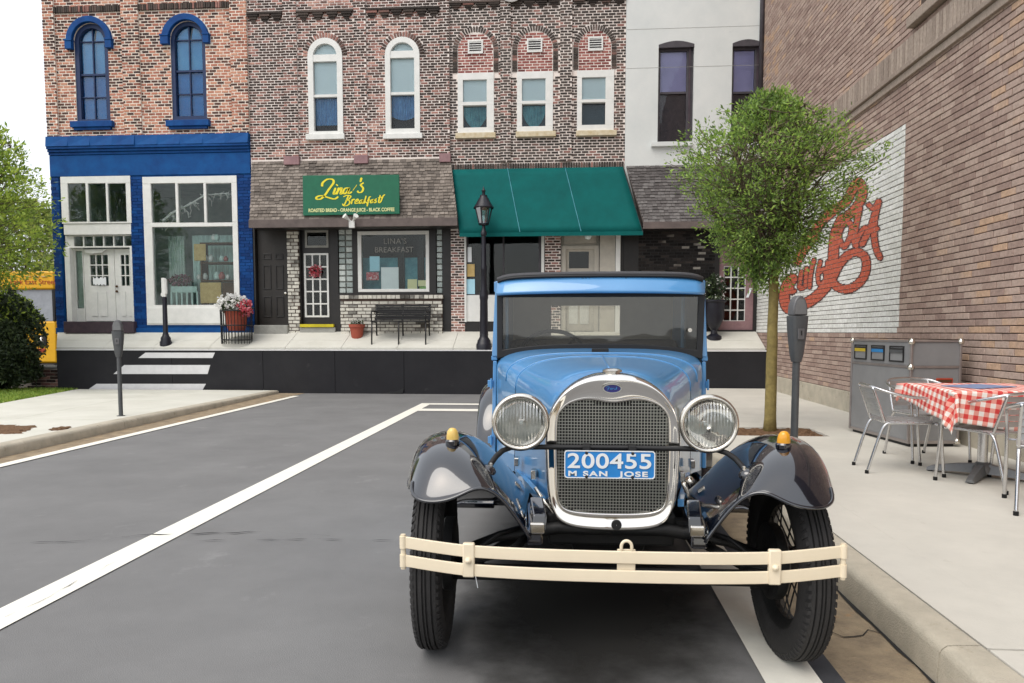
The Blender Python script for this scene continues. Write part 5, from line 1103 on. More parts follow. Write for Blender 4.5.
# dark urn by the pink door
uy = YF-.30; ux = onY(714,334,uy)[0]; uz = terr(uy); uh = onY(714,300,uy)[1]-uz
ur = thing('urn_planter', 'dark blue urn planter with leafy plant beside the pink door', 'planter', (ux,uy,uz))
MB().lathe([(.001,-.05),(.15,-.05),(.15,.03),(.07,.08),(.06,.16),(.12,.24),(.19,.40),(.20,uh-.06),(.235,uh-.03),(.235,uh),(.19,uh),(.001,uh-.04)], (0,0,0), 'z', 20).build('urn', 'lamp_black', ur, smooth='auto')
o = leaf_cloud('plant', ball_pts((0,0,uh+.22),(.24,.20,.30),420,.2), .10, 'leaf_hedge'); o.parent = ur
o = leaf_cloud('petals', ball_pts((0,0,uh+.22),(.24,.20,.30),60,.7), .04, 'petal_white', aspect=1.1); o.parent = ur

# ================================================================== PARKING METERS
def meter(name, label, x, y, z, H, group, rz):
    m_ = thing(name, label, 'parking meter', (x,y,z), rz, group); m_.scale = (.76,.76,1); hp = H-.48
    MB().lathe([(.07,-.01),(.07,.006),(.036,.012),(.036,hp+.04)], (0,0,0), 'z', 14, True).build('pole', 'meter_grey', m_, smooth='auto')
    rows = []
    for zz_, w_, d_ in ((hp,.042,.042),(hp+.06,.060,.055),(hp+.24,.088,.070),(hp+.335,.094,.074),(hp+.345,.094,.074)):
        rows.append([(w_*math.copysign(abs(math.cos(a))**.55,math.cos(a)), d_*math.copysign(abs(math.sin(a))**.55,math.sin(a)), zz_) for a in np.linspace(0,6.2832,21)[:-1]])
    b = MB(); b.grid(rows, True); n_ = len(rows[0]); b.f += [tuple(range(n_-1,-1,-1)), tuple((len(rows)-1)*n_+i for i in range(n_))]; hd = b.build('housing', 'meter_grey', m_, smooth='auto')
    rows = []
    for i in range(9):
        a = i/8*math.pi; rows.append([(.080*math.cos(a)*1.0, s_*.055, hp+.347+.150*math.sin(a)**.75) for s_ in (-1,1)])
    dm = MB(); pts = [(r_[0][0], r_[0][2]) for r_ in rows]; dm.prism(pts, -.055, .055); dm.build('dome', 'meter_head', m_, smooth='auto', bevel=.012)
    MB().prism([(.062*math.cos(a), hp+.358+.118*math.sin(a)**.8) for a in np.linspace(0,math.pi,9)], -.060, -.0555).build('window', 'meter_window', m_)
    MB().box(-.035,.035,-.080,-.070,hp+.17,hp+.25).build('coin_plate', 'meter_head', m_, bevel=.006); MB().box(-.006,.006,-.0835,-.0801,hp+.20,hp+.235).build('coin_slot', 'bus_black', m_)
    return m_
mx, my = onZ(121,416,PZL(9.5)); meter('parking_meter', 'dark grey parking meter on the left pavement by the road', mx, my, PZL(my), 1.27, 'parking meters', .3)
meter('parking_meter', 'dark grey parking meter behind the black right front fender', 1.715, 5.72, .15, 1.345, 'parking meters', .25)

# ================================================================== TREES AND HEDGE
def tree(name, label, base, trunk_h, tr, env, ntwig, nleaf, leaf, lm, bm, group=None, limbs=13, flare=1.0):
    """env(t) -> crown radius at height fraction t; crown from z0 to z1 above the base"""
    t_ = thing(name, label, 'tree', base, 0, group); z0, z1, cx, cy, rad = env
    mb = MB(); n_ = 9; mb.tube([(random.gauss(0,.002),random.gauss(0,.002),-.05+(trunk_h+.05)*i/n_) for i in range(n_+1)], [tr*1.25*flare]+[tr*(1.05-.25*i/n_) for i in range(1,n_+1)], 10)
    mb.build('trunk', bm, t_, smooth=True)
    lb = MB(); nodes = []
    for i in range(limbs):
        a = 2*math.pi*i/limbs+random.uniform(-.25,.25); rr = random.uniform(.25,.95); h = random.uniform(.45,.92); P = [Vector((0,0,trunk_h-.06))]
        Rm = rad(h)*rr; end = Vector((cx+Rm*math.cos(a), cy+Rm*math.sin(a), z0+(z1-z0)*h))
        for k_ in range(1,6): t = k_/5; q = P[0].lerp(end, t); q.z += .12*math.sin(math.pi*t); q += Vector((random.gauss(0,.03),random.gauss(0,.03),0)); P.append(q)
        lb.tube(P, [tr*.42*(1-.8*k_/5) for k_ in range(6)], 5); nodes += [(P[k_], k_) for k_ in range(2,6)]
    tips = []; dirs = []
    for i in range(ntwig):
        h = random.random()**.85; Rm = rad(h); a = random.uniform(0,2*math.pi); q = math.sqrt(random.uniform(.10,1)); lump = 1+.16*math.sin(3*a+5*h)+.10*math.sin(7*a-9*h)
        e = Vector((cx+Rm*q*lump*math.cos(a), cy+Rm*q*lump*math.sin(a), z0+(z1-z0)*h)); s_ = min(random.sample(nodes, 7), key=lambda n: (n[0]-e).length+max(0,n[0].z-e.z)*2)[0]
        m_ = s_.lerp(e,.5)+Vector((random.gauss(0,.03),random.gauss(0,.03),-.02)); 
        if i % 2 == 0: lb.tube([s_,m_,e], [.007,.005,.003], 3, caps=False)
        tips.append((m_,e))
    lb.build('limbs', 'bark_grey', t_, kind='stuff', fix=False)
    P = []; D = []
    for m_, e in tips:
        d = (e-m_); d = d.normalized() if d.length > 1e-6 else Vector((0,0,1))
        for k_ in range(nleaf):
            t = random.uniform(.35,1.12); q = m_.lerp(e,t)+Vector((random.gauss(0,.035),random.gauss(0,.035),random.gauss(0,.03))); P.append(q); D.append(d*.6+Vector((0,0,.1)))
    cr = leaf_cloud('crown', np.array(P), leaf, lm, None, .42, .5, np.array(D)); cr.parent = t_; cr['kind'] = 'stuff'
    return t_
def env_vase(h): return 1.02*(math.sin(math.pi*min(1,max(0,(h*.86+.07))))**.62)*(.50+.62*min(1,h*1.5))*(1 if h < .68 else 1-.55*((h-.68)/.32)**1.6)
tx, ty = onZ(770,431,.14)
tree('street_tree', 'small feathery green tree with yellow trunk beside the brick wall', (tx,ty,.14), 1.78, .062, (1.58,3.66,-.08,0,env_vase), 1500, 17, .047, 'leaf_bright', 'bark', limbs=20)
# a few low stray sprays on the left of the crown
tree('street_tree', 'pale green tree at the left edge in front of the blue shop', (-11.12,13.2,PZL(13.2)-.02), 1.6, .10, (1.9,5.25,.0,0,lambda h: 1.50*math.sin(math.pi*(h*.80+.15))**.8), 1100, 12, .095, 'leaf_left', 'bark_grey', limbs=16)
tree('background_tree', 'light green tree far behind the yellow bus', (-16.6,27.5,0), 2.2, .16, (1.6,7.2,0,0,lambda h: 3.0*math.sin(math.pi*(h*.82+.14))**.7), 900, 12, .20, 'leaf_far', 'bark_grey', limbs=14)
tree('background_tree', 'wide pale green tree behind the bus at the far left', (-22.5,29,0), 2.2, .18, (1.4,6.6,0,0,lambda h: 3.6*math.sin(math.pi*(h*.82+.14))**.7), 900, 12, .22, 'leaf_far', 'bark_grey', limbs=14)
hx_, hy_ = -11.75, 14.2
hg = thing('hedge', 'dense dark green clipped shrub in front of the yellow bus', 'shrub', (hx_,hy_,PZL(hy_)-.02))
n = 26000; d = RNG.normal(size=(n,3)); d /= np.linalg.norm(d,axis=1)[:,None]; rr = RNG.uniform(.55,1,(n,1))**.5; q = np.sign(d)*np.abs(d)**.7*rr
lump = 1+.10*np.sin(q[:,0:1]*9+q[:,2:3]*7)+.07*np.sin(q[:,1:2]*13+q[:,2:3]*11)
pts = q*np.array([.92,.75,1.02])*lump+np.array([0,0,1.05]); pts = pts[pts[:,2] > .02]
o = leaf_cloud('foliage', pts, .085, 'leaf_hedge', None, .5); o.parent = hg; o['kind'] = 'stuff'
pt2 = pts[(pts[:,2] > 1.35)]; o = leaf_cloud('new_growth', pt2[RNG.choice(len(pt2), 1500)]*np.array([1.03,1.03,1.03]), .08, 'leaf_left', None, .5); o.parent = hg; o['kind'] = 'stuff'
mb = MB()
for i in range(7): a = i*.9; mb.tube([(.1*math.cos(a),.1*math.sin(a),-.02),(.3*math.cos(a),.3*math.sin(a),.8),(.55*math.cos(a),.4*math.sin(a),1.7)], [.04,.03,.012], 5)
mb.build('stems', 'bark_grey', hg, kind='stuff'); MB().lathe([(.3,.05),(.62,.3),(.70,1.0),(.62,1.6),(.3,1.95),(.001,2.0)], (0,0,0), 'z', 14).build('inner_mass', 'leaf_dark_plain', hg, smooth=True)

# ================================================================== YELLOW BUS AND LOW BRICK WALL
BY = 19.6; bxr = onY(54.5,300,BY)[0]; bxl = bxr-2.45
bz = lambda p: onY(40,p,BY)[1]
bus = thing('bus', 'yellow bus with red script above its windscreen behind the hedge', 'bus', ((bxl+bxr)/2,BY,0))
MB().box(bxl,bxr,BY,BY+7,bz(363),bz(321)).build('lower_body', 'bus_yellow', bus, w=True, bevel=.05, smooth='auto')
MB().box(bxl,bxr,BY+.02,BY+7,bz(289.5),bz(271)).build('destination_panel', 'bus_yellow', bus, w=True, bevel=.05, smooth='auto')
MB().box(bxl+.03,bxr-.03,BY+.25,BY+6.9,bz(321)+.002,bz(289.5)-.002).build('cab', 'interior', bus, w=True)
MB().hexa([(bxl+.02,BY+.02,bz(321)+.002),(bxr-.02,BY+.02,bz(321)+.002),(bxr-.02,BY+.05,bz(321)+.002),(bxl+.02,BY+.05,bz(321)+.002)], [(bxl+.02,BY+.09,bz(289.5)-.002),(bxr-.02,BY+.09,bz(289.5)-.002),(bxr-.02,BY+.12,bz(289.5)-.002),(bxl+.02,BY+.12,bz(289.5)-.002)]).build('windscreen', 'bus_grey', bus, w=True)
for x_ in (bxl+.02, (bxl+bxr)/2, bxr-.07): MB().box(x_,x_+.05,BY+.0,BY+.10,bz(321),bz(289.5)).build('pillar', 'bus_black', bus, w=True)
for sx in (1,-1):
    x_ = (bxl+bxr)/2+sx*(onY(41.3,341,BY)[0]-(bxl+bxr)/2); z_ = bz(340.5)
    h_ = MB().box(x_-.17,x_+.17,BY-.03,BY+.02,z_-.15,z_+.15).build('headlight', 'bus_black', bus, w=True, bevel=.04)
    MB().lathe([(.001,-.05),(.08,-.04),(.10,-.01),(.105,.01)], (x_,BY-.025,z_), 'y', 16).build('lens', 'chrome', h_, w=True, smooth=True)
    MB().box(x_-.12,x_+.12,BY-.02,BY+.01,z_-.33,z_-.22).build('marker_lamp', 'bus_red', bus, w=True, bevel=.01)
MB().box(bxl-.02,bxr+.02,BY-.12,BY+.1,bz(372),bz(363.5)).build('bumper', 'bus_black', bus, w=True, bevel=.03)
for i in range(3): x_ = onY(28+i*8,276,BY)[0]; MB().box(x_-.08,x_+.08,BY-.005,BY+.03,bz(277),bz(275.8)).build('roof_marker', 'wood_tan', bus, w=True)
ftext('Park East Street', 33, 282, 5.6, 0, 'lettering', 'bus_red', bus, plane=BY+.012, w=1.0)
for y_ in (BY+1.2,BY+5.6):
    for x_ in (bxl+.2,bxr-.2): MB().lathe([(.001,-.12),(.25,-.12),(.42,-.10),(.45,-.04),(.45,.04),(.42,.10),(.25,.12),(.001,.12)], (x_,y_,.40), 'x', 20).build('wheel', 'tyre', bus, w=True, smooth='auto')
MB().box(bxl+.1,bxr-.1,BY+.2,BY+6.8,.35,bz(363)).build('chassis', 'bus_black', bus, w=True)
wx0, wx1 = -12.6, XL-.06; wy = 15.25; bwz = lambda p: onY(45,p,wy)[1]
lbw = thing('low_brick_wall', 'low red brick wall with pale coping left of the black wall', 'wall', ((wx0+wx1)/2,wy,0))
MB().box(wx0,wx1,wy,wy+.2,0,bwz(368.5)).build('core', 'mortar_red', lbw, w=True)
mb = MB(); YF_keep = YF; YF = wy; bricks(mb, wx0, wx1, .01, bwz(369), [], .215, .07, .012, 0, .012); YF = YF_keep
# keep each brick of this short wall as a part
n8 = len(mb.v)//8
for i in range(n8):
    v = mb.v[8*i:8*i+8]
    if v[1][0] < -11.6: continue
    MB().add(v, [(0,1,2,3),(0,4,5,1),(1,5,6,2),(2,6,7,3),(3,7,4,0)]).build('brick', 'brick_dusty', lbw, w=True)
MB().box(wx0-.02,wx1+.0,wy-.06,wy+.24,bwz(368.5)+.002,bwz(366)).build('coping', 'stone_grey', lbw, w=True, bevel=.01)
MB().tube([(wx1-.30,wy-.1,bwz(366)),(wx1-.12,wy-.14,bwz(371)),(wx1-.03,wy-.16,bwz(377)),(wx1-.06,wy-.16,bwz(384)),(wx1-.05,wy-.16,.05)], .05, 8).build('downpipe', 'stone_grey', lbw, w=True, smooth=True)

# ================================================================== RECYCLING BIN
A = Vector((*onZ(908,447,.15),0)); B = Vector((*onZ(850,431,.15),0)); u_ = (B-A); Lb = u_.length; u_.normalize(); ang = math.atan2(u_.y,u_.x)-math.pi/2
rbn = thing('recycling_bin', 'grey metal recycling bin with three slots against the brick wall', 'bin', (A.x,A.y,.15), ang)
# local: y along the slotted face, +x towards the wall
Db, Hb = .47, 1.0; zs_ = .76
MB().box(.0,Db,0,Lb,.03,zs_-.008).build('lower_body', 'bin_grey', rbn, bevel=.008); MB().box(.0,Db,0,Lb,zs_+.008,Hb).build('upper_body', 'bin_grey', rbn, bevel=.008)
MB().box(.02,Db-.02,.02,Lb-.02,-.005,.029).build('base', 'bus_black', rbn); MB().box(.008,Db-.008,.008,Lb-.008,zs_-.007,zs_+.007).build('belt', 'bin_trim', rbn)
for (x_, y_) in ((0,0),(Db,0),(0,Lb),(Db,Lb)): MB().box(x_-.012,x_+.012,y_-.012,y_+.012,.03,Hb+.006).build('corner_trim', 'bin_trim', rbn, bevel=.004)
for a_ in ((-.010,Db+.010,-.010,.010,Hb-.006,Hb+.012),(-.010,.010,.012,Lb-.012,Hb-.006,Hb+.012),(.014,Db-.014,-.008,.004,zs_-.012,zs_+.012),(.014,Db-.014,-.008,.004,.03,.06),(-.008,.004,.014,Lb-.014,zs_-.012,zs_+.012),(-.008,.004,.014,Lb-.014,.03,.06)): MB().box(*a_).build('edge_trim', 'bin_trim', rbn, bevel=.003)
for (x_, y_, z_) in ((0,0,Hb),(Db,0,Hb),(0,0,zs_),(0,Lb,Hb),(Db,0,.05)): MB().lathe([(.001,.034),(.018,.028),(.032,.0),(.028,-.02),(.001,-.03)], (x_,y_,z_), 'z', 12).build('corner_cap', 'chrome_worn', rbn, smooth=True)
sw3 = (Lb-.26)/3
for i, mm in enumerate(('bin_grey','bin_blue','bin_yellow')):
    y0 = .12+i*(sw3+.06); MB().ring([(y0,.80),(y0+sw3-.04,.80),(y0+sw3-.04,.955),(y0,.955)], [(y0+.012,.812),(y0+sw3-.052,.812),(y0+sw3-.052,.943),(y0+.012,.943)], -.012, -.002, 'yz').build('slot_frame', 'bus_black', rbn)
    MB().box(-.006,-.001,y0+.013,y0+sw3-.053,.813,.942).build('slot_flap', 'bin_grey', rbn); MB().box(-.014,-.007,y0+.014,y0+sw3-.054,.885,.918).build('slot_label', mm if i else 'meter_grey', rbn); MB().box(-.013,-.0065,y0+.014,y0+sw3-.054,.919,.934).build('slot_opening', 'bus_black', rbn)
MB().box(.24,.40,-.016,-.002,.60,.655).build('handle', 'bus_red', rbn, bevel=.006); MB().box(.255,.385,-.020,-.0165,.615,.64).build('handle_recess', 'wood_dark', rbn)

# ================================================================== CAFE TABLE, CLOTH AND CHAIRS
TX, TY, TZ = 3.12, 5.78, .15; th_, half = .675, .40
tb = thing('cafe_table', 'pedestal cafe table with four-footed grey base under the gingham cloth', 'table', (TX,TY,TZ))
MB().box(-half,half,-half,half,th_-.025,th_).build('table_top', 'alu_slat', tb, bevel=.01)
MB().lathe([(.035,.05),(.035,th_-.03)], (0,0,0), 'z', 16).build('pedestal', 'alu', tb, smooth=True)
MB().lathe([(.09,th_-.05),(.09,th_-.026),(.035,th_-.05)], (0,0,0), 'z', 16).build('top_plate', 'iron_grey', tb, smooth='auto'); MB().lathe([(.07,.03),(.07,.075),(.05,.10),(.036,.115)], (0,0,0), 'z', 16).build('collar', 'iron_grey', tb, smooth='auto')
for i in range(4):
    a = math.pi/4+i*math.pi/2+.1; c_, s_ = math.cos(a), math.sin(a); P = []
    for t, w_, z0, z1 in ((.03,.045,.03,.10),(.16,.04,.025,.085),(.33,.034,.012,.05),(.37,.03,.008,.03)): P.append([(c_*t-s_*w_,s_*t+c_*w_,z0),(c_*t+s_*w_,s_*t-c_*w_,z0),(c_*t+s_*w_*.6,s_*t-c_*w_*.6,z1),(c_*t-s_*w_*.6,s_*t+c_*w_*.6,z1)])
    m_ = MB(); m_.grid(P, True); m_.f += [(0,1,2,3),(15,14,13,12)]; ft = m_.build('foot', 'iron_grey', tb, smooth='auto'); MB().lathe([(.02,0),(.02,.01)], (c_*.35,s_*.35,0), 'z', 8, True).build('glide', 'rubber_foot', ft)
# cloth draped over the square top, corners hanging lowest
N = 80; S = .57; rows = []; uvs = []
def drape(a, b):
    ox, oy = max(0,abs(a)-half-.008), max(0,abs(b)-half-.008); d = math.hypot(ox,oy) if ox and oy else max(ox,oy)
    x = math.copysign(min(abs(a),half+.008),a); y = math.copysign(min(abs(b),half+.008),b); z = th_+.004
    if d > 0:
        if ox and oy:      # corner: cone of cloth folding into a hanging point
            ph = math.atan2(oy,ox); f = math.sin(2*ph); out = .03+.13*d*(1-.3*f)+.02*math.sin(ph*6+1); x += math.copysign(out*math.cos(ph)*1.2,a); y += math.copysign(out*math.sin(ph)*1.2,b); z -= d*.94
        else:
            s_ = (b if ox else a); w_ = .5+.5*math.sin(s_*13+(1 if a > 0 else 2.2)); out = .012+.09*d*w_+.05*d
            if ox: x += math.copysign(out,a)
            else: y += math.copysign(out,b)
            z -= d*.985
        r_ = min(d,.012); z += 0
    return (x, y, z)
def cloth_pt(p, q): c_, s_ = math.cos(-.15), math.sin(-.15); return drape(p*c_-q*s_-.03, p*s_+q*c_-.11)
m_ = MB(); m_.grid([[cloth_pt(-S+2*S*i/N,-S+2*S*j/N) for i in range(N+1)] for j in range(N+1)])
tc = thing('tablecloth', 'red and white gingham tablecloth with a corner hanging down', 'tablecloth', (TX,TY,TZ), 0)
o = m_.build('cloth', 'gingham', tc, smooth=True, solid=.003); uv = o.data.uv_layers.new(name='UVMap')
for p in o.data.polygons:
    for li in p.loop_indices:
        v = o.data.loops[li].vertex_index; uv.data[li].uv = ((v % (N+1))/N, (v//(N+1))/N)
mn = MB().box(-.21,.21,-.15,.15,0,.004).build('place_mat', 'menu_blue'); mn.location = (TX-.06,TY-.02,TZ+th_+.009); mn.rotation_euler = (0,0,.5); tag(mn, 'blue printed mat lying on the gingham tablecloth', 'mat')
def chair0():
    """aluminium bistro chair; seat faces -y (front), back at +y"""
    c = thing('bistro_chair', 'aluminium', 'chair', (0,0,0)); r = .0125; w = .27
    def arc(pts, n=6):
        out = []
        for i in range(len(pts)-1):
            p0, p1, p2, p3 = [Vector(pts[max(0,min(len(pts)-1,i+k))]) for k in (-1,0,1,2)]
            for k in range(n): t = k/n; out.append(.5*((2*p1)+(-p0+p2)*t+(2*p0-5*p1+4*p2-p3)*t*t+(-p0+3*p1-3*p2+p3)*t**3))
        return out+[Vector(pts[-1])]
    loop = [(-w,-.27,.0),(-w,-.24,.34),(-w-.005,-.225,.58),(-w-.01,-.16,.66),(-w-.01,.0,.68),(-w,.16,.715),(-w*.7,.27,.755),(0,.305,.77)]
    loop = loop+[(-x,y,z) for x,y,z in loop[-2::-1]]
    MB().tube(arc(loop), r, 8).build('arm_loop', 'alu', c, smooth=True)
    rl = [(-.20,.30,.0),(-.20,.22,.30),(-.20,.17,.425),(-.20,.10,.445),(-.20,-.20,.445)]
    for s_ in (-1,1): MB().tube(arc([(s_*-x,y,z) for x,y,z in rl]), r, 8).build('leg', 'alu', c, smooth=True)
    for s_ in (-1,1): MB().tube(arc([(s_*.20,.17,.44),(s_*.20,.21,.56),(s_*.195,.275,.755)]), r*.95, 8).build('back_upright', 'alu', c, smooth=True)
    for s_ in (-1,1):
        for p in ((s_*w,-.27,0),(s_*.20,.30,0)): MB().lathe([(.016,-.004),(.016,.025)], p, 'z', 8, True).build('foot_cap', 'rubber_foot', c)
    for i in range(9):
        y = -.21+i*.047; MB().box(-.215,.215,y-.019,y+.019,.452-.00*i,.460).build('seat_slat', 'alu_slat', c, bevel=.004)
    for y_ in (-.215,.16): MB().tube([(-w+.01 if y_ < 0 else -.2,y_,.445),(w-.01 if y_ < 0 else .2,y_,.445)], .010, 6).build('seat_rail', 'alu', c, smooth=True)
    for i in range(5):
        t = i/4; z = .52+.20*t; yb = .195+.068*t; m_ = MB(); rows = []
        for k in range(9):
            x = -.205+.41*k/8; y = yb+.022*(1-(x/.205)**2); rows.append([(x,y-.006,z-.021),(x,y-.006,z+.021),(x,y+.0,z+.021),(x,y+.0,z-.021)])
        m_.grid(rows, True); m_.f += [(0,1,2,3),(35,34,33,32)]; m_.build('back_slat', 'alu_slat', c, smooth='auto')
    return c
ch = chair0(); spots = [(2.60,6.00,R(84),'aluminium bistro chair left of the table with its back to the road'), (3.06,6.58,R(8),'aluminium bistro chair behind the table facing the camera'), (3.02,5.46,R(199),'aluminium bistro chair at the near side of the table, pushed under the cloth'), (2.96,4.70,R(150),'nearest aluminium bistro chair, cut off by the right edge')]
for i, (x, y, a, lb) in enumerate(spots):
    o = ch if i == 0 else copy_tree(ch); o.location = (x,y,.154); o.rotation_euler = (0,0,a); o.scale = (.92,.92,.88); o['label'] = lb; o['group'] = 'bistro chairs around the gingham table'

# ================================================================== THE OLD CAR
CARX, CARY = .172, 2.87
car = thing('vintage_car', 'light blue vintage car with black fenders and cream double bumper', 'car', (CARX,CARY,0))
# local: x to the viewer's right, y towards the rear, z up; front axle at y = 0
def sym(f):
    for s_ in (-1,1): f(s_)
def superq(w, zs, zt, n, k=12):     # half section from top centre to the side shoulder
    out = []
    for i in range(k+1):
        t = math.pi/2*i/k; out.append((w*math.sin(t)**(2/n), zs+(zt-zs)*math.cos(t)**(2/n)))
    return out
def loft(secs, name, m, parent, bottom, **kw):
    rows = []
    for (y, w, zs, zt, n, wb, zb) in secs:
        h = superq(w, zs, zt, n); side = [(w+(wb-w)*t, zs+(zb-zs)*t) for t in (.25,.5,.75,1)]
        half_ = h+side; rows.append([(-x,y,z) for x,z in reversed(half_[1:])]+[(x,y,z) for x,z in half_])
    return MB().grid(rows).build(name, m, parent, **kw)
# --- wheels
def wheel(y, s_, rad=.365, steer=0):
    wr_ = bpy.data.objects.new('wheel', None); col.objects.link(wr_); wr_.parent = car; wr_.location = (s_*.682-.010,y,rad-.004); wr_.rotation_euler = (0,0,steer); wr_.scale = (.86,1,1)
    pf = [(.248,-.044),(.262,-.058),(.29,-.066),(.318,-.065),(.338,-.059),(.350,-.053)]
    rb_ = []
    for x in (-.050,-.036,-.0345,-.030,-.0285,-.012,-.0105,-.006,-.0045,.0045): pass
    xs_ = [(-.051,.353),(-.047,.360),(-.033,.363),(-.031,.355),(-.027,.355),(-.025,.364),(-.011,.365),(-.009,.357),(-.005,.357),(-.003,.365)]
    half_ = xs_+[(-x,r_) for x,r_ in reversed(xs_)]
    pf = pf+[(r_*rad/.365,x) for x,r_ in half_]+[(r_,-x) for r_,x in reversed(pf)]
    ty_ = MB().lathe(pf, (0,0,0), 'x', 72).build('tyre', 'tyre', wr_, smooth='auto')
    m_ = MB()      # shoulder lugs
    for i in range(76):
        a0 = 2*math.pi*i/76; a1 = a0+2*math.pi/76*.55
        for q in (-1,1):
            P = []
            for x, r_ in ((.044,.3605),(.0555,.3535),(.0615,.338)): 
                for a in (a0+(x-.04)*1.2,a1+(x-.04)*1.2): P.append((q*(x+.0015), (r_+.003)*rad/.365*math.cos(a), (r_+.003)*rad/.365*math.sin(a)))
            m_.add(P, [(0,1,3,2),(2,3,5,4)])
            P2 = [(p[0]*.9,p[1]*.975,p[2]*.975) for p in P]; b_ = len(m_.v)
            m_.add(P+P2, [(0,6,7,1),(1,7,9,3),(3,9,11,5),(0,2,8,6),(2,4,10,8),(4,5,11,10)])
    o = m_.build('tread_lugs', 'tyre', wr_, kind='stuff')
    MB().lathe([(.250,-.046),(.256,-.050),(.252,-.040),(.232,-.030),(.222,-.010),(.222,.010),(.232,.030),(.252,.040),(.256,.050),(.250,.046),(.238,.036),(.214,.012),(.214,-.012),(.238,-.036),(.250,-.046)], (0,0,0), 'x', 48).build('rim', 'chassis', wr_, smooth='auto')
    sp = MB()
    for i in range(30):
        a = 2*math.pi*i/30; b_ = a+(.28 if i % 2 else -.28); hx_, rr = (.045*s_ if i % 3 else -.02*s_), .055
        sp.tube([(hx_,rr*math.cos(b_),rr*math.sin(b_)),(0,.216*math.cos(a),.216*math.sin(a))], .0038, 5, caps=False)
    sp.build('spokes', 'chassis', wr_, kind='stuff')
    MB().lathe([(.001,.075*s_),(.04,.072*s_),(.052,.05*s_),(.062,.0),(.062,-.03*s_),(.001,-.03*s_)], (0,0,0), 'x', 20).build('hub', 'chassis', wr_, smooth='auto')
    MB().lathe([(.001,-.035*s_),(.135,-.035*s_),(.145,-.045*s_),(.145,-.085*s_),(.13,-.092*s_),(.001,-.095*s_)], (0,0,0), 'x', 32).build('brake_drum', 'chassis', wr_, smooth='auto')
    return wr_
sym(lambda s_: wheel(0, s_, steer=.055)); sym(lambda s_: wheel(2.60, s_))
# --- fenders
G = {   # stations for the right fender: outer edge -> crown -> inner apron
 0: [(.718,-.320,.712),(.716,-.360,.680),(.680,-.396,.662),(.615,-.412,.660),(.545,-.406,.678),(.482,-.386,.716),(.418,-.365,.692),(.358,-.348,.615),(.300,-.335,.520)],
 1: [(.738,-.290,.672),(.732,-.310,.690),(.690,-.352,.722),(.62,-.370,.742),(.55,-.360,.752),(.485,-.340,.748),(.425,-.322,.705),(.365,-.308,.632),(.308,-.298,.537)],
 2: [(.758,-.205,.690),(.752,-.220,.728),(.712,-.268,.790),(.64,-.288,.815),(.57,-.280,.816),(.50,-.262,.790),(.437,-.248,.730),(.375,-.238,.648),(.316,-.230,.553)],
 3: [(.772,-.08,.705),(.768,-.085,.765),(.728,-.118,.832),(.656,-.130,.855),(.583,-.127,.852),(.510,-.119,.814),(.445,-.113,.746),(.382,-.108,.660),(.322,-.104,.565)],
 4: [(.775,.08,.705),(.770,.08,.765),(.732,.08,.830),(.660,.08,.852),(.586,.08,.847),(.511,.08,.808),(.446,.08,.743),(.384,.08,.660),(.325,.08,.565)],
 5: [(.775,.26,.640),(.770,.27,.695),(.735,.29,.763),(.664,.30,.785),(.588,.30,.779),(.513,.29,.743),(.448,.28,.690),(.388,.27,.62),(.330,.26,.55)],
 6: [(.775,.46,.500),(.770,.48,.545),(.737,.51,.603),(.666,.525,.622),(.592,.52,.615),(.518,.51,.59),(.455,.49,.565),(.395,.47,.54),(.335,.46,.515)],
 7: [(.775,.70,.365),(.770,.71,.39),(.737,.735,.433),(.668,.75,.448),(.595,.75,.445),(.525,.74,.44),(.465,.73,.44),(.405,.72,.44),(.345,.71,.44)],
 8: [(.775,1.0,.315),(.77,1.0,.325),(.735,1.0,.335),(.67,1.0,.337),(.60,1.0,.337),(.53,1.0,.34),(.475,1.0,.36),(.415,1.0,.40),(.35,1.0,.42)]}
def fender(s_):
    rows = [[(s_*x,y,z) for x,y,z in G[k]] for k in sorted(G)]
    o = MB().grid(rows).build('front_fender', 'car_black', car, smooth=True, sub=2, solid=.006)
    def bsp(P):
        P = [Vector(p) for p in P]; P = [2*P[0]-P[1]]+P+[2*P[-1]-P[-2]]; out = []
        for i in range(len(P)-3):
            for k in range(6): t = k/6; out.append(((1-t)**3*P[i]+(3*t**3-6*t*t+4)*P[i+1]+(-3*t**3+3*t*t+3*t+1)*P[i+2]+t**3*P[i+3])/6)
        return out+[P[-2]]
    MB().tube(bsp([(s_*x,y,z) for x,y,z in G[0]]), .0065, 6).build('rolled_edge', 'car_black', o, smooth=True)
    MB().tube(bsp([(s_*G[k][0][0],G[k][0][1],G[k][0][2]) for k in range(6)]), .0065, 6).build('rolled_edge', 'car_black', o, smooth=True)
    # marker lamp on the crown
    c_ = Vector((s_*.592,-.20,.842)); lb = MB().lathe([(.026,-.014),(.028,.0),(.024,.006)], tuple(c_), 'z', 16, True).build('marker_base', 'car_black', o, smooth='auto')
    rows = []; 
    for r_, h_ in ((.0235,.004),(.023,.020),(.0195,.036),(.012,.046),(.003,.049)): rows.append([(c_.x+r_*math.cos(a),c_.y+r_*.9*math.sin(a)-h_*.12,c_.z+h_) for a in np.linspace(0,6.2832,17)[:-1]])
    mk = MB(); mk.grid(rows, True); mk.build('marker_lamp', 'amber' if s_ > 0 else 'amber_pale', o, smooth=True)
    return o
sym(fender)
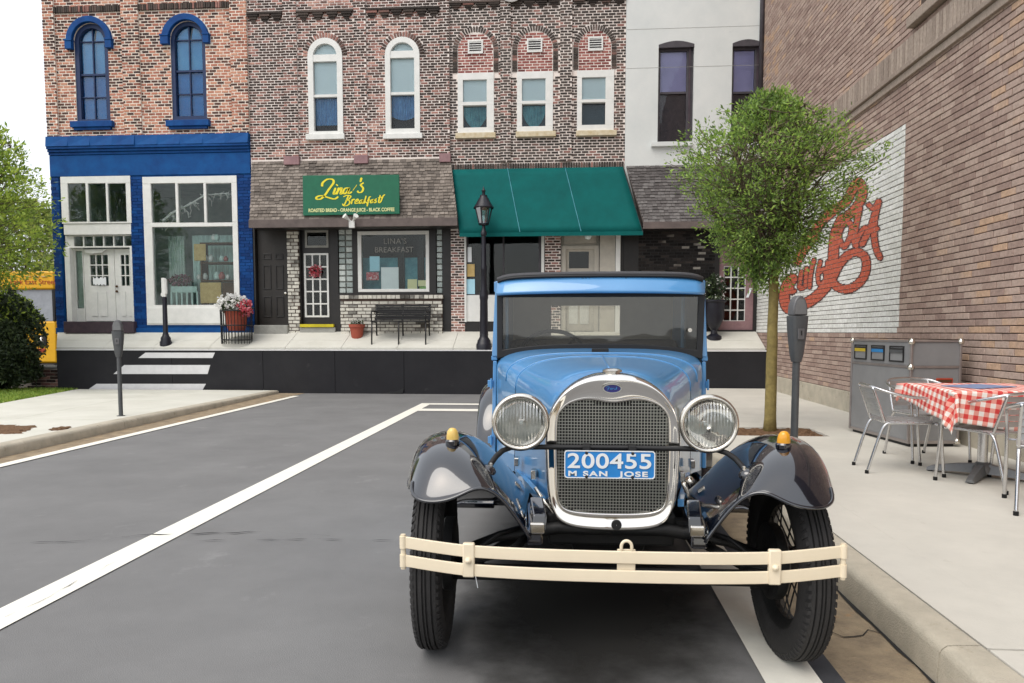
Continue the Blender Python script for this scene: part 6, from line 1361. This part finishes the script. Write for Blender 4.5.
def rear_fender(s_):
    rows = []
    for i in range(13):
        a = R(-5+i*190/12); cy, cz, rr = 2.60+.47*-math.cos(a)*1.02, .36+.50*math.sin(a) if math.sin(a) > -.2 else .36, 1
        rows.append([(s_*.60,cy*1.0,cz-.0),(s_*.66,2.60-.485*math.cos(a),.36+.525*math.sin(a)),(s_*.73,2.60-.485*math.cos(a),.36+.522*math.sin(a)),(s_*.79,2.60-.465*math.cos(a),.36+.49*math.sin(a)),(s_*.805,2.60-.44*math.cos(a),.36+.45*math.sin(a))])
    MB().grid(rows).build('rear_fender', 'car_black', car, smooth=True, sub=1, solid=.006)
sym(rear_fender)
def running(s_):
    MB().box(s_*.56 if s_ > 0 else -.80, .80 if s_ > 0 else s_*.56, 1.0, 2.12, .30, .33).build('running_board', 'car_black', car, bevel=.008)
    MB().hexa([(min(s_*.44,s_*.56),.95,.33),(max(s_*.44,s_*.56),.95,.33),(max(s_*.44,s_*.56),2.12,.33),(min(s_*.44,s_*.56),2.12,.33)], [(s_*.53-.01,1.02,.47),(s_*.53+.01,1.02,.47),(s_*.53+.01,2.12,.47),(s_*.53-.01,2.12,.47)]).build('splash_apron', 'car_black', car)
sym(running)
# --- radiator shell
def rad_out(w, zt, zb, sh, n=2.6, k=14, bot=.05):
    h = superq(w, zt-sh, zt, n, k); right = h+[(w-.002,zb+.30),(w-.008,zb+.16),(w-.022,zb+.08),(w-.065,zb+.025),(w-.14,zb+.005),(.0,zb)]
    return [(-x,z) for x,z in reversed(right[1:-1])]+right
def peak(P, amt, wd): return [(x, z+amt*math.exp(-(x/wd)**2)) for x,z in P]
def open_(w, zt, zb, sh):    # mesh opening: shallow dip in the middle of its top edge
    h = superq(w, zt-sh, zt, 3.2, 14); h = [(x, z-.020*math.exp(-(x/.055)**2)) for x,z in h]
    right = h+[(w,zb+.30),(w,zb+.16),(w-.004,zb+.06),(w-.02,zb+.02),(w-.07,zb+.004),(.0,zb)]
    return [(-x,z) for x,z in reversed(right[1:-1])]+right
RO = rad_out(.262,1.082,.463,.27,2.25); RI = open_(.213,.985,.537,.12); RM = [((a[0]*.45+b[0]*.55), (a[1]*.45+b[1]*.55)) for a, b in zip(RO, RI)]
n_ = len(RO); RB = [(x*1.0, z) for x,z in RO]
def ringpts(P, y, sc=1.0, c=(0,.78)): return [(c[0]+(x-c[0])*sc, y, c[1]+(z-c[1])*sc) for x,z in P]
layers = [ringpts(RO,.10,1.0), ringpts(RO,-.005,1.0), ringpts(RO,-.030,.985), ringpts([(a[0]*.8+b[0]*.2,a[1]*.8+b[1]*.2) for a,b in zip(RO,RI)],-.040), ringpts(RM,-.030), ringpts([(a[0]*.12+b[0]*.88,a[1]*.12+b[1]*.88) for a,b in zip(RO,RI)],-.026), ringpts(RI,-.030,1.0), ringpts(RI,-.012,.985)]
m_ = MB()
# MB.grid wants rows along the loft direction
m_.grid(layers, True); rs = m_.build('radiator_shell', 'chrome', car, smooth=True, sub=2)
MB().prism([(x*.985,.78+(z-.78)*.985) for x,z in RI], .02, .05).build('radiator_core', 'grille_core', rs)
def inside_open(x):   # vertical extent of the opening at x
    zs_ = [z for (a,z) in RI]; 
    up = max((z for (a,z) in RI if abs(abs(a)-abs(x)) < .02 and z > .8), default=.93); return .545, up-.004
gm = MB(); k = 36
for i in range(k):
    x = -.205+.41*i/(k-1); up = np.interp(abs(x), [p[0] for p in RI if p[0] >= 0 and p[1] > .80], [p[1] for p in RI if p[0] >= 0 and p[1] > .80]); lo_ = np.interp(abs(x), [0,.14,.193,.213], [.54,.543,.556,.60]); gm.box(x-.0014,x+.0014,-.012,-.009,lo_,up)
for j in range(37):
    z = .548+.43*j/36; wx_ = .208
    for i in range(60):
        t = .213-i*.003
        up = np.interp(t, [p[0] for p in RI if p[0] >= 0 and p[1] > .80], [p[1] for p in RI if p[0] >= 0 and p[1] > .80])
        if z < up: wx_ = t; break
    wx_ = min(wx_, np.interp(z,[.54,.56,.60,1],[.14,.195,.211,.213])); 
    if z > .962 : 
        for q in (-1,1): gm.box(*sorted((q*.07,q*wx_)),-.0155,-.0125,z-.0014,z+.0014)
    else: gm.box(-wx_,wx_,-.0155,-.0125,z-.0014,z+.0014)
gm.build('stone_guard', 'grille_wire', rs, kind='stuff')
MB().lathe([(.034,1.062),(.036,1.076),(.030,1.080),(.030,1.083),(.038,1.085),(.038,1.092),(.026,1.098),(.001,1.099)], (0,.03,0), 'z', 20).build('filler_cap', 'chrome_worn', rs, smooth='auto')
bd = MB(); bd.prism([(-.004+.034*math.cos(a), 1.026+.0165*math.sin(a)) for a in np.linspace(0,6.2832,25)[:-1]], -.050, -.034); bg = bd.build('badge', 'badge_blue', rs, bevel=.002)
MB().ring([(-.004+.036*math.cos(a), 1.026+.0185*math.sin(a)) for a in np.linspace(0,6.2832,25)[:-1]], [(-.004+.032*math.cos(a), 1.026+.0148*math.sin(a)) for a in np.linspace(0,6.2832,25)[:-1]], -.052, -.040).build('badge_rim', 'grille_wire', bg)
cv2 = lambda a, b: (-.004+a, 1.026+b); m_ = MB()
for st in ([(-.022,.004),(-.018,.008),(-.012,.005),(-.016,-.004),(-.020,-.007)], [(-.020,0),(-.012,.001)], [(-.008,-.002),(-.005,.002),(-.002,-.002),(-.005,-.004),(-.008,-.002)], [(.001,.002),(.002,-.004)], [(.002,0),(.006,.002)], [(.013,-.003),(.009,-.001),(.010,-.004),(.014,-.001),(.017,.007),(.016,-.004)]): stroke_mesh(m_, st, .0016, -.0508-random.uniform(0,.0004), cv2)
m_.build('badge_script', 'bin_blue', bg)
MB().lathe([(.001,-.040),(.020,-.040),(.020,-.025)], (.018,0,.497), 'y', 16).build('crank_hole', 'bus_black', rs)
# --- hood and cowl
loft([(.095,.250,.86,1.074,2.25,.250,.56),(.12,.252,.87,1.082,2.3,.258,.56),(.35,.300,.90,1.094,2.5,.305,.55),(.60,.365,.92,1.106,2.6,.37,.54),(.85,.435,.945,1.118,2.8,.44,.53)], 'hood', 'car_blue', car, .55, smooth=True)
MB().tube([(0,.10,1.076),(0,.35,1.096),(0,.6,1.108),(0,.85,1.120)], .004, 6).build('hood_hinge', 'car_blue', car, smooth=True)
loft([(.856,.438,.946,1.1185,2.8,.443,.53),(.95,.468,.965,1.124,3.0,.475,.52),(1.10,.520,.985,1.132,3.2,.525,.50),(1.24,.562,1.00,1.143,3.4,.565,.48),(1.34,.578,1.01,1.150,3.5,.58,.47)], 'cowl', 'car_blue', car, .55, smooth=True)
MB().tube([(x,.853,z+.001) for x,z in [(-a,b) for a,b in reversed(superq(.437,.946,1.1185,2.8)[1:])]+superq(.437,.946,1.1185,2.8)], .0035, 5).build('hood_seam', 'car_blue', car, smooth=True)
ln_ = superq(.50,.978,1.129,3.1); MB().tube([(x,1.04,z+.0015) for x,z in [(-a,b) for a,b in reversed(ln_[1:])]+ln_], .0045, 5).build('cowl_bead', 'car_blue', car, smooth=True)
MB().box(-.045,.045,1.115,1.15,1.128,1.152).build('cowl_vent_plate', 'chassis', car, bevel=.004)
def hood_side(s_):
    for y_ in (.30,.62): MB().box(s_*(.318+.30*(y_-.3))-.012,s_*(.318+.30*(y_-.3))+.012,y_,y_+.06,.60,.64).build('hood_latch', 'chrome_worn', car, bevel=.004)
    MB().hexa([(s_*.27-.012,.02,.56),(s_*.27+.012,.02,.56),(s_*.42+.012,.80,.52),(s_*.42-.012,.80,.52)], [(s_*.27-.012,.02,.59),(s_*.27+.012,.02,.59),(s_*.42+.012,.80,.55),(s_*.42-.012,.80,.55)]).build('hood_sill', 'car_blue', car)
sym(hood_side)
MB().tube([(-.30,.05,.62),(-.262,.02,.57),(-.20,-.0,.50)], .008, 6).build('stay_rod', 'chrome_worn', car, smooth=True); MB().tube([(.275,.0,.66),(.30,.03,.60),(.335,.05,.57)], .010, 6).lathe([(.001,-.02),(.018,-.015),(.018,.02)], (.30,.0,.665), 'y', 10).build('hood_catch', 'chrome_worn', car, smooth=True)
# --- windscreen and cab
WY = 1.335; GB, GT = 1.112, 1.440
wf = MB(); cb_ = [(-.575+1.15*i/16, GB-.022+ .036*(1-(abs(-.575+1.15*i/16)/.575)**2.6)) for i in range(17)]
lo_o = cb_; lo_i = [(x*.945, z+.050) for x,z in cb_]
outer = [(x,z) for x,z in lo_o]+[(.585,GT+.03),(-.575,GT+.03)]; inner = lo_i+[(.548,GT-.004),(-.542,GT-.004)]
wf.ring(outer, inner, WY-.016, WY+.016); fr_ = wf.build('windscreen_frame', 'bus_black', car, bevel=.005)
MB().prism(inner, WY-.003, WY+.003).build('windscreen', 'windscreen', fr_)
MB().lathe([(.001,-.02),(.012,-.02),(.012,.0)], (.50,WY-.02,1.25), 'y', 8).build('wiper_pivot', 'chrome_worn', fr_)
# visor band and roof
def roof_line(y, w, z, r, k=8):
    return [(-w,y,z-.10)]+[(-w+r-r*math.cos(math.pi/2*i/k),y,z-r+r*math.sin(math.pi/2*i/k)) for i in range(k+1)]+[(w-r+r*math.sin(math.pi/2*i/k),y,z-r+r*math.cos(math.pi/2*i/k)) for i in range(k+1)]+[(w,y,z-.10)]
vz0, vz1 = 1.458, 1.537
vis = MB(); top_ = []; 
def vsec(y, z, w, cr): return [(x, y+.055*(abs(x)/w)**4, z+cr*(1-(x/w)**2)) for x in np.linspace(-w,w,25)]
vis.grid([vsec(1.335,vz0-.002,.570,.004), vsec(1.236,vz0-.012,.572,.008), vsec(1.226,vz0-.006,.574,.008), vsec(1.228,vz0+.002,.575,.009), vsec(1.285,vz1-.010,.573,.014), vsec(1.300,vz1+.002,.568,.016), vsec(1.38,vz1+.012,.55,.02)])
vis.build('visor', 'car_blue', car, smooth=True, solid=.004)
for (x0,x1) in ((-.10,-.085),(-.08,-.07),(-.06,-.052),(.14,.15)): MB().box(x0,x1,1.279,1.285,vz1-.006,vz1+.002).build('paint_chip', 'chassis', car)
rows = []
for y, w, z in ((1.285,.570,1.556),(1.289,.574,1.563),(1.345,.580,1.574),(1.6,.588,1.592),(2.0,.590,1.596),(2.35,.588,1.588),(2.50,.575,1.562),(2.54,.55,1.52)):
    rows.append([(x, y+(.05*(abs(x)/w)**4 if y < 1.4 else 0), z-.020*(abs(x)/w)**14-.008*(x/w)**2) for x in np.linspace(-w,w,41)])
MB().grid(rows).build('roof', 'car_roof', car, smooth=True, solid=.012)
MB().tube([(p[0],p[1]-.006,p[2]-.006) for p in rows[0]], .008, 6).build('roof_welt', 'bus_black', car, smooth=True)
def side(s_):
    x = s_*.60
    MB().hexa([(x-.012,1.345,.47),(x+.012,1.345,.47),(x+.012,2.52,.47),(x-.012,2.52,.47)], [(x-.012-s_*.012,1.345,1.075),(x+.012-s_*.012,1.345,1.075),(x+.012-s_*.012,2.52,1.075),(x-.012-s_*.012,2.52,1.075)]).build('body_side', 'car_blue', car, bevel=.006)
    MB().box(min(x-s_*.025,x+s_*.01),max(x-s_*.025,x+s_*.01),1.345,2.52,1.077,1.105).build('belt_moulding', 'car_blue', car, bevel=.006)
    MB().hexa([(x-.018-s_*.012,1.34,1.10),(x+.018-s_*.012,1.34,1.10),(x+.018-s_*.012,1.40,1.10),(x-.018-s_*.012,1.40,1.10)], [(x-.018-s_*.032,1.355,1.53),(x+.018-s_*.032,1.355,1.53),(x+.018-s_*.032,1.41,1.53),(x-.018-s_*.032,1.41,1.53)]).build('front_pillar', 'car_blue', car, bevel=.005)
    MB().box(min(x-s_*.03,x),max(x-s_*.03,x),2.10,2.52,1.106,1.53).build('rear_quarter', 'car_blue', car, bevel=.005)
    MB().box(min(x-s_*.03,x),max(x-s_*.03,x),1.41,2.099,1.47,1.53).build('door_header', 'car_blue', car, bevel=.005)
    MB().box(min(x-s_*.018,x-s_*.012),max(x-s_*.018,x-s_*.012),1.41,2.099,1.106,1.469).build('door_glass', 'windscreen', car)
    for z in (.62,.945): MB().box(min(x,x+s_*.03),max(x,x+s_*.018),1.335,1.36,z-.02,z+.02).lathe([(.006,-.03),(.006,.03)], (x+s_*.010,1.330,z), 'z', 8, True).build('door_hinge', 'car_blue', car, bevel=.003)
sym(side)
# rear wall with window, interior
bk = MB(); wy0, wy1 = 2.50, 2.53
for r_ in ((-.575,.575,.47,1.215),(-.575,-.295,1.2152,1.4298),(.20,.575,1.2152,1.4298),(-.575,.575,1.43,1.535)): bk.box(r_[0],r_[1],wy0,wy1,r_[2],r_[3])
rw = bk.build('rear_wall', 'cab_trim', car); MB().box(-.292,.202,wy0+.012,wy0+.018,1.213,1.432).build('rear_window', 'windscreen', rw)
MB().box(-.565,.565,1.36,2.49,1.532,1.542).build('headlining', 'cab_trim', car)
MB().box(-.57,.57,2.20,2.47,.62,1.19).build('seat_back', 'seat_dark', car, bevel=.04); MB().box(-.57,.57,1.75,2.35,.55,.76).build('seat_cushion', 'seat_dark', car, bevel=.04)
MB().box(-.56,.56,1.37,1.42,.95,1.10).build('dashboard', 'car_black', car, bevel=.01)
sc_ = Vector((-.27,1.72,1.085)); tilt = R(38); ring_ = [sc_+Vector((.205*math.cos(a), .205*math.sin(a)*math.sin(tilt), .205*math.sin(a)*math.cos(tilt))) for a in np.linspace(0,6.2832,37)[:-1]]
sw_ = MB().tube(ring_, .013, 8, closed=True).build('steering_wheel', 'bus_black', car, smooth=True)
for k in range(4): a = math.pi/4+k*math.pi/2; MB().tube([sc_, sc_+Vector((.2*math.cos(a),.2*math.sin(a)*math.sin(tilt),.2*math.sin(a)*math.cos(tilt)))], .008, 6).build('wheel_spoke', 'bus_black', sw_, smooth=True)
MB().tube([sc_, sc_+Vector((0,-.45,-.38))], .018, 8).build('steering_column', 'bus_black', car, smooth=True)
# pickup body behind the cab
MB().box(-.57,.57,2.56,3.75,.52,.86).build('rear_body', 'car_blue', car, bevel=.02); MB().box(-.50,.50,.9,2.5,.40,.468).build('floor_pan', 'chassis', car)
# --- headlights on their bar
def headlight(s_):
    c = (s_*.349,-.10,.901); R0 = .103
    h = MB().lathe([(.001,.165),(.03,.16),(.06,.135),(.085,.09),(.099,.04),(.1015,.0),(R0,-.004)], c, 'y', 40).build('headlight', 'chrome', car, smooth=True)
    MB().lathe([(R0-.013,.010),(R0-.014,-.010),(R0-.006,-.022),(R0+.003,-.018),(R0+.007,-.004),(R0+.006,.012),(R0,.016)], c, 'y', 48).build('rim', 'chrome_worn', h, smooth=True)
    MB().lathe([(.001,.095),(.03,.088),(.06,.062),(.08,.03),(R0-.012,.0)], c, 'y', 40).build('reflector', 'chrome', h, smooth=True)
    MB().lathe([(.001,-.026),(.03,-.0245),(.06,-.019),(.08,-.012),(R0-.013,-.004)], c, 'y', 40).build('lens', 'lens', h, smooth=True)
    MB().lathe([(.001,.045),(.006,.046),(.009,.052),(.007,.062),(.005,.09)], (c[0],c[1],c[2]-.008), 'y', 14).build('bulb', 'bulb', h, smooth=True)
    MB().tube([(c[0],c[1]+.03,c[2]-R0+.006),(c[0],c[1]+.03,.79)], [.02,.016], 8).build('stem', 'bus_black', h, smooth=True)
sym(headlight)
bar = [(-.462,-.235,.738),(-.452,-.205,.758),(-.436,-.165,.780),(-.415,-.118,.795),(-.385,-.085,.801),(-.28,-.075,.803),(0,-.072,.804)]
bar = bar+[(-x,y,z) for x,y,z in bar[-2::-1]]
lbz = MB().tube(bar, .0105, 8).build('headlight_bar', 'bus_black', car, smooth=True)
for s_ in (-1,1):
    MB().lathe([(.032,-.010),(.034,.0),(.028,.012),(.014,.022)], (s_*.462,-.232,.738), 'z', 14, True).build('bar_boss', 'car_black', lbz, smooth='auto')
    for d in (-.02,.02): MB().lathe([(.001,.012),(.007,.010),(.007,-.006)], (s_*.468+d,-.235,.757), 'z', 6).build('bolt', 'chrome_worn', lbz)
# --- number plate
pl = MB(); pw, phh = .168, .0525; pc = (-.016,.748); 
def rrect(w, h, r, k=4): 
    P = []
    for cx_, cz_, a0 in ((w-r,h-r,0),(-w+r,h-r,90),(-w+r,-h+r,180),(w-r,-h+r,270)):
        for i in range(k+1): a = R(a0+90*i/k); P.append((pc[0]+cx_+r*math.cos(a), pc[1]+cz_+r*math.sin(a)))
    return P
plate = pl.prism(rrect(pw,phh,.012), -.126, -.122).build('number_plate', 'plate_blue', car)
MB().ring(rrect(pw,phh,.012), rrect(pw-.004,phh-.004,.009), -.1285, -.1225).build('plate_border', 'plate_white', plate)
tm = lambda x, z: Matrix.Translation((pc[0]+x,-.128,pc[1]+z)) @ FRONT
for i, dch in enumerate('200455'): text_mesh(dch, .078, 'plate_character', 'plate_white', plate, tm(-.1325+i*.0530,.0105), .0015, .0012, 1.30)
for tx_, xx, sp_ in (('M',-.137,1),('SAN',-.052,1.25),('JOSE',.090,1.25)): text_mesh(tx_, .026, 'plate_character', 'plate_white', plate, tm(xx,-.0355), .0015, .0009, 1.7, space=sp_*.95)
for dx_ in (-.085,.085):
    for z_ in (.043,-.046): MB().lathe([(.001,-.0035),(.006,-.003),(.006,.0)], (pc[0]+dx_,-.1275,pc[1]+z_), 'y', 8).build('plate_bolt', 'bus_black', plate)
for dx_ in (-.085,.085): MB().box(pc[0]+dx_-.014,pc[0]+dx_+.014,-.121,-.062,.790,.818).build('plate_clamp', 'bus_black', car, bevel=.003)
# --- bumper: two spring-steel bars with clamps
def barcurve(x): return -.478+.066*(abs(x)/.735)**3
bmp = bpy.data.objects.new('bumper', None); col.objects.link(bmp); bmp.parent = car
for zc, off_ in ((.511,0),(.447,0)):
    rows = []
    for i in range(41):
        x = -.735+1.47*i/40; y = barcurve(x); dy = .003
        lift = -.006*(1-(abs(x)/.735)**2)+.010*min(1,max(0,(abs(x)-.52)/.20))
        P = []
        for dz, dd in ((-.0205,.006),(-.0205,.001),(-.0185,-.0012),(0,-.0018),(.0185,-.0012),(.0205,.001),(.0205,.006),(.0,.007)): P.append((x,y+dd,zc+lift+dz))
        rows.append(P)
    m_ = MB(); m_.grid(rows, True); n8 = 8; m_.f += [tuple(range(8)), tuple(40*8+7-i for i in range(8))]; m_.build('bumper_bar', 'cream', bmp, smooth='auto')
for s_ in (-1,1):
    x = s_*.733; y = barcurve(x); MB().tube([(x,y+.004,.427),(x,y+.004,.548)], .009, 10).build('end_bolt', 'cream', bmp, smooth='auto')
    for zc in (.513,.449): MB().tube([(x,y+.002,zc-.021+.008),(x,y+.002,zc+.021+.008)], .012, 12).build('end_eye', 'cream', bmp, smooth='auto')
    x = s_*.50; y = barcurve(x); MB().box(x-.020,x+.020,y-.010,y+.014,.421,.537).build('clamp', 'cream', bmp, bevel=.005, smooth='auto'); MB().lathe([(.001,-.012),(.009,-.009),(.0115,0)], (x,y-.010,.479), 'y', 12).build('clamp_bolt', 'cream', bmp, smooth=True)
    MB().tube([(x,y+.012,.478),(s_*.44,-.40,.475),(s_*.36,-.30,.47),(s_*.33,-.15,.47)], .016, 8).build('bumper_arm', 'chassis', bmp, smooth=True)
x = .022; MB().tube([(x-.017,barcurve(x)+.006,.505)]+[(x-.017*math.cos(a),barcurve(x)+.006,.540+.019*math.sin(a)) for a in np.linspace(0,math.pi,11)]+[(x+.017,barcurve(x)+.006,.505)], .0055, 8).build('crank_loop', 'cream', bmp, smooth=True)
MB().box(x-.03,x+.03,barcurve(x)+.010,barcurve(x)+.016,.43,.53).build('centre_clamp', 'cream', bmp, bevel=.004)
# --- chassis bits seen below and beside the radiator
def rail(s_):
    MB().hexa([(s_*.285-.028,-.315,.49),(s_*.285+.028,-.315,.49),(s_*.31+.028,.05,.44),(s_*.31-.028,.05,.44)], [(s_*.285-.028,-.315,.545),(s_*.285+.028,-.315,.545),(s_*.31+.028,.05,.56),(s_*.31-.028,.05,.56)]).build('frame_horn', 'car_black', car, bevel=.008)
    MB().box(s_*.276-.026,s_*.276+.026,-.328,-.316,.535,.575).build('horn_cap', 'chrome_worn', car, bevel=.006)
    MB().hexa([(s_*.272-.026,-.322,.545),(s_*.272+.026,-.322,.545),(s_*.285+.026,-.19,.56),(s_*.285-.026,-.19,.56)], [(s_*.268-.024,-.312,.600),(s_*.268+.024,-.312,.600),(s_*.285+.024,-.18,.635),(s_*.285-.024,-.18,.635)]).build('horn_bracket', 'car_black', car, bevel=.006)
    MB().box(s_*.34-.02,s_*.34+.02,.05,3.6,.40,.47).build('frame_rail', 'chassis', car)
    MB().tube([(s_*.64,.0,.36),(s_*.5,-.01,.30),(0,-.01,.295)], .026, 8).build('axle_beam', 'chassis', car, smooth=True)
    MB().tube([(s_*.60,.0,.37),(s_*.45,.0,.43),(s_*.2,.0,.475),(0,0,.48)], [.018,.02,.028,.035], 6).build('leaf_spring', 'chassis', car, smooth=True)
    MB().tube([(s_*.60,-.03,.34),(s_*.52,-.08,.40),(s_*.44,-.06,.46),(s_*.36,0,.47)], .009, 6).build('brake_hose', 'bus_black', car, smooth=True)
    MB().tube([(s_*.55,.02,.31),(s_*.1,1.1,.36)], .02, 8).build('radius_rod', 'chassis', car, smooth=True)
sym(rail)
MB().hexa([(-.245,.02,.40),(.245,.02,.40),(.25,.10,.40),(-.25,.10,.40)], [(-.25,-.005,.53),(.25,-.005,.53),(.25,.10,.53),(-.25,.10,.53)]).build('front_crossmember', 'chassis', car, bevel=.01)
MB().box(-.30,.30,.03,.09,.46,.50).build('apron', 'chassis', car)
MB().hexa([(-.13,.25,.25),(.13,.25,.25),(.15,.95,.23),(-.15,.95,.23)], [(-.20,.15,.50),(.20,.15,.50),(.22,1.0,.50),(-.22,1.0,.50)]).build('oil_pan', 'chassis', car, bevel=.02)
MB().tube([(.62,-.10,.30),(-.62,-.10,.30)], .011, 8).build('tie_rod', 'chassis', car, smooth=True)
MB().tube([(-.48,-.395,.43),(-.485,-.392,.40),(-.478,-.39,.36)], .0018, 4).build('loose_wire', 'paper', car)
MB().tube([(0,2.60,.36),(.62,2.60,.36)], .04, 8).tube([(0,2.60,.36),(-.62,2.60,.36)], .04, 8).lathe([(.001,-.12),(.12,-.06),(.12,.06),(.001,.12)], (0,2.6,.36), 'x', 16).build('rear_axle', 'chassis', car, smooth='auto')
